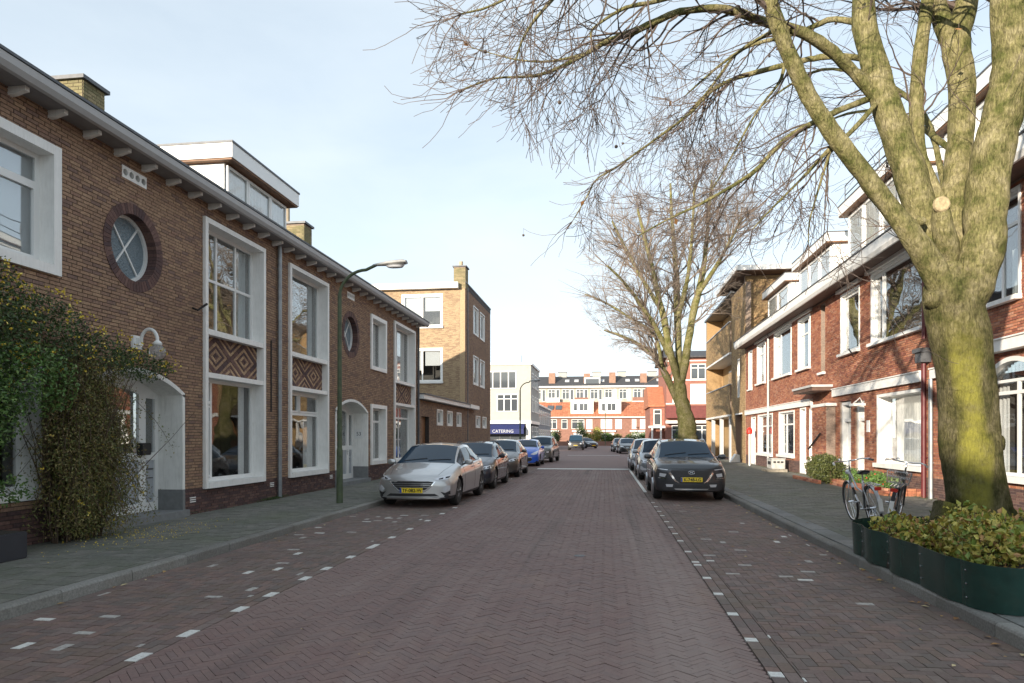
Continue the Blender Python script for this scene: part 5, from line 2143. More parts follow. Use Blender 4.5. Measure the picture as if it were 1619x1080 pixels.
        for k in range(1, int((z1 - z0) / grid) + 1):
            bmesh.ops.bisect_plane(bm, geom=bm.verts[:] + bm.edges[:] + bm.faces[:], plane_co=(0, 0, z0 + (z1 - z0) * k / (int((z1 - z0) / grid) + 1)), plane_no=(0, 0, 1))
        ys_ = []
        for v in bm.verts:
            if back:
                h_ = tree_.ray_cast(Vector((v.co.x, Lc + 2, v.co.z)), Vector((0, -1, 0)))
            else:
                h_ = tree_.ray_cast(Vector((v.co.x, -2, v.co.z)), Vector((0, 1, 0)))
            v.co.y = (h_[0].y if h_[0] else (Lc if back else .3)) + (off if back else -off)
        # rim back to the body
        edges = [e for e in bm.edges if len(e.link_faces) == 1]
        r_ = bmesh.ops.extrude_edge_only(bm, edges=edges)
        for v in [g for g in r_['geom'] if isinstance(g, bmesh.types.BMVert)]:
            v.co.y += (-1 if back else 1) * (off + .012)
        bmesh.ops.recalc_face_normals(bm, faces=bm.faces)
        for f_ in bm.faces:
            f_.smooth = smooth
        for e in bm.edges:
            if len(e.link_faces) == 2 and e.calc_face_angle(0) > R(35):
                e.smooth = False
        me = bpy.data.meshes.new(name_)
        bm.to_mesh(me)
        bm.free()
        me.materials.append(mm)
        return link(name_, me, par)

    def mirror(poly):
        return [(-x, z) for x, z in poly][::-1]
    mats_ = {'g': M['black_plastic'], 'c': M['chrome'], 'l': M['lens'], 'd': M['lens_dark'], 'a': M['alloy'], 'p': paint, 't': M['tail'], 'v': M['plastic_dark'] if 'plastic_dark' in M else M['black_plastic']}
    for (nm, poly, mk, off, both) in P['face']:
        patch(nm, poly, mats_[mk], off)
        if both:
            patch(nm, mirror(poly), mats_[mk], off)
    for (nm, poly, mk, off, both) in P.get('rear', []):
        patch(nm, poly, mats_[mk], off, back=True)
        if both:
            patch(nm, mirror(poly), mats_[mk], off, back=True)
    # number plate
    pz = P['plate']
    hit = tree_.ray_cast(Vector((0, -2, pz)), Vector((0, 1, 0)))[0]
    py = (hit.y if hit else 0) - .035
    pl = bevel(MB().box(-.26, .26, py, py + .03, pz - .056, pz + .056).build('number_plate', M['yellow_plate'], root), .004, 1)
    MB().box(-.259, -.222, py - .002, py + .002, pz - .053, pz + .053).build('plate_band', M['blue'], pl)
    if plate:
        text(plate, .105, M['black'], pl, (.02, py - .002, pz - .002), (R(90), 0, 0), 'plate_lettering', bold=True)
    # mirrors
    for sgn in (1, -1):
        my = P['cowl'] + .42
        bz = interp(P['belt'], my)
        m_ = MB()
        for k, (dx, s_) in enumerate(((.0, .4), (.04, .85), (.12, 1.0), (.18, .85), (.20, .4))):
            x = sgn * (hw * .97 + dx)
            for q in range(8):
                a = 2 * math.pi * q / 8
                m_.v.append((x, my - .02 + .05 * s_ * math.cos(a), bz + .075 + .068 * s_ * math.sin(a)))
        for k in range(4):
            for q in range(8):
                m_.f.append((k * 8 + q, k * 8 + (q + 1) % 8, (k + 1) * 8 + (q + 1) % 8, (k + 1) * 8 + q))
        m_.f.append(tuple(range(8)))
        m_.f.append(tuple(range(32, 40)))
        mo = auto_smooth(m_.build('wing_mirror', P.get('mirror', paint), root))
        MB().tube([(sgn * hw * .9, my, bz + .02), (sgn * (hw * .97 + .05), my, bz + .05)], .02, 6).build('mirror_arm', M['black_plastic'], mo)
    # wipers
    for xx in (-.55, .05):
        p0 = (xx, P['cowl'] + .02, interp(P['top'], P['cowl']) + .015)
        n = []
        for k in range(8):
            x = xx + .55 * k / 7
            h_ = tree_.ray_cast(Vector((x, P['cowl'] + .10 + .012 * k, 3)), Vector((0, 0, -1)))[0]
            n.append((x, P['cowl'] + .10 + .012 * k, (h_.z if h_ else 1) + .012))
        MB().tube(n, .008, 5).build('wiper', M['black_plastic'], root)
    # door seams, handles on both flanks
    for sgn in (1, -1):
        mb = MB()
        for ysm in P['seams']:
            pts = []
            for k in range(14):
                z = lerp(zb0 + .14, interp(P['belt'], ysm) - .005, k / 13)
                h_ = tree_.ray_cast(Vector((sgn * 2, ysm, z)), Vector((-sgn, 0, 0)))[0]
                if h_ and abs(h_.x) > hw * .8:
                    pts.append((h_.x - sgn * .001, h_.y, z))
            if len(pts) > 3:
                mb.tube(pts, .0045, 4)
        pts = []
        for k in range(40):
            y = lerp(P['seams'][0] - .1, P['seams'][-1], k / 39)
            z = interp(P['belt'], y) + .006
            h_ = tree_.ray_cast(Vector((sgn * 2, y, z)), Vector((-sgn, 0, 0)))[0]
            if h_:
                pts.append((h_.x + sgn * .002, y, z))
        mb.build('door_gap', M['black_plastic'], root)
        if len(pts) > 3:
            MB().tube(pts, .010, 5).build('belt_trim', M['chrome'] if P.get('chrometrim') else M['black_plastic'], root)
        for ysm in P['seams'][1:]:
            y = ysm - .16
            z = interp(P['belt'], y) - .10
            h_ = tree_.ray_cast(Vector((sgn * 2, y, z)), Vector((-sgn, 0, 0)))[0]
            if h_:
                MB().tube([(h_.x + sgn * .0, y - .08, z), (h_.x + sgn * .03, y - .05, z), (h_.x + sgn * .03, y + .05, z), (h_.x, y + .08, z)], .013, 6).build('door_handle', paint, root)
    # hood seam
    mb = MB()
    for sgn in (1, -1):
        pts = []
        for k in range(16):
            y = lerp(.22, P['cowl'] - .02, k / 15)
            x = sgn * lerp(hw * .62, hw * .78, k / 15)
            h_ = tree_.ray_cast(Vector((x, y, 3)), Vector((0, 0, -1)))[0]
            if h_:
                pts.append((x, y, h_.z))
        mb.tube(pts, .004, 4)
    mb.build('bonnet_gap', M['black_plastic'], root)
    if P.get('rails'):
        for sgn in (1, -1):
            pts = []
            for k in range(14):
                y = lerp(yh + .15, yr + .1, k / 13)
                h_ = tree_.ray_cast(Vector((sgn * hw * .66, y, 3)), Vector((0, 0, -1)))[0]
                if h_:
                    pts.append((sgn * hw * .66, y, h_.z + (.035 if 0 < k < 13 else 0)))
            MB().tube(pts, .016, 6).build('roof_rail', M['alloy'] if P['rails'] == 'a' else M['black_plastic'], root)
    if P.get('badge'):
        hit = tree_.ray_cast(Vector((0, -2, P['badge'])), Vector((0, 1, 0)))[0]
        by = hit.y - .02
        bz = P['badge']
        ring = [(.078 * math.cos(2 * math.pi * k / 20), by, bz + .040 * math.sin(2 * math.pi * k / 20)) for k in range(21)]
        e_ = MB().tube(ring, .007, 6, cap=False)
        for sg in (-1, 1):
            e_.tube([(sg * .030 - .014, by, bz - .032), (sg * .030 + .014, by, bz + .032)], .008, 6)
        e_.tube([(-.03, by, bz - .006), (.03, by, bz + .008)], .008, 6)
        e_.build('emblem', M['chrome'], root)
    return root


HATCH = dict(L=4.38, W=1.825, H=1.46, R=.325, wheels=(.88, 3.58), cowl=1.12, header=1.98, roofend=3.55, tail=4.12, zb=.17,
    wk=[(0, .93), (.35, .98), (.9, 1), (3.4, 1), (4.0, .96), (4.38, .86)],
    top=[(0, .70), (.15, .76), (.5, .86), (1.12, .985), (1.98, 1.42), (2.5, 1.46), (3.1, 1.44), (3.55, 1.36), (4.12, 1.02), (4.38, .96)],
    belt=[(0, .63), (.3, .70), (1.12, .90), (2.2, .945), (3.4, 1.0), (4.1, 1.0), (4.38, .93)],
    wr=[(0, .6), (1.9, .66), (2.6, .67), (3.5, .62), (4.2, .60)],
    g0=1.72, g1=3.75, bpil=[(2.58, 2.68), (3.42, 3.5)], seams=(1.45, 2.62, 3.45), plate=.40,
    face=[('grille', [(-.50, .585), (-.38, .605), (.38, .605), (.50, .585), (.42, .49), (.30, .405), (-.30, .405), (-.42, .49)], 'g', .004, False),
          ('grille_trim', [(-.54, .60), (-.51, .60), (-.43, .49), (-.31, .39), (.31, .39), (.43, .49), (.51, .60), (.54, .60), (.45, .475), (.32, .365), (-.32, .365), (-.45, .475)], 'c', .010, False),
          ('grille_bar', [(-.46, .555), (.46, .555), (.455, .545), (-.455, .545)], 'a', .014, False),
          ('grille_bar', [(-.43, .515), (.43, .515), (.425, .505), (-.425, .505)], 'a', .014, False),
          ('grille_bar', [(-.40, .475), (.40, .475), (.39, .465), (-.39, .465)], 'a', .014, False),
          ('headlight', [(.50, .655), (.66, .715), (.84, .745), (.86, .72), (.84, .665), (.70, .635), (.55, .625)], 'l', .008, True),
          ('headlight_inner', [(.60, .665), (.69, .69), (.69, .655), (.61, .645)], 'd', .014, True),
          ('headlight_inner', [(.73, .70), (.81, .72), (.80, .68), (.74, .665)], 'd', .014, True),
          ('fog_light', [(.68, .42), (.78, .51), (.84, .50), (.84, .40), (.74, .355)], 'l', .006, True),
          ('fog_grille', [(.64, .37), (.74, .34), (.84, .385), (.84, .30), (.72, .28)], 'g', .007, True),
          ('lower_grille', [(-.52, .325), (.52, .325), (.62, .265), (-.62, .265)], 'g', .006, False),
          ('front_lip', [(-.72, .25), (.72, .25), (.74, .232), (-.74, .232)], 'a', .022, False)],
    rear=[('tail_light', [(.45, .90), (.78, .92), (.78, .78), (.45, .80)], 't', .01, True)])

SUV = dict(L=4.17, W=1.80, H=1.56, R=.335, wheels=(.84, 3.44), cowl=1.10, header=1.82, roofend=3.40, tail=3.98, zb=.23, clad=True, spokes=6,
    wk=[(0, .94), (.3, .985), (.8, 1), (3.4, 1), (3.9, .96), (4.17, .88)],
    top=[(0, .86), (.12, .93), (.5, 1.0), (1.10, 1.075), (1.82, 1.50), (2.4, 1.555), (3.0, 1.54), (3.4, 1.46), (3.98, 1.1), (4.17, 1.04)],
    belt=[(0, .78), (.3, .87), (1.10, .985), (2.2, 1.03), (3.4, 1.10), (4.17, 1.0)],
    wr=[(0, .6), (1.8, .67), (2.6, .675), (3.4, .63), (4.0, .60)],
    g0=1.62, g1=3.35, bpil=[(2.45, 2.55), (3.05, 3.14)], seams=(1.38, 2.5, 3.2), plate=.545, rails='a', badge=.72,
    face=[('grille', [(-.50, .775), (.50, .775), (.36, .53), (.30, .46), (-.30, .46), (-.36, .53)], 'g', .005, False),
          ('grille_trim', [(-.55, .70), (-.51, .73), (-.37, .52), (-.30, .475), (-.30, .455), (-.40, .50)], 'c', .016, True),
          ('bonnet_slot', [(-.48, .815), (.48, .815), (.48, .80), (-.48, .80)], 'g', .004, False),
          ('headlight', [(.54, .70), (.80, .735), (.83, .66), (.80, .57), (.66, .555), (.60, .56)], 'g', .008, True),
          ('headlight_lens', [(.60, .68), (.76, .70), (.77, .62), (.64, .60)], 'l', .014, True),
          ('headlight_trim', [(.60, .575), (.80, .59), (.80, .575), (.61, .56)], 'c', .016, True),
          ('daylight_lamp', [(.56, .79), (.82, .815), (.83, .80), (.58, .775)], 'l', .008, True),
          ('fog_light', [(.44, .425), (.62, .425), (.60, .36), (.46, .36)], 'l', .012, True),
          ('lower_grille', [(-.42, .41), (.42, .41), (.38, .33), (-.38, .33)], 'g', .006, False),
          ('skid_plate', [(-.42, .32), (.42, .32), (.38, .295), (-.38, .295)], 'a', .016, False),
          ('bumper_cladding', [(-.86, .44), (-.66, .44), (-.64, .34), (.64, .34), (.66, .44), (.86, .44), (.84, .26), (-.84, .26)], 'v', .004, False)])


def variant(P, **kw):
    Q = dict(P)
    Q.update(kw)
    return Q


def scale_car(o, sx, sy, sz):
    o.scale = (sx, sy, sz)
    return o


CM = dict(silver=paintmat('silver_metallic', (.52, .52, .52), .8, .3), dark=paintmat('blue_black_metallic', (.020, .022, .035), .4), graph=paintmat('graphite_metallic', (.055, .06, .068), .6), brown=paintmat('brown_grey_metallic', (.085, .075, .068), .6),
          blue=paintmat('bright_blue', (.01, .11, .62), .1), grey=paintmat('mid_grey_metallic', (.15, .155, .155), .7), lgrey=paintmat('light_grey_metallic', (.26, .28, .30), .7), black=paintmat('black_paint', (.008, .008, .009), .1))
G1 = 'cars parked along the left kerb'
G2 = 'cars parked along the right kerb'
c1 = make_car('parked_car', 'silver hatchback parked nose first to the viewer, nearest of the left row', HATCH, CM['silver'], 'TF-082-W', G1)
c1.location = (-4.34, 14.95, 0)
c1.rotation_euler = (0, 0, R(-1))
H2 = variant(HATCH, face=[f for f in HATCH['face'] if f[0] not in ('front_lip', 'fog_light')], L=4.26, rails='b', wheels=(.85, 3.45), tail=4.0, roofend=3.45, g1=3.6, spokes=7, mirror=M['black_plastic'])
c2 = make_car('parked_car', 'blue black hatchback parked right behind the silver hatchback', H2, CM['dark'], None, G1)
c2.location = (-4.28, 20.1, 0)
c3 = make_car('parked_car', 'brownish grey hatchback parked between the blue black car and the bright blue one', variant(HATCH, face=HATCH['face'][:8], chrometrim=True), CM['brown'], None, G1)
c3.location = (-4.30, 26.3, 0)
c3.scale = (1, .98, 1.03)
B4 = variant(HATCH, L=4.03, W=1.75, wheels=(.78, 3.30), cowl=.98, header=1.75, roofend=3.3, tail=3.85, g0=1.5, g1=3.4, bpil=[(2.35, 2.45), (3.2, 3.3)], seams=(1.3, 2.4, 3.3), plate=.34,
    top=[(0, .70), (.15, .80), (.5, .93), (.98, 1.04), (1.75, 1.42), (2.3, 1.47), (2.9, 1.45), (3.3, 1.38), (3.85, 1.05), (4.03, .98)],
    belt=[(0, .66), (.3, .75), (.98, .93), (2.0, .97), (3.3, 1.02), (4.03, .93)],
    face=[('grille', [(-.45, .46), (.45, .46), (.52, .36), (.40, .27), (-.40, .27), (-.52, .36)], 'g', .005, False),
          ('bumper_strip', [(-.50, .505), (.50, .505), (.50, .465), (-.50, .465)], 'a', .014, False),
          ('headlight', [(.42, .66), (.60, .76), (.80, .86), (.82, .78), (.74, .66), (.58, .62)], 'l', .01, True),
          ('emblem', [(-.05, .68), (-.02, .60), (.02, .60), (.05, .68), (.0, .64)], 'c', .012, False)])
c4 = make_car('parked_car', 'bright blue small hatchback parked with its nose to the street camera', B4, CM['blue'], 'TV-PL-41' if False else None, G1)
c4.location = (-4.42, 36.4, 0)
S5 = variant(SUV, badge=None, clad=False, L=4.5, W=1.86, wheels=(.9, 3.62), cowl=1.2, header=1.95, roofend=3.9, tail=4.35, g0=1.75, g1=4.0, top=[(0, .85), (.12, .92), (.5, 1.0), (1.2, 1.10), (1.95, 1.58), (2.5, 1.66), (3.3, 1.65), (3.9, 1.58), (4.35, 1.15), (4.5, 1.05)], bpil=[(2.6, 2.7), (3.5, 3.6)], seams=(1.45, 2.65, 3.55), face=[f for f in SUV['face'] if f[0] in ('grille', 'headlight', 'headlight_lens', 'fog_light', 'lower_grille')])
c5 = make_car('parked_car', 'mid grey tall family car parked beyond the bright blue hatchback', S5, CM['grey'], None, G1)
c5.location = (-4.25, 42.0, 0)
c5.rotation_euler = (0, 0, R(-4))
k1 = make_car('parked_car', 'dark graphite crossover with roof rails, nearest car of the right row', SUV, CM['graph'], 'K-748-LG', G2)
k1.location = (2.11, 17.35, 0)
S7 = variant(HATCH, W=1.80, face=HATCH['face'][5:9] + [('grille', [(-.40, .62), (.40, .62), (.35, .54), (-.35, .54)], 'g', .006, False), ('lower_grille', [(-.55, .46), (.55, .46), (.45, .32), (-.45, .32)], 'g', .006, False), ('fog_light', [(.62, .43), (.74, .45), (.74, .38), (.62, .37)], 'l', .01, True)])
k2 = make_car('parked_car', 'blue grey hatchback parked just behind the graphite crossover', S7, CM['lgrey'], None, G2)
k2.location = (2.08, 25.2, 0)
k2.scale = (.98, .98, 1.04)
k3 = copy_tree(k2)
k3['label'] = 'blue grey car in the right row, third from the viewer'
k3.location = (2.02, 32.0, 0)
k4 = make_car('parked_car', 'black hatchback in the distance at the end of the right parking bay', variant(HATCH, face=HATCH['face'][:6]), CM['black'], None, 'cars at the far junction')
k4.location = (2.2, 64.0, 0)
k4.rotation_euler = (0, 0, R(4))
k5 = copy_tree(k4)
k5['label'] = 'far black car partly hidden behind the last black hatchback on the right'
k5.location = (1.7, 71, 0)
JP = variant(S5, L=4.3, H=1.85, W=1.85, top=[(0, .95), (.1, 1.02), (.5, 1.08), (1.2, 1.14), (1.5, 1.76), (2.5, 1.85), (3.3, 1.85), (3.9, 1.82), (4.2, 1.2), (4.3, 1.0)], header=1.55, bow=.1, rake=.08, R=.38, zb=.3, tail=4.2, roofend=4.0, wr=[(0, .7), (1.8, .76), (4.2, .74)],
    face=[('grille', [(-.45, .86), (.45, .86), (.45, .62), (-.45, .62)], 'g', .01, False), ('headlight', [(.52, .86), (.74, .86), (.74, .70), (.52, .70)], 'l', .012, True), ('bumper', [(-.85, .56), (.85, .56), (.85, .42), (-.85, .42)], 'g', .05, False)])
j1 = make_car('off_roader', 'boxy dark off-roader standing at the far junction', JP, CM['black'], None, 'cars at the far junction')
j1.location = (-3.5, 80, 0)
j2 = copy_tree(k4)
j2['label'] = 'small dark car peeping out right of the off-roader'
j2.location = (-1.6, 92, 0)
j2.rotation_euler = (0, 0, R(30))
# ------------------------------------------------------------ trees
def barkmat(name, c1, c2, c3, yellow=None, low=2.0):
    m, t, b = newmat(name)
    b.inputs['Roughness'].default_value = .95
    b.inputs['Specular IOR Level'].default_value = .15
    g = t.nodes.new('ShaderNodeNewGeometry')
    n1 = t.nodes.new('ShaderNodeTexNoise')
    n1.inputs['Scale'].default_value = 4.2
    n1.inputs['Detail'].default_value = 8
    n1.inputs['Roughness'].default_value = .7
    t.links.new(g.outputs['Position'], n1.inputs['Vector'])
    r1 = t.nodes.new('ShaderNodeValToRGB')
    r1.color_ramp.elements[0].position = .36
    r1.color_ramp.elements[0].color = (*c1, 1)
    r1.color_ramp.elements[1].position = .66
    r1.color_ramp.elements[1].color = (*c3, 1)
    e = r1.color_ramp.elements.new(.5)
    e.color = (*c2, 1)
    t.links.new(n1.outputs['Fac'], r1.inputs['Fac'])
    out = r1.outputs['Color']
    mpp = t.nodes.new('ShaderNodeMapping')
    mpp.inputs['Scale'].default_value = (42, 42, 13)
    t.links.new(g.outputs['Position'], mpp.inputs['Vector'])
    n2 = t.nodes.new('ShaderNodeTexNoise')
    n2.inputs['Scale'].default_value = 1
    n2.inputs['Detail'].default_value = 8
    n2.inputs['Roughness'].default_value = .7
    n2.inputs['Distortion'].default_value = .6
    t.links.new(mpp.outputs['Vector'], n2.inputs['Vector'])
    mr = t.nodes.new('ShaderNodeMapRange')
    mr.inputs['From Min'].default_value = .35
    mr.inputs['From Max'].default_value = .65
    mr.inputs['To Min'].default_value = .42
    mr.inputs['To Max'].default_value = 1.3
    t.links.new(n2.outputs['Fac'], mr.inputs['Value'])
    v = t.nodes.new('ShaderNodeVectorMath')
    v.operation = 'SCALE'
    t.links.new(out, v.inputs[0])
    t.links.new(mr.outputs['Result'], v.inputs['Scale'])
    out = v.outputs[0]
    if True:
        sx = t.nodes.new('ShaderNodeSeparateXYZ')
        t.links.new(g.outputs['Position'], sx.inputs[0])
        # darker low stem: painted shade on the near tree, dark bark on the far
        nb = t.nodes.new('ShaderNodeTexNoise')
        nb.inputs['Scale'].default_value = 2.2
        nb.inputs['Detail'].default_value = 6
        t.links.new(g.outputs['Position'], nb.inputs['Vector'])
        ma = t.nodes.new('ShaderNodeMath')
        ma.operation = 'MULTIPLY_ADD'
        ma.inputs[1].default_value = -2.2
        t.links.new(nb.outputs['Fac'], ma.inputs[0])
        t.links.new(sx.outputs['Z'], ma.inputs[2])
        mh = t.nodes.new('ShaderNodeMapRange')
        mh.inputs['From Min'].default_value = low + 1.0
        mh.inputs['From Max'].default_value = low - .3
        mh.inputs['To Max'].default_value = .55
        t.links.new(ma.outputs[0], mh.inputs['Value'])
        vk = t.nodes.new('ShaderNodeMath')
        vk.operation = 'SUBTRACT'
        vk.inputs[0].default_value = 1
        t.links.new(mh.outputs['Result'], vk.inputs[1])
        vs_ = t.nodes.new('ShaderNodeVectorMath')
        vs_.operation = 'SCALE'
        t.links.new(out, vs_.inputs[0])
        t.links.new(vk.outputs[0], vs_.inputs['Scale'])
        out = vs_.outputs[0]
    if yellow:
        # the lichen grows on the weather side, low on the stem
        n = t.nodes.new('ShaderNodeVectorMath')
        n.operation = 'DOT_PRODUCT'
        n.inputs[1].default_value = (-.36, -.93, 0)
        t.links.new(g.outputs['Normal'], n.inputs[0])
        m1 = t.nodes.new('ShaderNodeMapRange')
        m1.inputs['From Min'].default_value = .82
        m1.inputs['From Max'].default_value = .98
        t.links.new(n.outputs['Value'], m1.inputs['Value'])
        m2 = t.nodes.new('ShaderNodeMapRange')
        m2.inputs['From Min'].default_value = 3.1
        m2.inputs['From Max'].default_value = 2.4
        t.links.new(sx.outputs['Z'], m2.inputs['Value'])
        m3 = t.nodes.new('ShaderNodeMath')
        m3.operation = 'MULTIPLY'
        t.links.new(m1.outputs['Result'], m3.inputs[0])
        t.links.new(m2.outputs['Result'], m3.inputs[1])
        n4 = t.nodes.new('ShaderNodeTexNoise')
        n4.inputs['Scale'].default_value = 5
        n4.inputs['Detail'].default_value = 8
        n4.inputs['Roughness'].default_value = .75
        t.links.new(g.outputs['Position'], n4.inputs['Vector'])
        m4 = t.nodes.new('ShaderNodeMapRange')
        m4.inputs['From Min'].default_value = .35
        m4.inputs['From Max'].default_value = .6
        m4.inputs['To Min'].default_value = .25
        t.links.new(n4.outputs['Fac'], m4.inputs['Value'])
        m5 = t.nodes.new('ShaderNodeMath')
        m5.operation = 'MULTIPLY'
        t.links.new(m3.outputs[0], m5.inputs[0])
        t.links.new(m4.outputs['Result'], m5.inputs[1])
        x = t.nodes.new('ShaderNodeMix')
        x.data_type = 'RGBA'
        x.inputs[7].default_value = (*yellow, 1)
        t.links.new(m5.outputs[0], x.inputs[0])
        t.links.new(out, x.inputs[6])
        out = x.outputs[2]
    t.links.new(out, b.inputs['Base Color'])
    bp = t.nodes.new('ShaderNodeBump')
    bp.inputs['Strength'].default_value = 1.0
    bp.inputs['Distance'].default_value = .05
    t.links.new(n2.outputs['Fac'], bp.inputs['Height'])
    t.links.new(bp.outputs['Normal'], b.inputs['Normal'])
    return m


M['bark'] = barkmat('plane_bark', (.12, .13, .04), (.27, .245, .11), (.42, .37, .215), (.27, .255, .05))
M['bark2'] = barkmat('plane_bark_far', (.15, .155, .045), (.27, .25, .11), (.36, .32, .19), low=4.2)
M['twig'] = mat('twig_bark', (.10, .075, .062), .9, var=.3, scale=3)
M['twig2'] = mat('fine_twig_bark', (.20, .16, .13), .9, var=.3, scale=3)


def smooth_path(pts, rad, sub=4):
    P_ = [Vector(p) for p in pts]
    out, ro = [], []
    n = len(P_)
    for i in range(n - 1):
        p0, p1, p2, p3 = P_[max(i - 1, 0)], P_[i], P_[i + 1], P_[min(i + 2, n - 1)]
        for k in range(sub):
            t = k / sub
            q = .5 * ((2 * p1) + (p2 - p0) * t + (2 * p0 - 5 * p1 + 4 * p2 - p3) * t * t + (3 * p1 - p0 - 3 * p2 + p3) * t ** 3)
            out.append(q)
            ro.append(lerp(rad[i], rad[i + 1], t))
    out.append(P_[-1])
    ro.append(rad[-1])
    return out, ro


def knobbly(pts, rad, rnd, amt=.08):
    return [p + Vector((rnd.uniform(-1, 1), rnd.uniform(-1, 1), rnd.uniform(-1, 1))) * r_ * amt for p, r_ in zip(pts, rad)], [r_ * rnd.uniform(1 - amt, 1 + amt * .8) for r_ in rad]


def limb_mesh(pts, rad, n=14, rnd=None, lump=.05):
    """tube with an irregular, faintly fluted cross section"""
    mb = MB()
    mb.tube(pts, rad, n, cap=True)
    if rnd:
        m = len(pts)
        ph = rnd.uniform(0, 6)
        for i in range(m):
            for k in range(n):
                idx = i * n + k
                v = Vector(mb.v[idx])
                a = 2 * math.pi * k / n
                f_ = 1 + lump * math.sin(3 * a + ph + i * .35) + lump * .7 * math.sin(5 * a + 2 * ph - i * .5) + rnd.uniform(-lump, lump) * .5
                mb.v[idx] = tuple(pts[i] + (v - pts[i]) * f_)
    return mb


def grow(tw, p, d, length, rad, depth, rnd, droop, env, seg=.16, spread=.7, kids=3, bias=Vector((0, 0, 0)), minr=.0022, curl=.12):
    """one twig and everything that comes off it"""
    n = max(3, int(length / seg))
    pts = [p.copy()]
    rad_ = [rad]
    dirs = [d.copy()]
    for i in range(n):
        t = (i + 1) / n
        dz = -droop * (1 - 1.9 * t)         # hangs first, tips lift
        d = (d + Vector((rnd.gauss(0, curl), rnd.gauss(0, curl), rnd.gauss(0, curl) + dz * .16)) + bias * .06).normalized()
        p = p + d * (length / n)
        pts.append(p.copy())
        dirs.append(d.copy())
        rad_.append(max(minr, rad * (1 - .82 * t)))
    tw.append((pts, rad_))
    if depth <= 0:
        return
    nk = kids + rnd.randint(-1, 1)
    for k in range(max(1, nk)):
        t = rnd.uniform(.25, .98)
        i = min(n - 1, int(t * n))
        base = pts[i]
        dd = dirs[i]
        ax = Vector((rnd.gauss(0, 1), rnd.gauss(0, 1), rnd.gauss(0, .8)))
        ax = (ax - dd * ax.dot(dd))
        if ax.length < 1e-3:
            continue
        ax.normalize()
        nd = (dd + ax * rnd.uniform(.5, 1.0) * spread).normalized()
        if env and not env(base + nd * length * .4):
            continue
        grow(tw, base, nd, length * rnd.uniform(.42, .72), rad_[i] * rnd.uniform(.55, .8), depth - 1, rnd, droop, env, seg, spread, kids, bias, minr, curl)


def twigs_to_mesh(tw, nseg=3):
    mb = MB()
    for pts, rad in tw:
        mb.tube(pts, rad, nseg if rad[0] < .012 else 5, cap=False)
    return mb


# ---- the big tree on the right: trunk and limbs follow the photograph, each with its own distance
rt = random.Random(12)
big = thing('plane_tree', 'big bare multi-stemmed tree with yellow lichen on its trunk, in the metal bordered bed', 'tree')


def tr(lst, sc=None):
    """list of (u, v, Y, radius_m)"""
    pts = [at(u, v, y) for u, v, y, r_ in lst]
    return pts, [r_ * (.86 if r_ < .3 else .78) for *_, r_ in lst]


TRUNK = [(1548, 905, 9.12, .57), (1548, 870, 9.12, .51), (1547, 825, 9.12, .455), (1540, 765, 9.12, .415), (1535, 705, 9.12, .42), (1531, 650, 9.12, .41), (1525, 590, 9.12, .395), (1517, 533, 9.12, .42), (1507, 482, 9.12, .41), (1502, 450, 9.12, .36), (1505, 425, 9.14, .28)]
p_, r_ = smooth_path(*tr(TRUNK), 5)
mbT = limb_mesh(p_, r_, 28, rt, .035)
# root flare to the right
for i, v in enumerate(mbT.v):
    pass
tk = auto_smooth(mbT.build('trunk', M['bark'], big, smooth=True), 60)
for (lst) in ([(1558, 770, 9.0, .16), (1585, 808, 9.0, .14), (1612, 838, 9.0, .13), (1632, 862, 9.0, .08)], [(1500, 800, 8.9, .2), (1478, 860, 8.8, .16), (1462, 885, 8.75, .08)]):
    p_, r_ = smooth_path(*tr(lst), 4)
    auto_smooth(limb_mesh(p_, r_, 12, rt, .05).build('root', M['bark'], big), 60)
# burrs and cut stubs
def burr(u, v, Y, r_, cut=False):
    c_ = at(u, v, Y)
    mb = MB()
    n = 10
    prof = []
    for i in range(9):
        a = math.pi * i / 8
        prof.append((max(.001, r_ * math.sin(a)), -r_ * math.cos(a)))
    mb.lathe(c_, prof, 12)
    mb.v = [tuple(c_ + (Vector(v_) - c_) * rt.uniform(.85, 1.15)) for v_ in mb.v]
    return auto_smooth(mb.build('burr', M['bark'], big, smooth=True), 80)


for q in ((1562, 618, 9.1, .10), (1574, 700, 9.05, .11), (1560, 655, 9.0, .09), (1478, 472, 9.0, .13), (1443, 388, 9.05, .07), (1455, 350, 9.0, .06)):
    burr(*q)

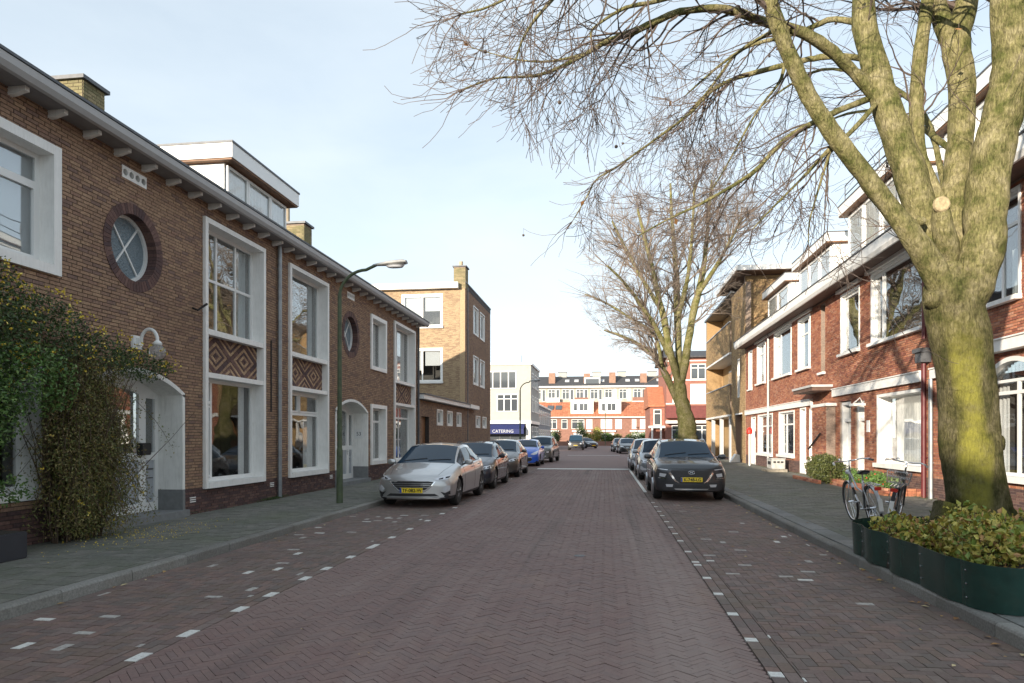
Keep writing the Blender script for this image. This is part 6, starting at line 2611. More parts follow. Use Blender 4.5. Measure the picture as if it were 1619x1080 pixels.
LIMBS = {
 'A': [(1508, 500, 9.1, .20), (1478, 430, 9.0, .185), (1445, 378, 8.95, .15), (1400, 320, 8.9, .125), (1355, 262, 8.8, .12), (1313, 205, 8.7, .115), (1278, 150, 8.6, .11), (1250, 90, 8.5, .105), (1222, 20, 8.4, .10), (1200, -60, 8.3, .09), (1185, -140, 8.2, .08)],
 'B': [(1510, 480, 9.2, .24), (1484, 390, 9.25, .20), (1456, 325, 9.3, .215), (1434, 260, 9.35, .215), (1398, 160, 9.4, .195), (1380, 95, 9.45, .175), (1368, 39, 9.5, .17), (1362, -60, 9.55, .13), (1350, -160, 9.6, .11)],
 'C': [(1490, 330, 9.5, .11), (1456, 250, 9.6, .105), (1449, 170, 9.65, .10), (1455, 80, 9.7, .10), (1466, 0, 9.75, .09), (1470, -80, 9.8, .08)],
 'D': [(1508, 450, 9.3, .24), (1508, 380, 9.4, .20), (1512, 300, 9.5, .19), (1518, 220, 9.6, .18), (1520, 140, 9.7, .185), (1512, 70, 9.75, .20), (1530, 0, 9.8, .15), (1545, -80, 9.9, .13)],
 'D2': [(1512, 80, 9.75, .15), (1485, 20, 9.8, .13), (1470, -50, 9.85, .11)],
 'E': [(1516, 512, 9.1, .22), (1536, 452, 9.0, .26), (1553, 395, 8.97, .265), (1560, 335, 8.95, .262), (1566, 268, 8.9, .26), (1580, 190, 8.85, .25), (1596, 120, 8.8, .235), (1597, 40, 8.75, .22), (1590, -60, 8.7, .20)],
 'E2': [(1592, 160, 8.85, .14), (1615, 100, 8.8, .14), (1640, 40, 8.7, .13), (1665, -40, 8.6, .12)],
 'F': [(1503, 455, 9.25, .16), (1498, 400, 9.1, .16), (1490, 350, 9.0, .13), (1487, 325, 8.97, .10)],
 'M1': [(1382, 150, 9.4, .09), (1350, 115, 9.3, .085), (1317, 82, 9.2, .08), (1270, 52, 9.0, .075), (1204, 33, 8.8, .065), (1146, 14, 8.6, .055), (1076, 19, 8.4, .048), (1010, 46, 8.2, .044), (959, 66, 8.1, .038), (928, 84, 8.0, .030), (873, 112, 7.9, .024), (834, 121, 7.8, .018), (784, 124, 7.7, .013), (735, 140, 7.6, .009)],
 'M2': [(1388, 100, 9.6, .06), (1348, 90, 9.7, .052), (1297, 91, 9.8, .047), (1258, 99, 9.9, .044), (1200, 113, 10.0, .04), (1153, 128, 10.1, .034), (1122, 146, 10.2, .032), (1095, 175, 10.2, .028), (1060, 203, 10.3, .024), (1013, 237, 10.4, .02), (975, 264, 10.5, .018), (943, 284, 10.6, .015), (928, 311, 10.7, .012), (905, 350, 10.8, .008)],
 'M3': [(1376, 155, 9.5, .05), (1313, 181, 9.2, .045), (1284, 195, 9.0, .04), (1239, 222, 8.8, .036), (1196, 268, 8.6, .030), (1161, 292, 8.5, .025), (1107, 323, 8.4, .020), (1064, 343, 8.3, .015), (1010, 372, 8.2, .009)],
 'M4': [(1385, 165, 9.3, .04), (1336, 218, 9.0, .036), (1310, 238, 8.9, .033), (1262, 288, 8.8, .02), (1222, 328, 8.7, .014), (1190, 362, 8.6, .008)],
 'M5': [(1225, 48, 9.0, .03), (1185, 70, 9.3, .026), (1157, 93, 9.6, .023), (1126, 136, 9.9, .018), (1100, 165, 10.1, .012)],
 'M6': [(1370, 40, 9.6, .05), (1320, 30, 9.9, .045), (1278, 45, 10.2, .042), (1239, 58, 10.5, .036), (1180, 75, 10.8, .03), (1130, 110, 11.1, .022), (1085, 150, 11.4, .014)],
 'M7': [(1200, -30, 8.3, .06), (1120, -20, 8.0, .045), (1037, 2, 7.8, .03), (990, 12, 7.7, .024), (951, 35, 7.6, .018), (934, 52, 7.6, .015), (938, 72, 7.6, .008)],
 'M8': [(1185, -120, 8.2, .07), (1080, -95, 7.7, .055), (980, -70, 7.4, .04), (905, -30, 7.2, .028), (858, 16, 7.1, .02), (830, 55, 7.05, .014), (815, 95, 7.0, .008)],
 'M9': [(980, -70, 7.4, .035), (900, -60, 7.1, .028), (830, -20, 6.9, .02), (775, 10, 6.8, .014), (730, 22, 6.7, .009)],
 'M10': [(928, 84, 8.0, .02), (873, 97, 8.1, .016), (827, 96, 8.2, .013), (790, 88, 8.3, .009), (745, 75, 8.4, .006)],
 'M11': [(1313, 237, 8.9, .024), (1308, 253, 8.9, .02), (1293, 303, 8.85, .016), (1280, 350, 8.8, .012), (1278, 385, 8.8, .008)],
 'M12': [(1240, 105, 9.9, .03), (1232, 130, 9.8, .024), (1205, 165, 9.7, .02), (1180, 205, 9.6, .016), (1150, 260, 9.5, .012), (1125, 300, 9.4, .008)],
 'M13': [(1500, 330, 9.6, .05), (1470, 200, 10.3, .05), (1430, 150, 11, .045), (1370, 120, 11.8, .035), (1300, 110, 12.4, .028), (1240, 140, 12.9, .02), (1190, 180, 13.3, .012)],
 'M14': [(1520, 250, 9.6, .05), (1440, 190, 10.6, .045), (1400, 175, 11.2, .035), (1340, 180, 12, .025), (1290, 200, 12.6, .016)],
}
KEEP = []
for key, lst in LIMBS.items():
    p_, r_ = smooth_path(*tr(lst), 4)
    big_l = lst[0][3] > .1
    p_, r_ = knobbly(p_, r_, rt, .05 if big_l else .12)
    mb = limb_mesh(p_, r_, 18 if big_l else 8, rt, .045)
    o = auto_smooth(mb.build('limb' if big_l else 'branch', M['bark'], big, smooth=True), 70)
    KEEP.append((key, p_, r_))
# the pale sawn face of the stub
c_ = at(1487, 322, 8.93)
MB().lathe(c_ + Vector((0, -.05, -.02)), [(.085, .06), (.10, .03), (.092, .0), (.075, -.012)], 14, 'y').build('sawn_stub', mat('sawn_wood', (.36, .29, .17), .9, var=.35, scale=25), big)

tw = []


def env_big(p):
    # keeps the sky between the street and the crown free
    c_, s_ = math.cos(TH), math.sin(TH)
    d = p.y * c_ - p.x * s_
    if d < 2:
        return False
    u = CX + F * (p.x * c_ + p.y * s_) / d
    v = VY - F * (p.z - EYE) / d
    lim = 115 + (u - 640) * .42 if u < 830 else (250 + (u - 830) * .45 if u < 900 else 400)
    if u > 1330:
        return True
    return v < lim and u > 655


for key, p_, r_ in KEEP:
    thin = r_[0] < .1
    n = len(p_)
    if key in ('F',):
        continue
    if not thin:
        # scattered epicormic shoots
        for k in range(5 if key in 'AB' else 3):
            i = rt.randint(3, n - 2)
            d = Vector((rt.uniform(-1, .3), rt.uniform(-.8, .8), rt.uniform(-.2, .8))).normalized()
            grow(tw, p_[i], d, rt.uniform(.5, 1.2), .010, 2, rt, .4, None, seg=.12)
        # crown beyond the picture: upper ends fan out
        for k in range(9):
            i = rt.randint(int(n * .8), n - 1)
            d = Vector((rt.uniform(-1, .7), rt.uniform(-.8, 1), rt.uniform(.2, 1))).normalized()
            grow(tw, p_[i], d, rt.uniform(2, 3.6), .035, 2, rt, .3, None, seg=.3, kids=4)
        continue
    start = int(n * .22)
    cnt = int(n * .66)
    for k in range(cnt):
        i = rt.randint(start, n - 1)
        t = i / n
        dirl = (p_[min(i + 1, n - 1)] - p_[max(i - 1, 0)]).normalized()
        side = Vector((rt.gauss(0, 1), rt.gauss(0, 1), rt.gauss(-.35, .7)))
        side = (side - dirl * side.dot(dirl)).normalized()
        d = (dirl * rt.uniform(.6, 1.2) + side * rt.uniform(.4, .9)).normalized()
        ln = rt.uniform(.9, 1.9) * (1.1 - .55 * t)
        if not env_big(p_[i] + d * ln * .6):
            continue
        grow(tw, p_[i], d, ln, max(.005, min(.016, r_[i] * .45)), 2, rt, .9, env_big, seg=.11, spread=.75, kids=3, curl=.17, minr=.0032)
    # tip
    dirl = (p_[-1] - p_[-3]).normalized()
    for k in range(4):
        grow(tw, p_[-1], (dirl + Vector((rt.gauss(0, .3), rt.gauss(0, .3), rt.gauss(0, .3)))).normalized(), rt.uniform(.6, 1.1), .007, 2, rt, .8, env_big, seg=.11, kids=4, curl=.17, minr=.0032)
print('twigs', len(tw), sum(len(t[0]) for t in tw))
o = twigs_to_mesh(tw).build('twigs', M['twig'], big, kind='stuff')
# seed balls and last leaves
sb = MB()
for k in range(26):
    pts, _ = rt.choice(tw)
    c_ = pts[-1]
    sb.tube([c_, c_ + Vector((0, 0, -.09))], .002, 3)
    sb.lathe(c_ + Vector((0, 0, -.11)), [(.004, -.02), (.018, -.012), (.022, 0), (.018, .012), (.004, .02)], 7)
sb.build('seed_balls', M['twig'], big, kind='stuff')
lf = MB()
for k in range(16):
    pts, _ = rt.choice(tw)
    c_ = pts[-1]
    a = Vector((rt.gauss(0, 1), rt.gauss(0, 1), rt.gauss(0, 1))).normalized() * .045
    b = a.orthogonal().normalized() * .04
    lf.add([c_, c_ + a + b * .8, c_ + a * 2, c_ + a - b * .8], [(0, 1, 2, 3)])
lf.build('dry_leaves', mat('dry_leaf', (.35, .17, .06), .8), big, kind='stuff')

# ---- the second tree: vase shaped crown of its own
r2t = random.Random(5)
tr2 = thing('plane_tree', 'bare vase shaped tree behind the graphite crossover, in front of the yellow brick block', 'tree')
TY = 34.0
T2 = {
 'trunk': [(1090, 735, .66), (1088, 705, .58), (1086, 680, .52), (1081, 650, .42), (1077, 625, .37), (1074, 600, .31)],
 'a': [(1084, 665, .22), (1068, 625, .22), (1052, 592, .20), (1045, 575, .18), (1032, 558, .15), (1010, 545, .11), (985, 532, .08), (955, 522, .05)],
 'b': [(1076, 620, .24), (1066, 580, .22), (1056, 545, .22), (1050, 505, .19), (1040, 465, .16), (1030, 420, .13), (1018, 370, .10), (1008, 330, .06)],
 'c': [(1075, 600, .22), (1073, 550, .20), (1071, 500, .21), (1070, 450, .18), (1066, 395, .14), (1062, 340, .10), (1060, 290, .06)],
 'd': [(1076, 610, .25), (1085, 560, .24), (1092, 515, .21), (1102, 470, .2), (1112, 425, .16), (1118, 370, .12), (1122, 320, .08), (1125, 285, .05)],
 'e': [(1056, 560, .15), (1038, 520, .13), (1012, 480, .11), (985, 445, .08), (960, 420, .05)],
 'f': [(1045, 490, .13), (1015, 440, .11), (990, 395, .09), (968, 350, .06)],
 'g': [(1104, 465, .14), (1130, 425, .12), (1152, 385, .09), (1172, 345, .06)],
 'h': [(1072, 500, .14), (1085, 450, .12), (1092, 400, .1), (1096, 340, .07), (1098, 290, .05)],
 'i': [(1046, 576, .12), (1035, 530, .1), (1000, 505, .08), (960, 480, .06), (925, 465, .04)],
}
tw2 = []
seg2 = []
for key, lst in T2.items():
    dy = {'trunk': 0, 'a': 1.0, 'b': -.8, 'c': 1.6, 'd': .4, 'e': -2.2, 'f': 1.2, 'g': -1.6, 'h': -1.2, 'i': 1.8}[key]
    m = len(lst)
    pts = [at(u, v, TY + dy * (i / (m - 1)) * 1.4) for i, (u, v, q) in enumerate(lst)]
    rad = [q * .84 for *_, q in lst]
    p_, r_ = smooth_path(pts, rad, 4)
    p_, r_ = knobbly(p_, r_, r2t, .08)
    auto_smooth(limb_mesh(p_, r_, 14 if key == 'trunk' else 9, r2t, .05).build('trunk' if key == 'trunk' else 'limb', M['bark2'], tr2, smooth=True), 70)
    if key != 'trunk':
        seg2.append((p_, r_))
cc = at(1058, 405, TY)


def env2(p):
    q = p - cc
    return (q.x / 4.7) ** 2 + (q.y / 4.6) ** 2 + ((q.z) / 5.6) ** 2 < 1.0


for p_, r_ in seg2:
    n = len(p_)
    for k in range(23):
        i = r2t.randint(int(n * .25), n - 1)
        dirl = (p_[min(i + 1, n - 1)] - p_[max(i - 1, 0)]).normalized()
        out_ = Vector((p_[i].x - cc.x, p_[i].y - cc.y, 0))
        if out_.length > .01:
            out_.normalize()
        side = Vector((r2t.gauss(0, 1), r2t.gauss(0, 1), r2t.gauss(0, .4))).normalized()
        d = (dirl * .7 + side * .8 + out_ * .35 + Vector((0, 0, .25))).normalized()
        grow(tw2, p_[i], d, r2t.uniform(1.4, 2.7), max(.015, min(.05, r_[i] * .45)), 3, r2t, -.25, env2, seg=.3, spread=.8, kids=4, minr=.0042, curl=.12)
print('twigs2', len(tw2), sum(len(t[0]) for t in tw2))
twigs_to_mesh(tw2).build('twigs', M['twig2'], tr2, kind='stuff')
# ------------------------------------------------------------ plants
def leafmat(name, cols, rough=.5, trans=.25):
    m = pieces(name, cols, rough=rough, scale=8, var=.15, bump=0)
    b = m.node_tree.nodes['Principled BSDF']
    b.inputs['Subsurface Weight'].default_value = 0
    return m


M['leaf_dark'] = leafmat('dark_green_leaf', [(.05, .09, .025), (.07, .12, .03), (.045, .07, .025), (.10, .14, .035), (.065, .095, .04)])
M['leaf_green'] = leafmat('fresh_green_leaf', [(.07, .15, .03), (.10, .19, .04), (.06, .12, .025), (.14, .22, .05), (.085, .14, .04)])
M['leaf_olive'] = leafmat('olive_stem', [(.17, .15, .045), (.13, .14, .035), (.22, .18, .055), (.10, .12, .03), (.18, .13, .05)])
M['flower'] = leafmat('yellow_flower', [(.70, .52, .05), (.75, .60, .12), (.65, .45, .04)])
M['leaf_autumn'] = leafmat('autumn_leaf', [(.42, .36, .06), (.34, .34, .06), (.48, .38, .08), (.22, .27, .05), (.40, .22, .08), (.18, .26, .05), (.52, .46, .12)])
M['leaf_hedge'] = leafmat('hedge_leaf', [(.06, .08, .02), (.085, .10, .025), (.05, .06, .02), (.11, .12, .03)])
M['stem'] = mat('brown_stem', (.09, .06, .04), .9, var=.3, scale=10)
M['soil'] = mat('soil', (.035, .028, .02), 1, var=.4, scale=12, bump=.5)
M['fallen'] = leafmat('fallen_leaf', [(.45, .28, .09), (.36, .19, .07), (.50, .38, .14), (.28, .16, .08), (.55, .45, .25)])


def leaf(mb, c, size, rnd, up=.2, asp=.55):
    a = Vector((rnd.gauss(0, 1), rnd.gauss(0, 1), rnd.gauss(0, 1) + up)).normalized()
    b = Vector((rnd.gauss(0, 1), rnd.gauss(0, 1), rnd.gauss(0, 1)))
    b = (b - a * b.dot(a)).normalized()
    n = a.cross(b) * size * .12
    s_ = size * rnd.uniform(.7, 1.3)
    mb.add([c, c + a * s_ * .5 + b * s_ * asp * .5 + n, c + a * s_, c + a * s_ * .5 - b * s_ * asp * .5 + n], [(0, 1, 2), (0, 2, 3)])


def blob_points(blobs, n, rnd, shell=.55):
    vol = [b[3] * b[4] * b[5] for b in blobs]
    tot = sum(vol)
    out = []
    for b, v in zip(blobs, vol):
        for _ in range(int(n * v / tot)):
            d = Vector((rnd.gauss(0, 1), rnd.gauss(0, 1), rnd.gauss(0, 1))).normalized()
            r_ = rnd.uniform(shell ** 3, 1) ** (1 / 3) * (1 + .12 * math.sin(d.x * 7 + b[0] * 3) * math.sin(d.z * 6 + b[2]))
            out.append(Vector((b[0] + d.x * b[3] * r_, b[1] + d.y * b[4] * r_, b[2] + d.z * b[5] * r_)))
    return out


# flowering climber at the left, over window and porch
rp_ = random.Random(77)
bush = thing('climbing_shrub', 'large dark green climbing shrub with small yellow flowers round the left door', 'shrub')
X0 = -7.9
blobs = [(X0 + .35, 7.2, 3.0, .35, 1.0, 1.0), (X0 + .4, 6.9, 2.0, .40, .9, .9), (X0 + .3, 8.3, 3.0, .32, 1.0, .60), (X0 + .28, 9.4, 2.86, .28, .8, .34), (X0 + .24, 10.4, 2.80, .26, .75, .28), (X0 + .18, 11.0, 2.82, .16, .35, .14), (X0 + .42, 6.4, 1.2, .45, .7, .8), (X0 + .35, 6.9, 3.8, .25, .5, .5)]
dark = MB()
for p in blob_points(blobs, 21000, rp_, .4):
    if p.x < X0 + .04:
        p.x = X0 + .04 + rp_.random() * .1
    leaf(dark, p, .05, rp_, .1)
dark.build('foliage', M['leaf_dark'], bush, kind='stuff')
gr = MB()
for p in blob_points([(X0 + .55, 7.9, 2.35, .30, .75, .5), (X0 + .6, 7.1, 1.9, .3, .6, .5), (X0 + .55, 6.8, 1.3, .3, .55, .5), (X0 + .5, 7.6, .95, .2, .3, .22)], 5200, rp_, .3):
    leaf(gr, p, .055, rp_, .2)
gr.build('bright_foliage', M['leaf_green'], bush, kind='stuff')
# drooping olive stems in front of the door
st, sl, fl = MB(), MB(), MB()
for k in range(520):
    y = 8.7 + abs(rp_.gauss(0, .42)) * .85 + rp_.uniform(-.15, .3)
    if y > 9.8:
        continue
    p = Vector((X0 + rp_.uniform(.12, .5), y, rp_.uniform(1.2, 2.85)))
    d = Vector((rp_.uniform(-.1, .35), rp_.gauss(0, .35), -1)).normalized()
    ln = min(rp_.uniform(.5, 1.9), p.z - .25)
    pts = [p]
    n = 7
    for i in range(n):
        d = (d + Vector((rp_.gauss(0, .09), rp_.gauss(0, .1), -.05))).normalized()
        pts.append(pts[-1] + d * ln / n)
    st.tube(pts, [.004] * n + [.002], 3, cap=False)
    for q in pts[1:]:
        for _ in range(15):
            leaf(sl, q + Vector((rp_.gauss(0, .05), rp_.gauss(0, .06), rp_.gauss(0, .08))), .045, rp_, -.5, .4)
        if rp_.random() < .06:
            for _ in range(3):
                leaf(fl, q, .035, rp_, 0, .9)
for k in range(60):
    y = rp_.uniform(8.6, 9.4)
    p = Vector((X0 + rp_.uniform(.15, .4), y, .12))
    pts = [p]
    d = Vector((rp_.uniform(-.1, .1), rp_.uniform(-.25, .25), 1)).normalized()
    for i in range(9):
        d = (d + Vector((rp_.gauss(0, .06), rp_.gauss(0, .1), 0))).normalized()
        pts.append(pts[-1] + d * .28)
    st.tube(pts, [.012 - .001 * i for i in range(10)], 4, cap=False)
st.build('stems', M['stem'], bush, kind='stuff')
sl.build('stem_leaves', M['leaf_olive'], bush, kind='stuff')
for p in blob_points([(b[0] + .12, b[1], b[2] + .08, b[3], b[4], b[5]) for b in blobs[2:6]] + [blobs[0]], 620, rp_, .9):
    if p.x > X0 + .2:
        for _ in range(3):
            leaf(fl, p + Vector((rp_.gauss(0, .012), rp_.gauss(0, .012), rp_.gauss(0, .012))), .032, rp_, 0, .9)
fl.build('flowers', M['flower'], bush, kind='stuff')
tubx = thing('planter_box', 'black square planter box on the left pavement under the climber', 'planter')
bevel(MB().box(-7.72, -7.08, 6.9, 7.55, .12, .45).build('box', mat('anthracite_box', (.03, .032, .04), .5, var=.1, scale=6), tubx), .012)
MB().box(-7.69, -7.11, 6.93, 7.52, .40, .455).build('soil', M['soil'], tubx)

# metal bordered bed round the big tree
bed = thing('tree_planter', 'dark green riveted sheet metal border round the bed of the big tree', 'planter')
bx0, bx1, by0, by1, rad_ = KR + .04, 6.15, 6.25, 9.95, .6
outl = []
for (cx_, cy_, a0) in ((bx1 - rad_, by0 + rad_, -90), (bx1 - rad_, by1 - rad_, 0), (bx0 + rad_ * 1.6, by1 - rad_ * 1.6, 90), (bx0 + rad_ * .5, by0 + rad_ * .5, 180)):
    rr_ = {90: rad_ * 1.6, 180: rad_ * .5}.get(a0, rad_)
    for k in range(9):
        a = R(a0 + 90 * k / 8)
        yy = cy_ + rr_ * math.sin(a) 
        outl.append((cx_ + rr_ * math.cos(a), yy))
# resample evenly
def resample(pl, step):
    out = []
    pl = pl + [pl[0]]
    acc = 0
    for a, b in zip(pl, pl[1:]):
        l_ = math.hypot(b[0] - a[0], b[1] - a[1])
        while acc <= l_:
            t = acc / l_ if l_ else 0
            out.append((lerp(a[0], b[0], t), lerp(a[1], b[1], t)))
            acc += step
        acc -= l_
    return out


ro = resample(outl, .09)
# sheets bulge between the fixing posts
N_ = len(ro)
ctr = (sum(p[0] for p in ro) / N_, sum(p[1] for p in ro) / N_)
sheet_len = 9
M['green_sheet'] = mat('dark_green_sheet', (.028, .075, .062), .25, metal=.35, var=.25, scale=5, dirt=(.06, .07, .05, .5), dscale=4, bump=.5, bscale=2.5)


def wavy(i, z):
    p, q, nx_ = ro[i % N_], ro[(i + 1) % N_], ro[(i - 1) % N_]
    tx_, ty_ = q[0] - nx_[0], q[1] - nx_[1]
    l_ = math.hypot(tx_, ty_)
    nx2, ny2 = ty_ / l_, -tx_ / l_
    wv = .05 * math.sin(math.pi * ((i % sheet_len) / sheet_len)) + .012 * math.sin(i * .9)
    lean = .05 * z
    return (p[0] + nx2 * (wv + lean) * (1 if True else 0), p[1] + ny2 * (wv + lean))


k = 0
while k < N_:
    e = min(k + sheet_len, N_)
    vs, fs = [], []
    hgt = .40
    for i in range(k, e + 1):
        for z in (0, .2, hgt):
            x, y = wavy(i if i < e else e, z)
            vs.append((x, y, .125 + z))
    m_ = e - k + 1
    for i in range(m_ - 1):
        for q in range(2):
            fs.append((i * 3 + q, (i + 1) * 3 + q, (i + 1) * 3 + q + 1, i * 3 + q + 1))
    me = bpy.data.meshes.new('sheet')
    me.from_pydata(vs, [], fs)
    me.materials.append(M['green_sheet'])
    bm = bmesh.new()
    bm.from_mesh(me)
    r_ = bmesh.ops.solidify(bm, geom=bm.faces[:], thickness=.004)
    bm.to_mesh(me)
    bm.free()
    so = auto_smooth(link('sheet', me, bed), 40)
    rv = MB()
    for z in (.08, .2, .32):
        x, y = wavy(k + 1, z)
        px, py = ro[k % N_]
        dx, dy = x - ctr[0], y - ctr[1]
        l_ = math.hypot(dx, dy)
        for s_ in (0, 1):
            x, y = wavy(k + 1, z)
            rv.lathe((x + dx / l_ * .006, y + dy / l_ * .006, .125 + z), [(.001, -.009), (.009, -.004), (.009, .004), (.001, .009)], 8)
    rv.build('rivets', M['chrome'], so, kind='stuff')
    k = e
so_ = MB()
so_.prism([(p[0], p[1], .13) for p in ro[:-1]], (0, 0, .22))
so_.build('soil', M['soil'], bed)
ivy = thing('bedding_shrubs', 'yellow green autumn shrubs filling the bed at the foot of the big tree', 'shrub')
rp2 = random.Random(3)
bl2 = []


def inside_bed(x, y):
    if y > by1 - .96 and x < bx0 + .96:
        return math.hypot(x - bx0 - .96, y - by1 + .96) < .84
    return bx0 + .12 < x < bx1 - .1 and by0 + .12 < y < by1 - .1


while len(bl2) < 38:
    x, y = rp2.uniform(bx0, bx1), rp2.uniform(by0, by1)
    if not inside_bed(x, y):
        continue
    if math.hypot(x - 4.85, y - 9.12) < .62:
        continue
    hh = rp2.uniform(.15, .34)
    if y < 7.6 and x > 3.9:
        hh *= .9
    if y > 9.0:
        hh *= .6
    bl2.append((x, y, .36 + hh * .55, rp2.uniform(.22, .36), rp2.uniform(.22, .36), hh))
ml, ms = MB(), MB()
for p in blob_points(bl2, 20000, rp2, .45):
    if p.z > .34 and inside_bed(p.x, p.y):
        leaf(ml, p, rp2.choice((.045, .06, .075, .085)), rp2, .35, .65)
for b in bl2:
    for _ in range(8):
        ms.tube([Vector((b[0] + rp2.gauss(0, .1), b[1] + rp2.gauss(0, .1), .34)), Vector((b[0] + rp2.gauss(0, .16), b[1] + rp2.gauss(0, .16), b[2] + b[5] * rp2.uniform(.3, 1)))], .004, 3, cap=False)
ml.build('foliage', M['leaf_autumn'], ivy, kind='stuff')
ms.build('stems', M['stem'], ivy, kind='stuff')

# clipped hedge and flower bed against the right facade
hg = thing('hedge_bush', 'rounded olive green hedge bush at the foot of the right facade', 'shrub')
hb, hs = MB(), MB()
for p in blob_points([(7.1, 23.5, .58, .42, .75, .48), (7.05, 22.7, .55, .42, .7, .46), (7.1, 24.2, .55, .40, .6, .44)], 8500, rp2, .6):
    if p.z > .14:
        leaf(hb, p, .06, rp2, .2, .6)
hb.build('foliage', M['leaf_hedge'], hg, kind='stuff')
for _ in range(30):
    hs.tube([Vector((7.1, rp2.uniform(22.4, 24.4), .12)), Vector((7.1 + rp2.gauss(0, .15), rp2.uniform(22.3, 24.6), .7))], .01, 4, cap=False)
hs.build('stems', M['stem'], hg, kind='stuff')
fbd = thing('raised_flower_bed', 'low red brick edged bed with green plants under the wide window', 'flower bed')
mb = MB()
for r_ in range(3):
    y = 18.3 - (.1 if r_ % 2 else 0)
    while y < 22.4:
        mb.box(6.95, 7.05, y + .005, y + .205, .12 + r_ * .065, .12 + r_ * .065 + .058)
        y += .21
    for yq in (18.25, 22.42):
        x = 7.06
        while x < 7.7:
            mb.box(x + .004, x + .2, yq, yq + .1, .12 + r_ * .065, .12 + r_ * .065 + .058)
            x += .21
mb.build('edging_bricks', M['red_brick'], fbd, kind='stuff')
MB().box(7.05, 7.78, 18.3, 22.42, .1, .27).build('soil', M['soil'], fbd)
fg, ff = MB(), MB()
for p in blob_points([(7.35, 18.9 + .55 * k, .40, .26, .38, .16 + .05 * (k % 3)) for k in range(6)], 4200, rp2, .3):
    if p.z > .27:
        leaf(fg, p, .065, rp2, .3)
    if rp2.random() < .02:
        leaf(ff, p + Vector((0, 0, .04)), .05, rp2, .3, .9)
fg.build('foliage', M['leaf_green'], fbd, kind='stuff')
ff.build('flowers', mat('red_flower', (.45, .05, .03), .6), fbd, kind='stuff')
eb = MB()
for r_ in range(2):
    y = 22.6
    while y < 25.4:
        eb.box(6.62, 6.72, y + .004, y + .2, .12 + r_ * .06, .175 + r_ * .06)
        y += .21
eb2 = eb.build('brick_edging', M['red_brick'])
tag(eb2, 'low brick edging round the hedge bush', 'edging')
eb2['kind'] = 'stuff' if False else 'thing'
del eb2['kind']

# far greenery at the road end
def far_bush(x, y, w_, h_, mm, label, n=1700):
    h_ *= 1.25
    t = thing('garden_shrub', label, 'shrub', 'garden shrubs at the street end')
    mb = MB()
    bl = [(x + rp2.uniform(-w_ * .3, w_ * .3), y + rp2.uniform(-.4, .4), h_ * rp2.uniform(.35, .65), w_ * .42, w_ * .4, h_ * .4) for _ in range(4)]
    for p in blob_points(bl, n, rp2, .4):
        if p.z > 0.02:
            leaf(mb, p, .20, rp2, .2, .7)
    mb.build('foliage', M[mm], t, kind='stuff')
    MB().tube([(x, y, 0), (x, y, h_ * .6)], .05, 5).build('stem', M['stem'], t)


for (u, w_, h_, mm, lab) in ((880, 1.8, 2.2, 'leaf_dark', 'dark shrub left of the off-roader'), (918, 1.6, 3.4, 'leaf_dark', 'dark upright shrub behind the off-roader'), (932, 2.2, 2.2, 'leaf_autumn', 'yellowish shrub right of the off-roader'), (945, 2.0, 2.6, 'leaf_autumn', 'tall yellow shrub at the middle of the street end'), (958, 2.0, 1.8, 'leaf_green', 'green shrub at the middle of the street end'), (972, 2.2, 1.7, 'leaf_olive', 'low brown hedge right of the green shrub'), (1003, 3.4, 2.0, 'leaf_green', 'green hedge in front of the rightmost orange roofed house'), (1022, 2.6, 2.3, 'leaf_green', 'green shrub beside the red corner house')):
    Yb = 122
    x = at(u, 700, Yb).x
    far_bush(x, Yb, w_, h_, mm, lab)
far_bush(8.3, 77.5, 2.0, 2.6, 'leaf_dark', 'dark green shrub beside the second tree, at the red corner house', 900)
fence = thing('garden_wall', 'low brick garden wall along the street end', 'wall')
MB().box(-22, 8, 119.0, 119.25, 0, .75).build('wall', M['far_red'], fence)

# moss and weeds along the facade foot, fallen leaves
lv = MB()
def fallen(x, y, z, s_):
    a = rp2.uniform(0, 6.28)
    d = Vector((math.cos(a), math.sin(a), rp2.uniform(-.1, .2))) * s_
    e = Vector((-math.sin(a), math.cos(a), rp2.uniform(-.2, .2))) * s_ * .6
    c_ = Vector((x, y, z))
    lv.add([c_ - d, c_ + e + Vector((0, 0, s_ * .25)), c_ + d, c_ - e + Vector((0, 0, s_ * .15))], [(0, 1, 2), (0, 2, 3)])


for _ in range(70):
    y = rp2.uniform(5, 17)
    fallen(KR - abs(rp2.gauss(0, .08)) - .03, y, .01, rp2.uniform(.018, .045))
for _ in range(26):
    fallen(rp2.uniform(1.5, 3.0), rp2.uniform(5, 17), .01, rp2.uniform(.015, .035))
for _ in range(30):
    fallen(rp2.uniform(KR + .3, 7), rp2.uniform(8.5, 22), .13, rp2.uniform(.015, .04))
for _ in range(22):
    fallen(KL + .04 + abs(rp2.gauss(0, .1)), rp2.uniform(5.5, 14), .01, rp2.uniform(.02, .04))
for _ in range(22):
    fallen(rp2.uniform(-5, 1), rp2.uniform(4.3, 16), .008, rp2.uniform(.008, .02))
lvo = lv.build('fallen_leaves', M['fallen'], kind='stuff')
lvo['label'] = 'dry brown leaves scattered along the kerbs'
pt = MB()
for _ in range(420):
    y = rp2.gauss(9.6, .8)
    x = rp2.uniform(-7.6, -6.3)
    c_ = Vector((x, y, .126))
    leaf(pt, c_, .018, rp2, .1, .9)
pto = pt.build('fallen_petals', M['flower'], kind='stuff')
pto['label'] = 'yellow petals on the left pavement below the climber'
wd_ = MB()
for _ in range(900):
    y = rp2.gauss(15.4, .35) if rp2.random() < .6 else rp2.uniform(12, 27)
    leaf(wd_, Vector((-7.86 + abs(rp2.gauss(0, .04)), y, .12 + rp2.random() * .05)), .035, rp2, .9, .3)
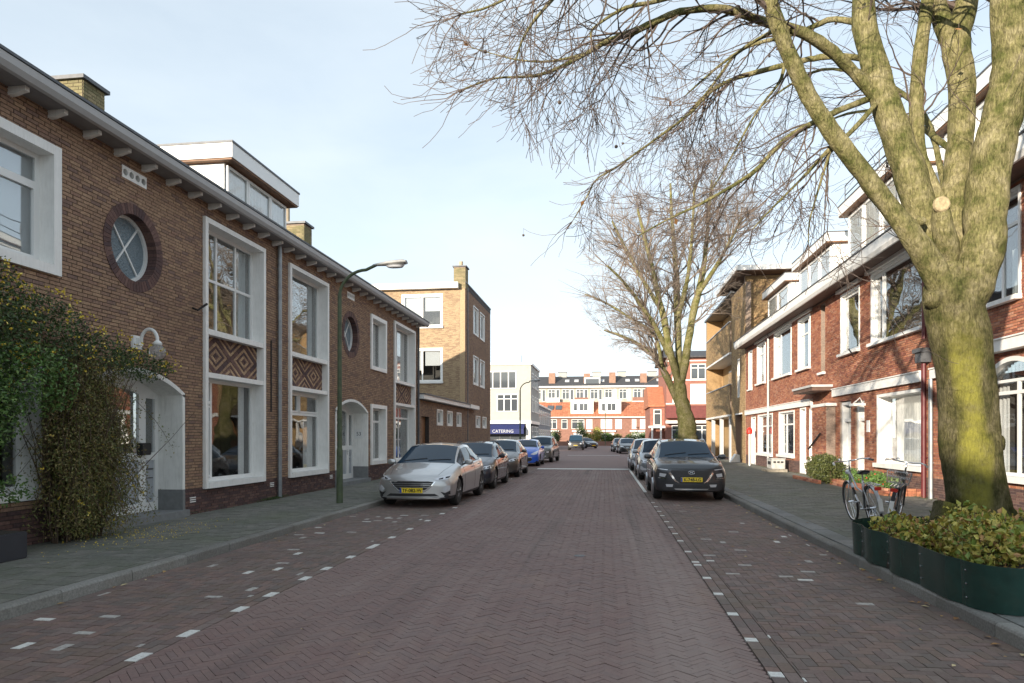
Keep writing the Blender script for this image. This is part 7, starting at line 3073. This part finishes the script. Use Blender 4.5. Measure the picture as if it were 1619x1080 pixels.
for _ in range(700):
    leaf(wd_, Vector((7.6 - abs(rp2.gauss(0, .05)), rp2.uniform(16, 38), .12 + rp2.random() * .05)), .035, rp2, .9, .3)
wdo = wd_.build('weeds', M['leaf_dark'], kind='stuff')
wdo['label'] = 'small weeds growing along the foot of the facades'

# ------------------------------------------------------------ street lamps
def lamp_post(x, y, h, reach, label, grp, sc=1.0):
    t = thing('street_lamp', label, 'street lamp', grp)
    pts = [(x, y, .1), (x, y, h - 1.15 * sc)]
    n = 10
    rr_ = .62 * sc
    for k in range(1, n + 1):
        a = math.pi / 2 * k / n
        pts.append((x + rr_ * (1 - math.cos(a)), y, h - 1.15 * sc + (rr_ * .95) * math.sin(a)))
    x1, z1 = pts[-1][0], pts[-1][2]
    pts.append((x + reach * .6, y, z1 + .10 * sc))
    mb = MB()
    mb.tube([(x, y, .1), (x, y, 1.3)], [.075 * sc, .07 * sc], 14)
    mb.tube([(x, y, 1.3), (x, y, 1.36)], [.07 * sc, .055 * sc], 14)
    pts[0] = (x, y, 1.3)
    mb.tube(pts, [.055 * sc, .045 * sc] + [.035 * sc] * (len(pts) - 2), 14)
    auto_smooth(mb.build('pole', M['green_metal'], t))
    dr = MB().box(x - .04, x + .04, y - .074 * sc - .004, y - .06, .7, 1.15)
    dr.build('access_door', M['green_metal'], t)
    hx = x + reach * .55
    hz = z1 + .09 * sc
    hb_ = MB()
    prof = [(0, .035, .03), (.12, .05, .045), (.32, .07, .06), (.5, .12, .075), (.95, .13, .08), (1.08, .10, .05)]
    n = 10
    for (dx, wy_, wz_) in prof:
        for k in range(n):
            a = 2 * math.pi * k / n
            z = wz_ * math.sin(a)
            hb_.v.append((hx + dx * .72 * sc, y + wy_ * math.cos(a) * sc, hz + dx * .04 + (z if z > 0 else z * .45) * sc))
    for i in range(len(prof) - 1):
        for k in range(n):
            hb_.f.append((i * n + k, i * n + (k + 1) % n, (i + 1) * n + (k + 1) % n, (i + 1) * n + k))
    hb_.f.append(tuple(range(n)))
    hb_.f.append(tuple(range((len(prof) - 1) * n, len(prof) * n)))
    hd_ = auto_smooth(hb_.build('lamp_head', mat('lamp_head_grey', (.34, .34, .33), .5, var=.15, scale=8), t))
    gb = MB()
    for k in range(n):
        pass
    gb.lathe((hx + .72 * .72 * sc, y, hz - .02 * sc), [(.02, -.055 * sc), (.09 * sc, -.04 * sc), (.115 * sc, .0)], 12)
    gb.v = [((v[0] - (hx + .72 * .72 * sc)) * 1.9 + hx + .72 * .72 * sc, v[1], v[2]) for v in gb.v]
    auto_smooth(gb.build('lamp_lens', M['lens'], hd_))
    return t


lamp_post(-5.95, 14.74, 5.92, 1.42, 'green street lamp with curved arm on the left pavement near the kerb', 'street lamps on the left pavement')
lamp_post(-6.0, 48.0, 6.0, -1.5 if False else 1.2, 'small far street lamp in front of the white corner building', 'street lamps on the left pavement')
far_post = thing('street_lamp', 'distant thin lamp post near the middle of the street end', 'street lamp')
xx = at(957, 700, 118).x
MB().tube([(xx, 118, 0), (xx, 118, 6)], .07, 6).build('pole', M['green_metal'], far_post)
MB().box(xx - .5, xx + .1, 117.9, 118.1, 6, 6.12).build('lamp_head', M['lead'], far_post)

# ------------------------------------------------------------ bicycles
def bicycle(label, frame_m, basket=False, step=True, bag=False, shift=0):
    """wheel line along +y, front wheel at the far end"""
    root = bpy.data.objects.new('bicycle', None)
    COL.objects.link(root)
    root['label'] = label
    root['category'] = 'bicycle'
    root['group'] = 'bicycles beside the tree bed'
    r_ = .345
    for yw, nm in ((0, 'rear_wheel'), (1.12, 'front_wheel')):
        ring = [(0, yw + r_ * math.cos(2 * math.pi * k / 30), r_ + r_ * math.sin(2 * math.pi * k / 30)) for k in range(31)]
        wo_ = MB().tube(ring, .020, 7, cap=False).build(nm, M['rubber'], root, smooth=True)
        ring = [(0, yw + (r_ - .025) * math.cos(2 * math.pi * k / 30), r_ + (r_ - .025) * math.sin(2 * math.pi * k / 30)) for k in range(31)]
        MB().tube(ring, .011, 6, cap=False).build('rim', M['chrome'], wo_, smooth=True)
        sp = MB()
        for k in range(18):
            a = 2 * math.pi * k / 18
            sp.tube([(.02 * (-1) ** k, yw, r_), (0, yw + (r_ - .03) * math.cos(a), r_ + (r_ - .03) * math.sin(a))], .0016, 3, cap=False)
        sp.tube([(-.045, yw, r_), (.045, yw, r_)], .016, 8)
        sp.build('spokes', M['chrome'], wo_, kind='stuff')
        mg = [(0, yw + (r_ + .03) * math.cos(a), r_ + (r_ + .03) * math.sin(a)) for a in [R(q) for q in (range(20, 190, 12) if nm == 'rear_wheel' else range(-10, 140, 12))]]
        mud = MB()
        for i, p in enumerate(mg):
            mud.v += [(-.028, p[1], p[2]), (0, p[1], p[2] + .006), (.028, p[1], p[2])]
            if i:
                b = 3 * i
                mud.f += [(b - 3, b, b + 1, b - 2), (b - 2, b + 1, b + 2, b - 1)]
        mud.build('mudguard', frame_m, root, smooth=True)
    f_ = MB()
    bb = (0, .45, .28)
    st_ = (0, .30, .78)
    hdT, hdB = (0, .93, .90), (0, .99, .68)
    f_.tube([bb, st_], .017, 8)
    f_.tube([bb, (0, .72, .40), hdB], .019, 8)
    if step:
        f_.tube([(0, .36, .56), (0, .66, .62), hdT], .016, 8)
    else:
        f_.tube([(0, .31, .75), hdT], .016, 8)
    f_.tube([hdT, hdB], .022, 8)
    for sx in (-.05, .05):
        f_.tube([(sx * .4, .45, .28), (sx, 0, r_)], .010, 6)
        f_.tube([(sx * .3, .32, .70), (sx, 0, r_)], .009, 6)
        f_.tube([(sx * .5, .995, .67), (sx, 1.12, r_)], .012, 6)
    f_.build('frame', frame_m, root, smooth=True)
    hb_ = MB()
    hb_.tube([(0, .92, .90), (0, .90, 1.08)], .014, 8)
    hb_.tube([(-.31, .66, 1.07), (-.29, .76, 1.08), (-.22, .88, 1.10), (-.08, .93, 1.08), (.08, .93, 1.08), (.22, .88, 1.10), (.29, .76, 1.08), (.31, .66, 1.07)], .0125, 8)
    hbo = hb_.build('handlebar', M['chrome'], root, smooth=True)
    for sx in (-1, 1):
        MB().tube([(sx * .312, .64, 1.068), (sx * .292, .76, 1.08)], .019, 8).build('grip', M['black_plastic'] if sx > 0 else M['clean_white'], hbo)
        MB().tube([(sx * .25, .80, 1.10), (sx * .29, .70, 1.10)], .006, 5).build('brake_lever', M['chrome'], hbo)
    MB().lathe((-.14, .92, 1.11), [(.028, 0), (.026, .015), (.008, .03)], 12).build('bell', M['chrome'], hbo)
    sd = MB()
    prof = [(-.02, .085, .035), (.05, .10, .04), (.12, .06, .035), (.2, .03, .028), (.27, .018, .02)]
    n = 10
    for (dy, wx, wz) in prof:
        for k in range(n):
            a = 2 * math.pi * k / n
            sd.v.append((wx * math.cos(a), .17 + dy, .915 + wz * math.sin(a)))
    for i in range(len(prof) - 1):
        for k in range(n):
            sd.f.append((i * n + k, i * n + (k + 1) % n, (i + 1) * n + (k + 1) % n, (i + 1) * n + k))
    sd.f += [tuple(range(n)), tuple(range(4 * n, 5 * n))]
    sd.build('saddle', M['black'], root, smooth=True)
    MB().tube([st_, (0, .27, .90)], .013, 8).build('seat_post', M['chrome'], root)
    # rear carrier
    cr = MB()
    for sx in (-.07, -.025, .025, .07):
        cr.tube([(sx, -.32, .735), (sx, .20, .745)], .006, 5)
    for yy in (-.32, -.1, .15):
        cr.tube([(-.075, yy, .738), (.075, yy, .738)], .006, 5)
    for sx in (-.075, .075):
        cr.tube([(sx, -.18, .735), (sx * .8, 0, r_)], .006, 5)
    cr.build('rear_carrier', M['chrome'], root)
    rl = bevel(MB().box(-.05, .05, -.385, -.35, .66, .715).build('rear_light', M['red'], root), .008)
    wp = MB().box(-.03, .03, -.39, -.372, .33, .52)
    wp.build('white_mudguard_flap', M['clean_white'], root)
    cg_ = MB().box(.03, .045, .02, .50, .24, .36).build('chain_guard', M['black'], root)
    ck = MB()
    ck.tube([(-.06, .45, .28), (.06, .45, .28)], .018, 8)
    ck.tube([(.07, .45, .28), (.08, .53, .14)], .009, 5)
    ck.tube([(-.07, .45, .28), (-.08, .37, .42)], .009, 5)
    ck.tube([(.08, .53, .14), (.16, .53, .14)], .014, 6)
    ck.tube([(-.08, .37, .42), (-.16, .37, .42)], .014, 6)
    ck.build('crank', M['chrome'], root)
    MB().tube([(-.04, .02, .30), (-.16, -.04, .02)], .008, 5).build('kickstand', M['chrome'], root)
    MB().lathe((0, 1.03, .88), [(.02, -.04), (.045, -.01), (.045, .02), (.01, .03)], 12, 'y').build('headlamp', M['lens'], root)
    if basket:
        bk = MB()
        for z in (.86, .95, 1.04):
            q = .17 - (1.04 - z) * .15
            bk.tube([(-q, 1.0, z), (q, 1.0, z), (q, 1.26, z), (-q, 1.26, z), (-q, 1.0, z)], .005, 4)
        for k in range(8):
            x = -.15 + .30 * k / 7
            for yy in (1.0, 1.26):
                bk.tube([(x, yy, 1.04), (x * .85, yy, .86)], .004, 4)
            bk.tube([(x * .85, 1.0, .86), (x * .85, 1.26, .86)], .004, 4)
        for yy in (1.06, 1.13, 1.2):
            for sx in (-1, 1):
                bk.tube([(sx * .17, yy, 1.04), (sx * .145, yy, .86)], .004, 4)
        bk.v = [(v[0], v[1] + shift, v[2] - (.08 if shift else 0)) for v in bk.v]
        bk.build('wire_basket', M['chrome'], root)
    return root


b1 = bicycle('silver framed bicycle with white left grip, left of the pair at the tree bed', M['silver_bike'])
b1.location = (4.34, 11.75, .12)
b1.rotation_euler = (0, R(-8), R(-2))
b2 = bicycle('dark framed bicycle with wire basket and white mudguard flap, nearer the tree bed', M['black'], basket=True, step=False, shift=-1.15)
b2.location = (4.42, 11.45, .12)
b2.rotation_euler = (0, R(9), R(-27))

# ------------------------------------------------------------ small things on the right pavement
cr = thing('storage_crate', 'old grey wooden crate on a low pallet beside the white downpipe', 'crate')
for k in range(3):
    MB().box(6.72, 7.55, 29.9 + k * .45, 30.0 + k * .45, .12, .20).build('skid', M['worn_wood'] if 'worn_wood' in M else mat('worn_wood', (.30, .27, .22), .9, var=.25, scale=9), cr)
M['worn_wood'] = bpy.data.materials['worn_wood']
for k in range(5):
    x = 6.72 + k * .17
    MB().box(x, x + .145, 29.88, 30.92, .201, .235).build('plank', M['worn_wood'], cr)
M['grey_box'] = mat('pale_grey_box', (.42, .42, .40), .8, var=.2, scale=8)
bevel(MB().box(6.95, 7.5, 30.05, 30.85, .24, .66).build('box', M['grey_box'], cr), .02)
for k in range(3):
    MB().box(7.02 + k * .15, 7.12 + k * .15, 30.035, 30.055, .50, .57).build('hole', M['black'], cr)
MB().box(6.935, 6.955, 30.2, 30.7, .42, .56).build('hole', M['black'], cr)
MB().box(6.93, 7.52, 30.03, 30.87, .66, .69).build('lid', M['grey_box'], cr)

po = thing('marker_post', 'white post with a red top standing against the far red brick facade', 'post')
xq, yq = 7.35, 36.5
MB().tube([(xq, yq, .12), (xq, yq, 1.75)], .05, 10).build('post', M['clean_white'], po, smooth=False)
MB().lathe((xq, yq, 1.75), [(.12, 0), (.15, .05), (.15, .2), (.1, .3), (.02, .34)], 14).build('cap', M['red'], po, smooth=False)
bl_ = thing('stone_block', 'pale wedge shaped stone block at the corner of the yellow brick block', 'stone')
MB().prism([(7.2, 41.0, .12), (7.75, 41.0, .12), (7.7, 41.0, .55), (7.5, 41.0, .6)], (0, .6, 0)).build('block', M['white'], bl_)
# wall light bracket and flag holder on the middle right house
fh = MB().tube([FR(22.6, 4.25, 0), FR(22.6, 4.2, .15), FR(22.5, 4.35, .3)], .022, 6)
fh.build('flag_holder', M['black'], r2)
# door hardware for the white porch post light
aer = MB().tube([at(825, 575, 80), at(825, 562, 80)], .03, 4)
aer.build('aerial', M['lead'], wb)
# antenna on the tall block
MB().tube([(-12.0, 40, 10.3), (-12.0, 40, 10.75)], .03, 5).build('vent_pipe', M['lead'], tall)

# a few people-sized dark figures are not built: nobody can be told in the photograph

# ------------------------------------------------------------ set every thing's empty at its base
def world_bbox(o, acc):
    if o.type == 'MESH' and len(o.data.vertices):
        mw = o.matrix_world
        for c_ in o.bound_box:
            acc.append(mw @ Vector(c_))
    for ch in o.children:
        world_bbox(ch, acc)


bpy.context.view_layer.update()
for o in list(COL.objects):
    if o.type == 'EMPTY' and o.parent is None and o.location.length < 1e-6:
        acc = []
        world_bbox(o, acc)
        if not acc:
            bpy.data.objects.remove(o)
            continue
        mn = Vector((min(p.x for p in acc), min(p.y for p in acc), min(p.z for p in acc)))
        mxv = Vector((max(p.x for p in acc), max(p.y for p in acc), max(p.z for p in acc)))
        b = Vector(((mn.x + mxv.x) / 2, (mn.y + mxv.y) / 2, mn.z))
        o.location = b
        for ch in o.children:
            ch.location = ch.location - b
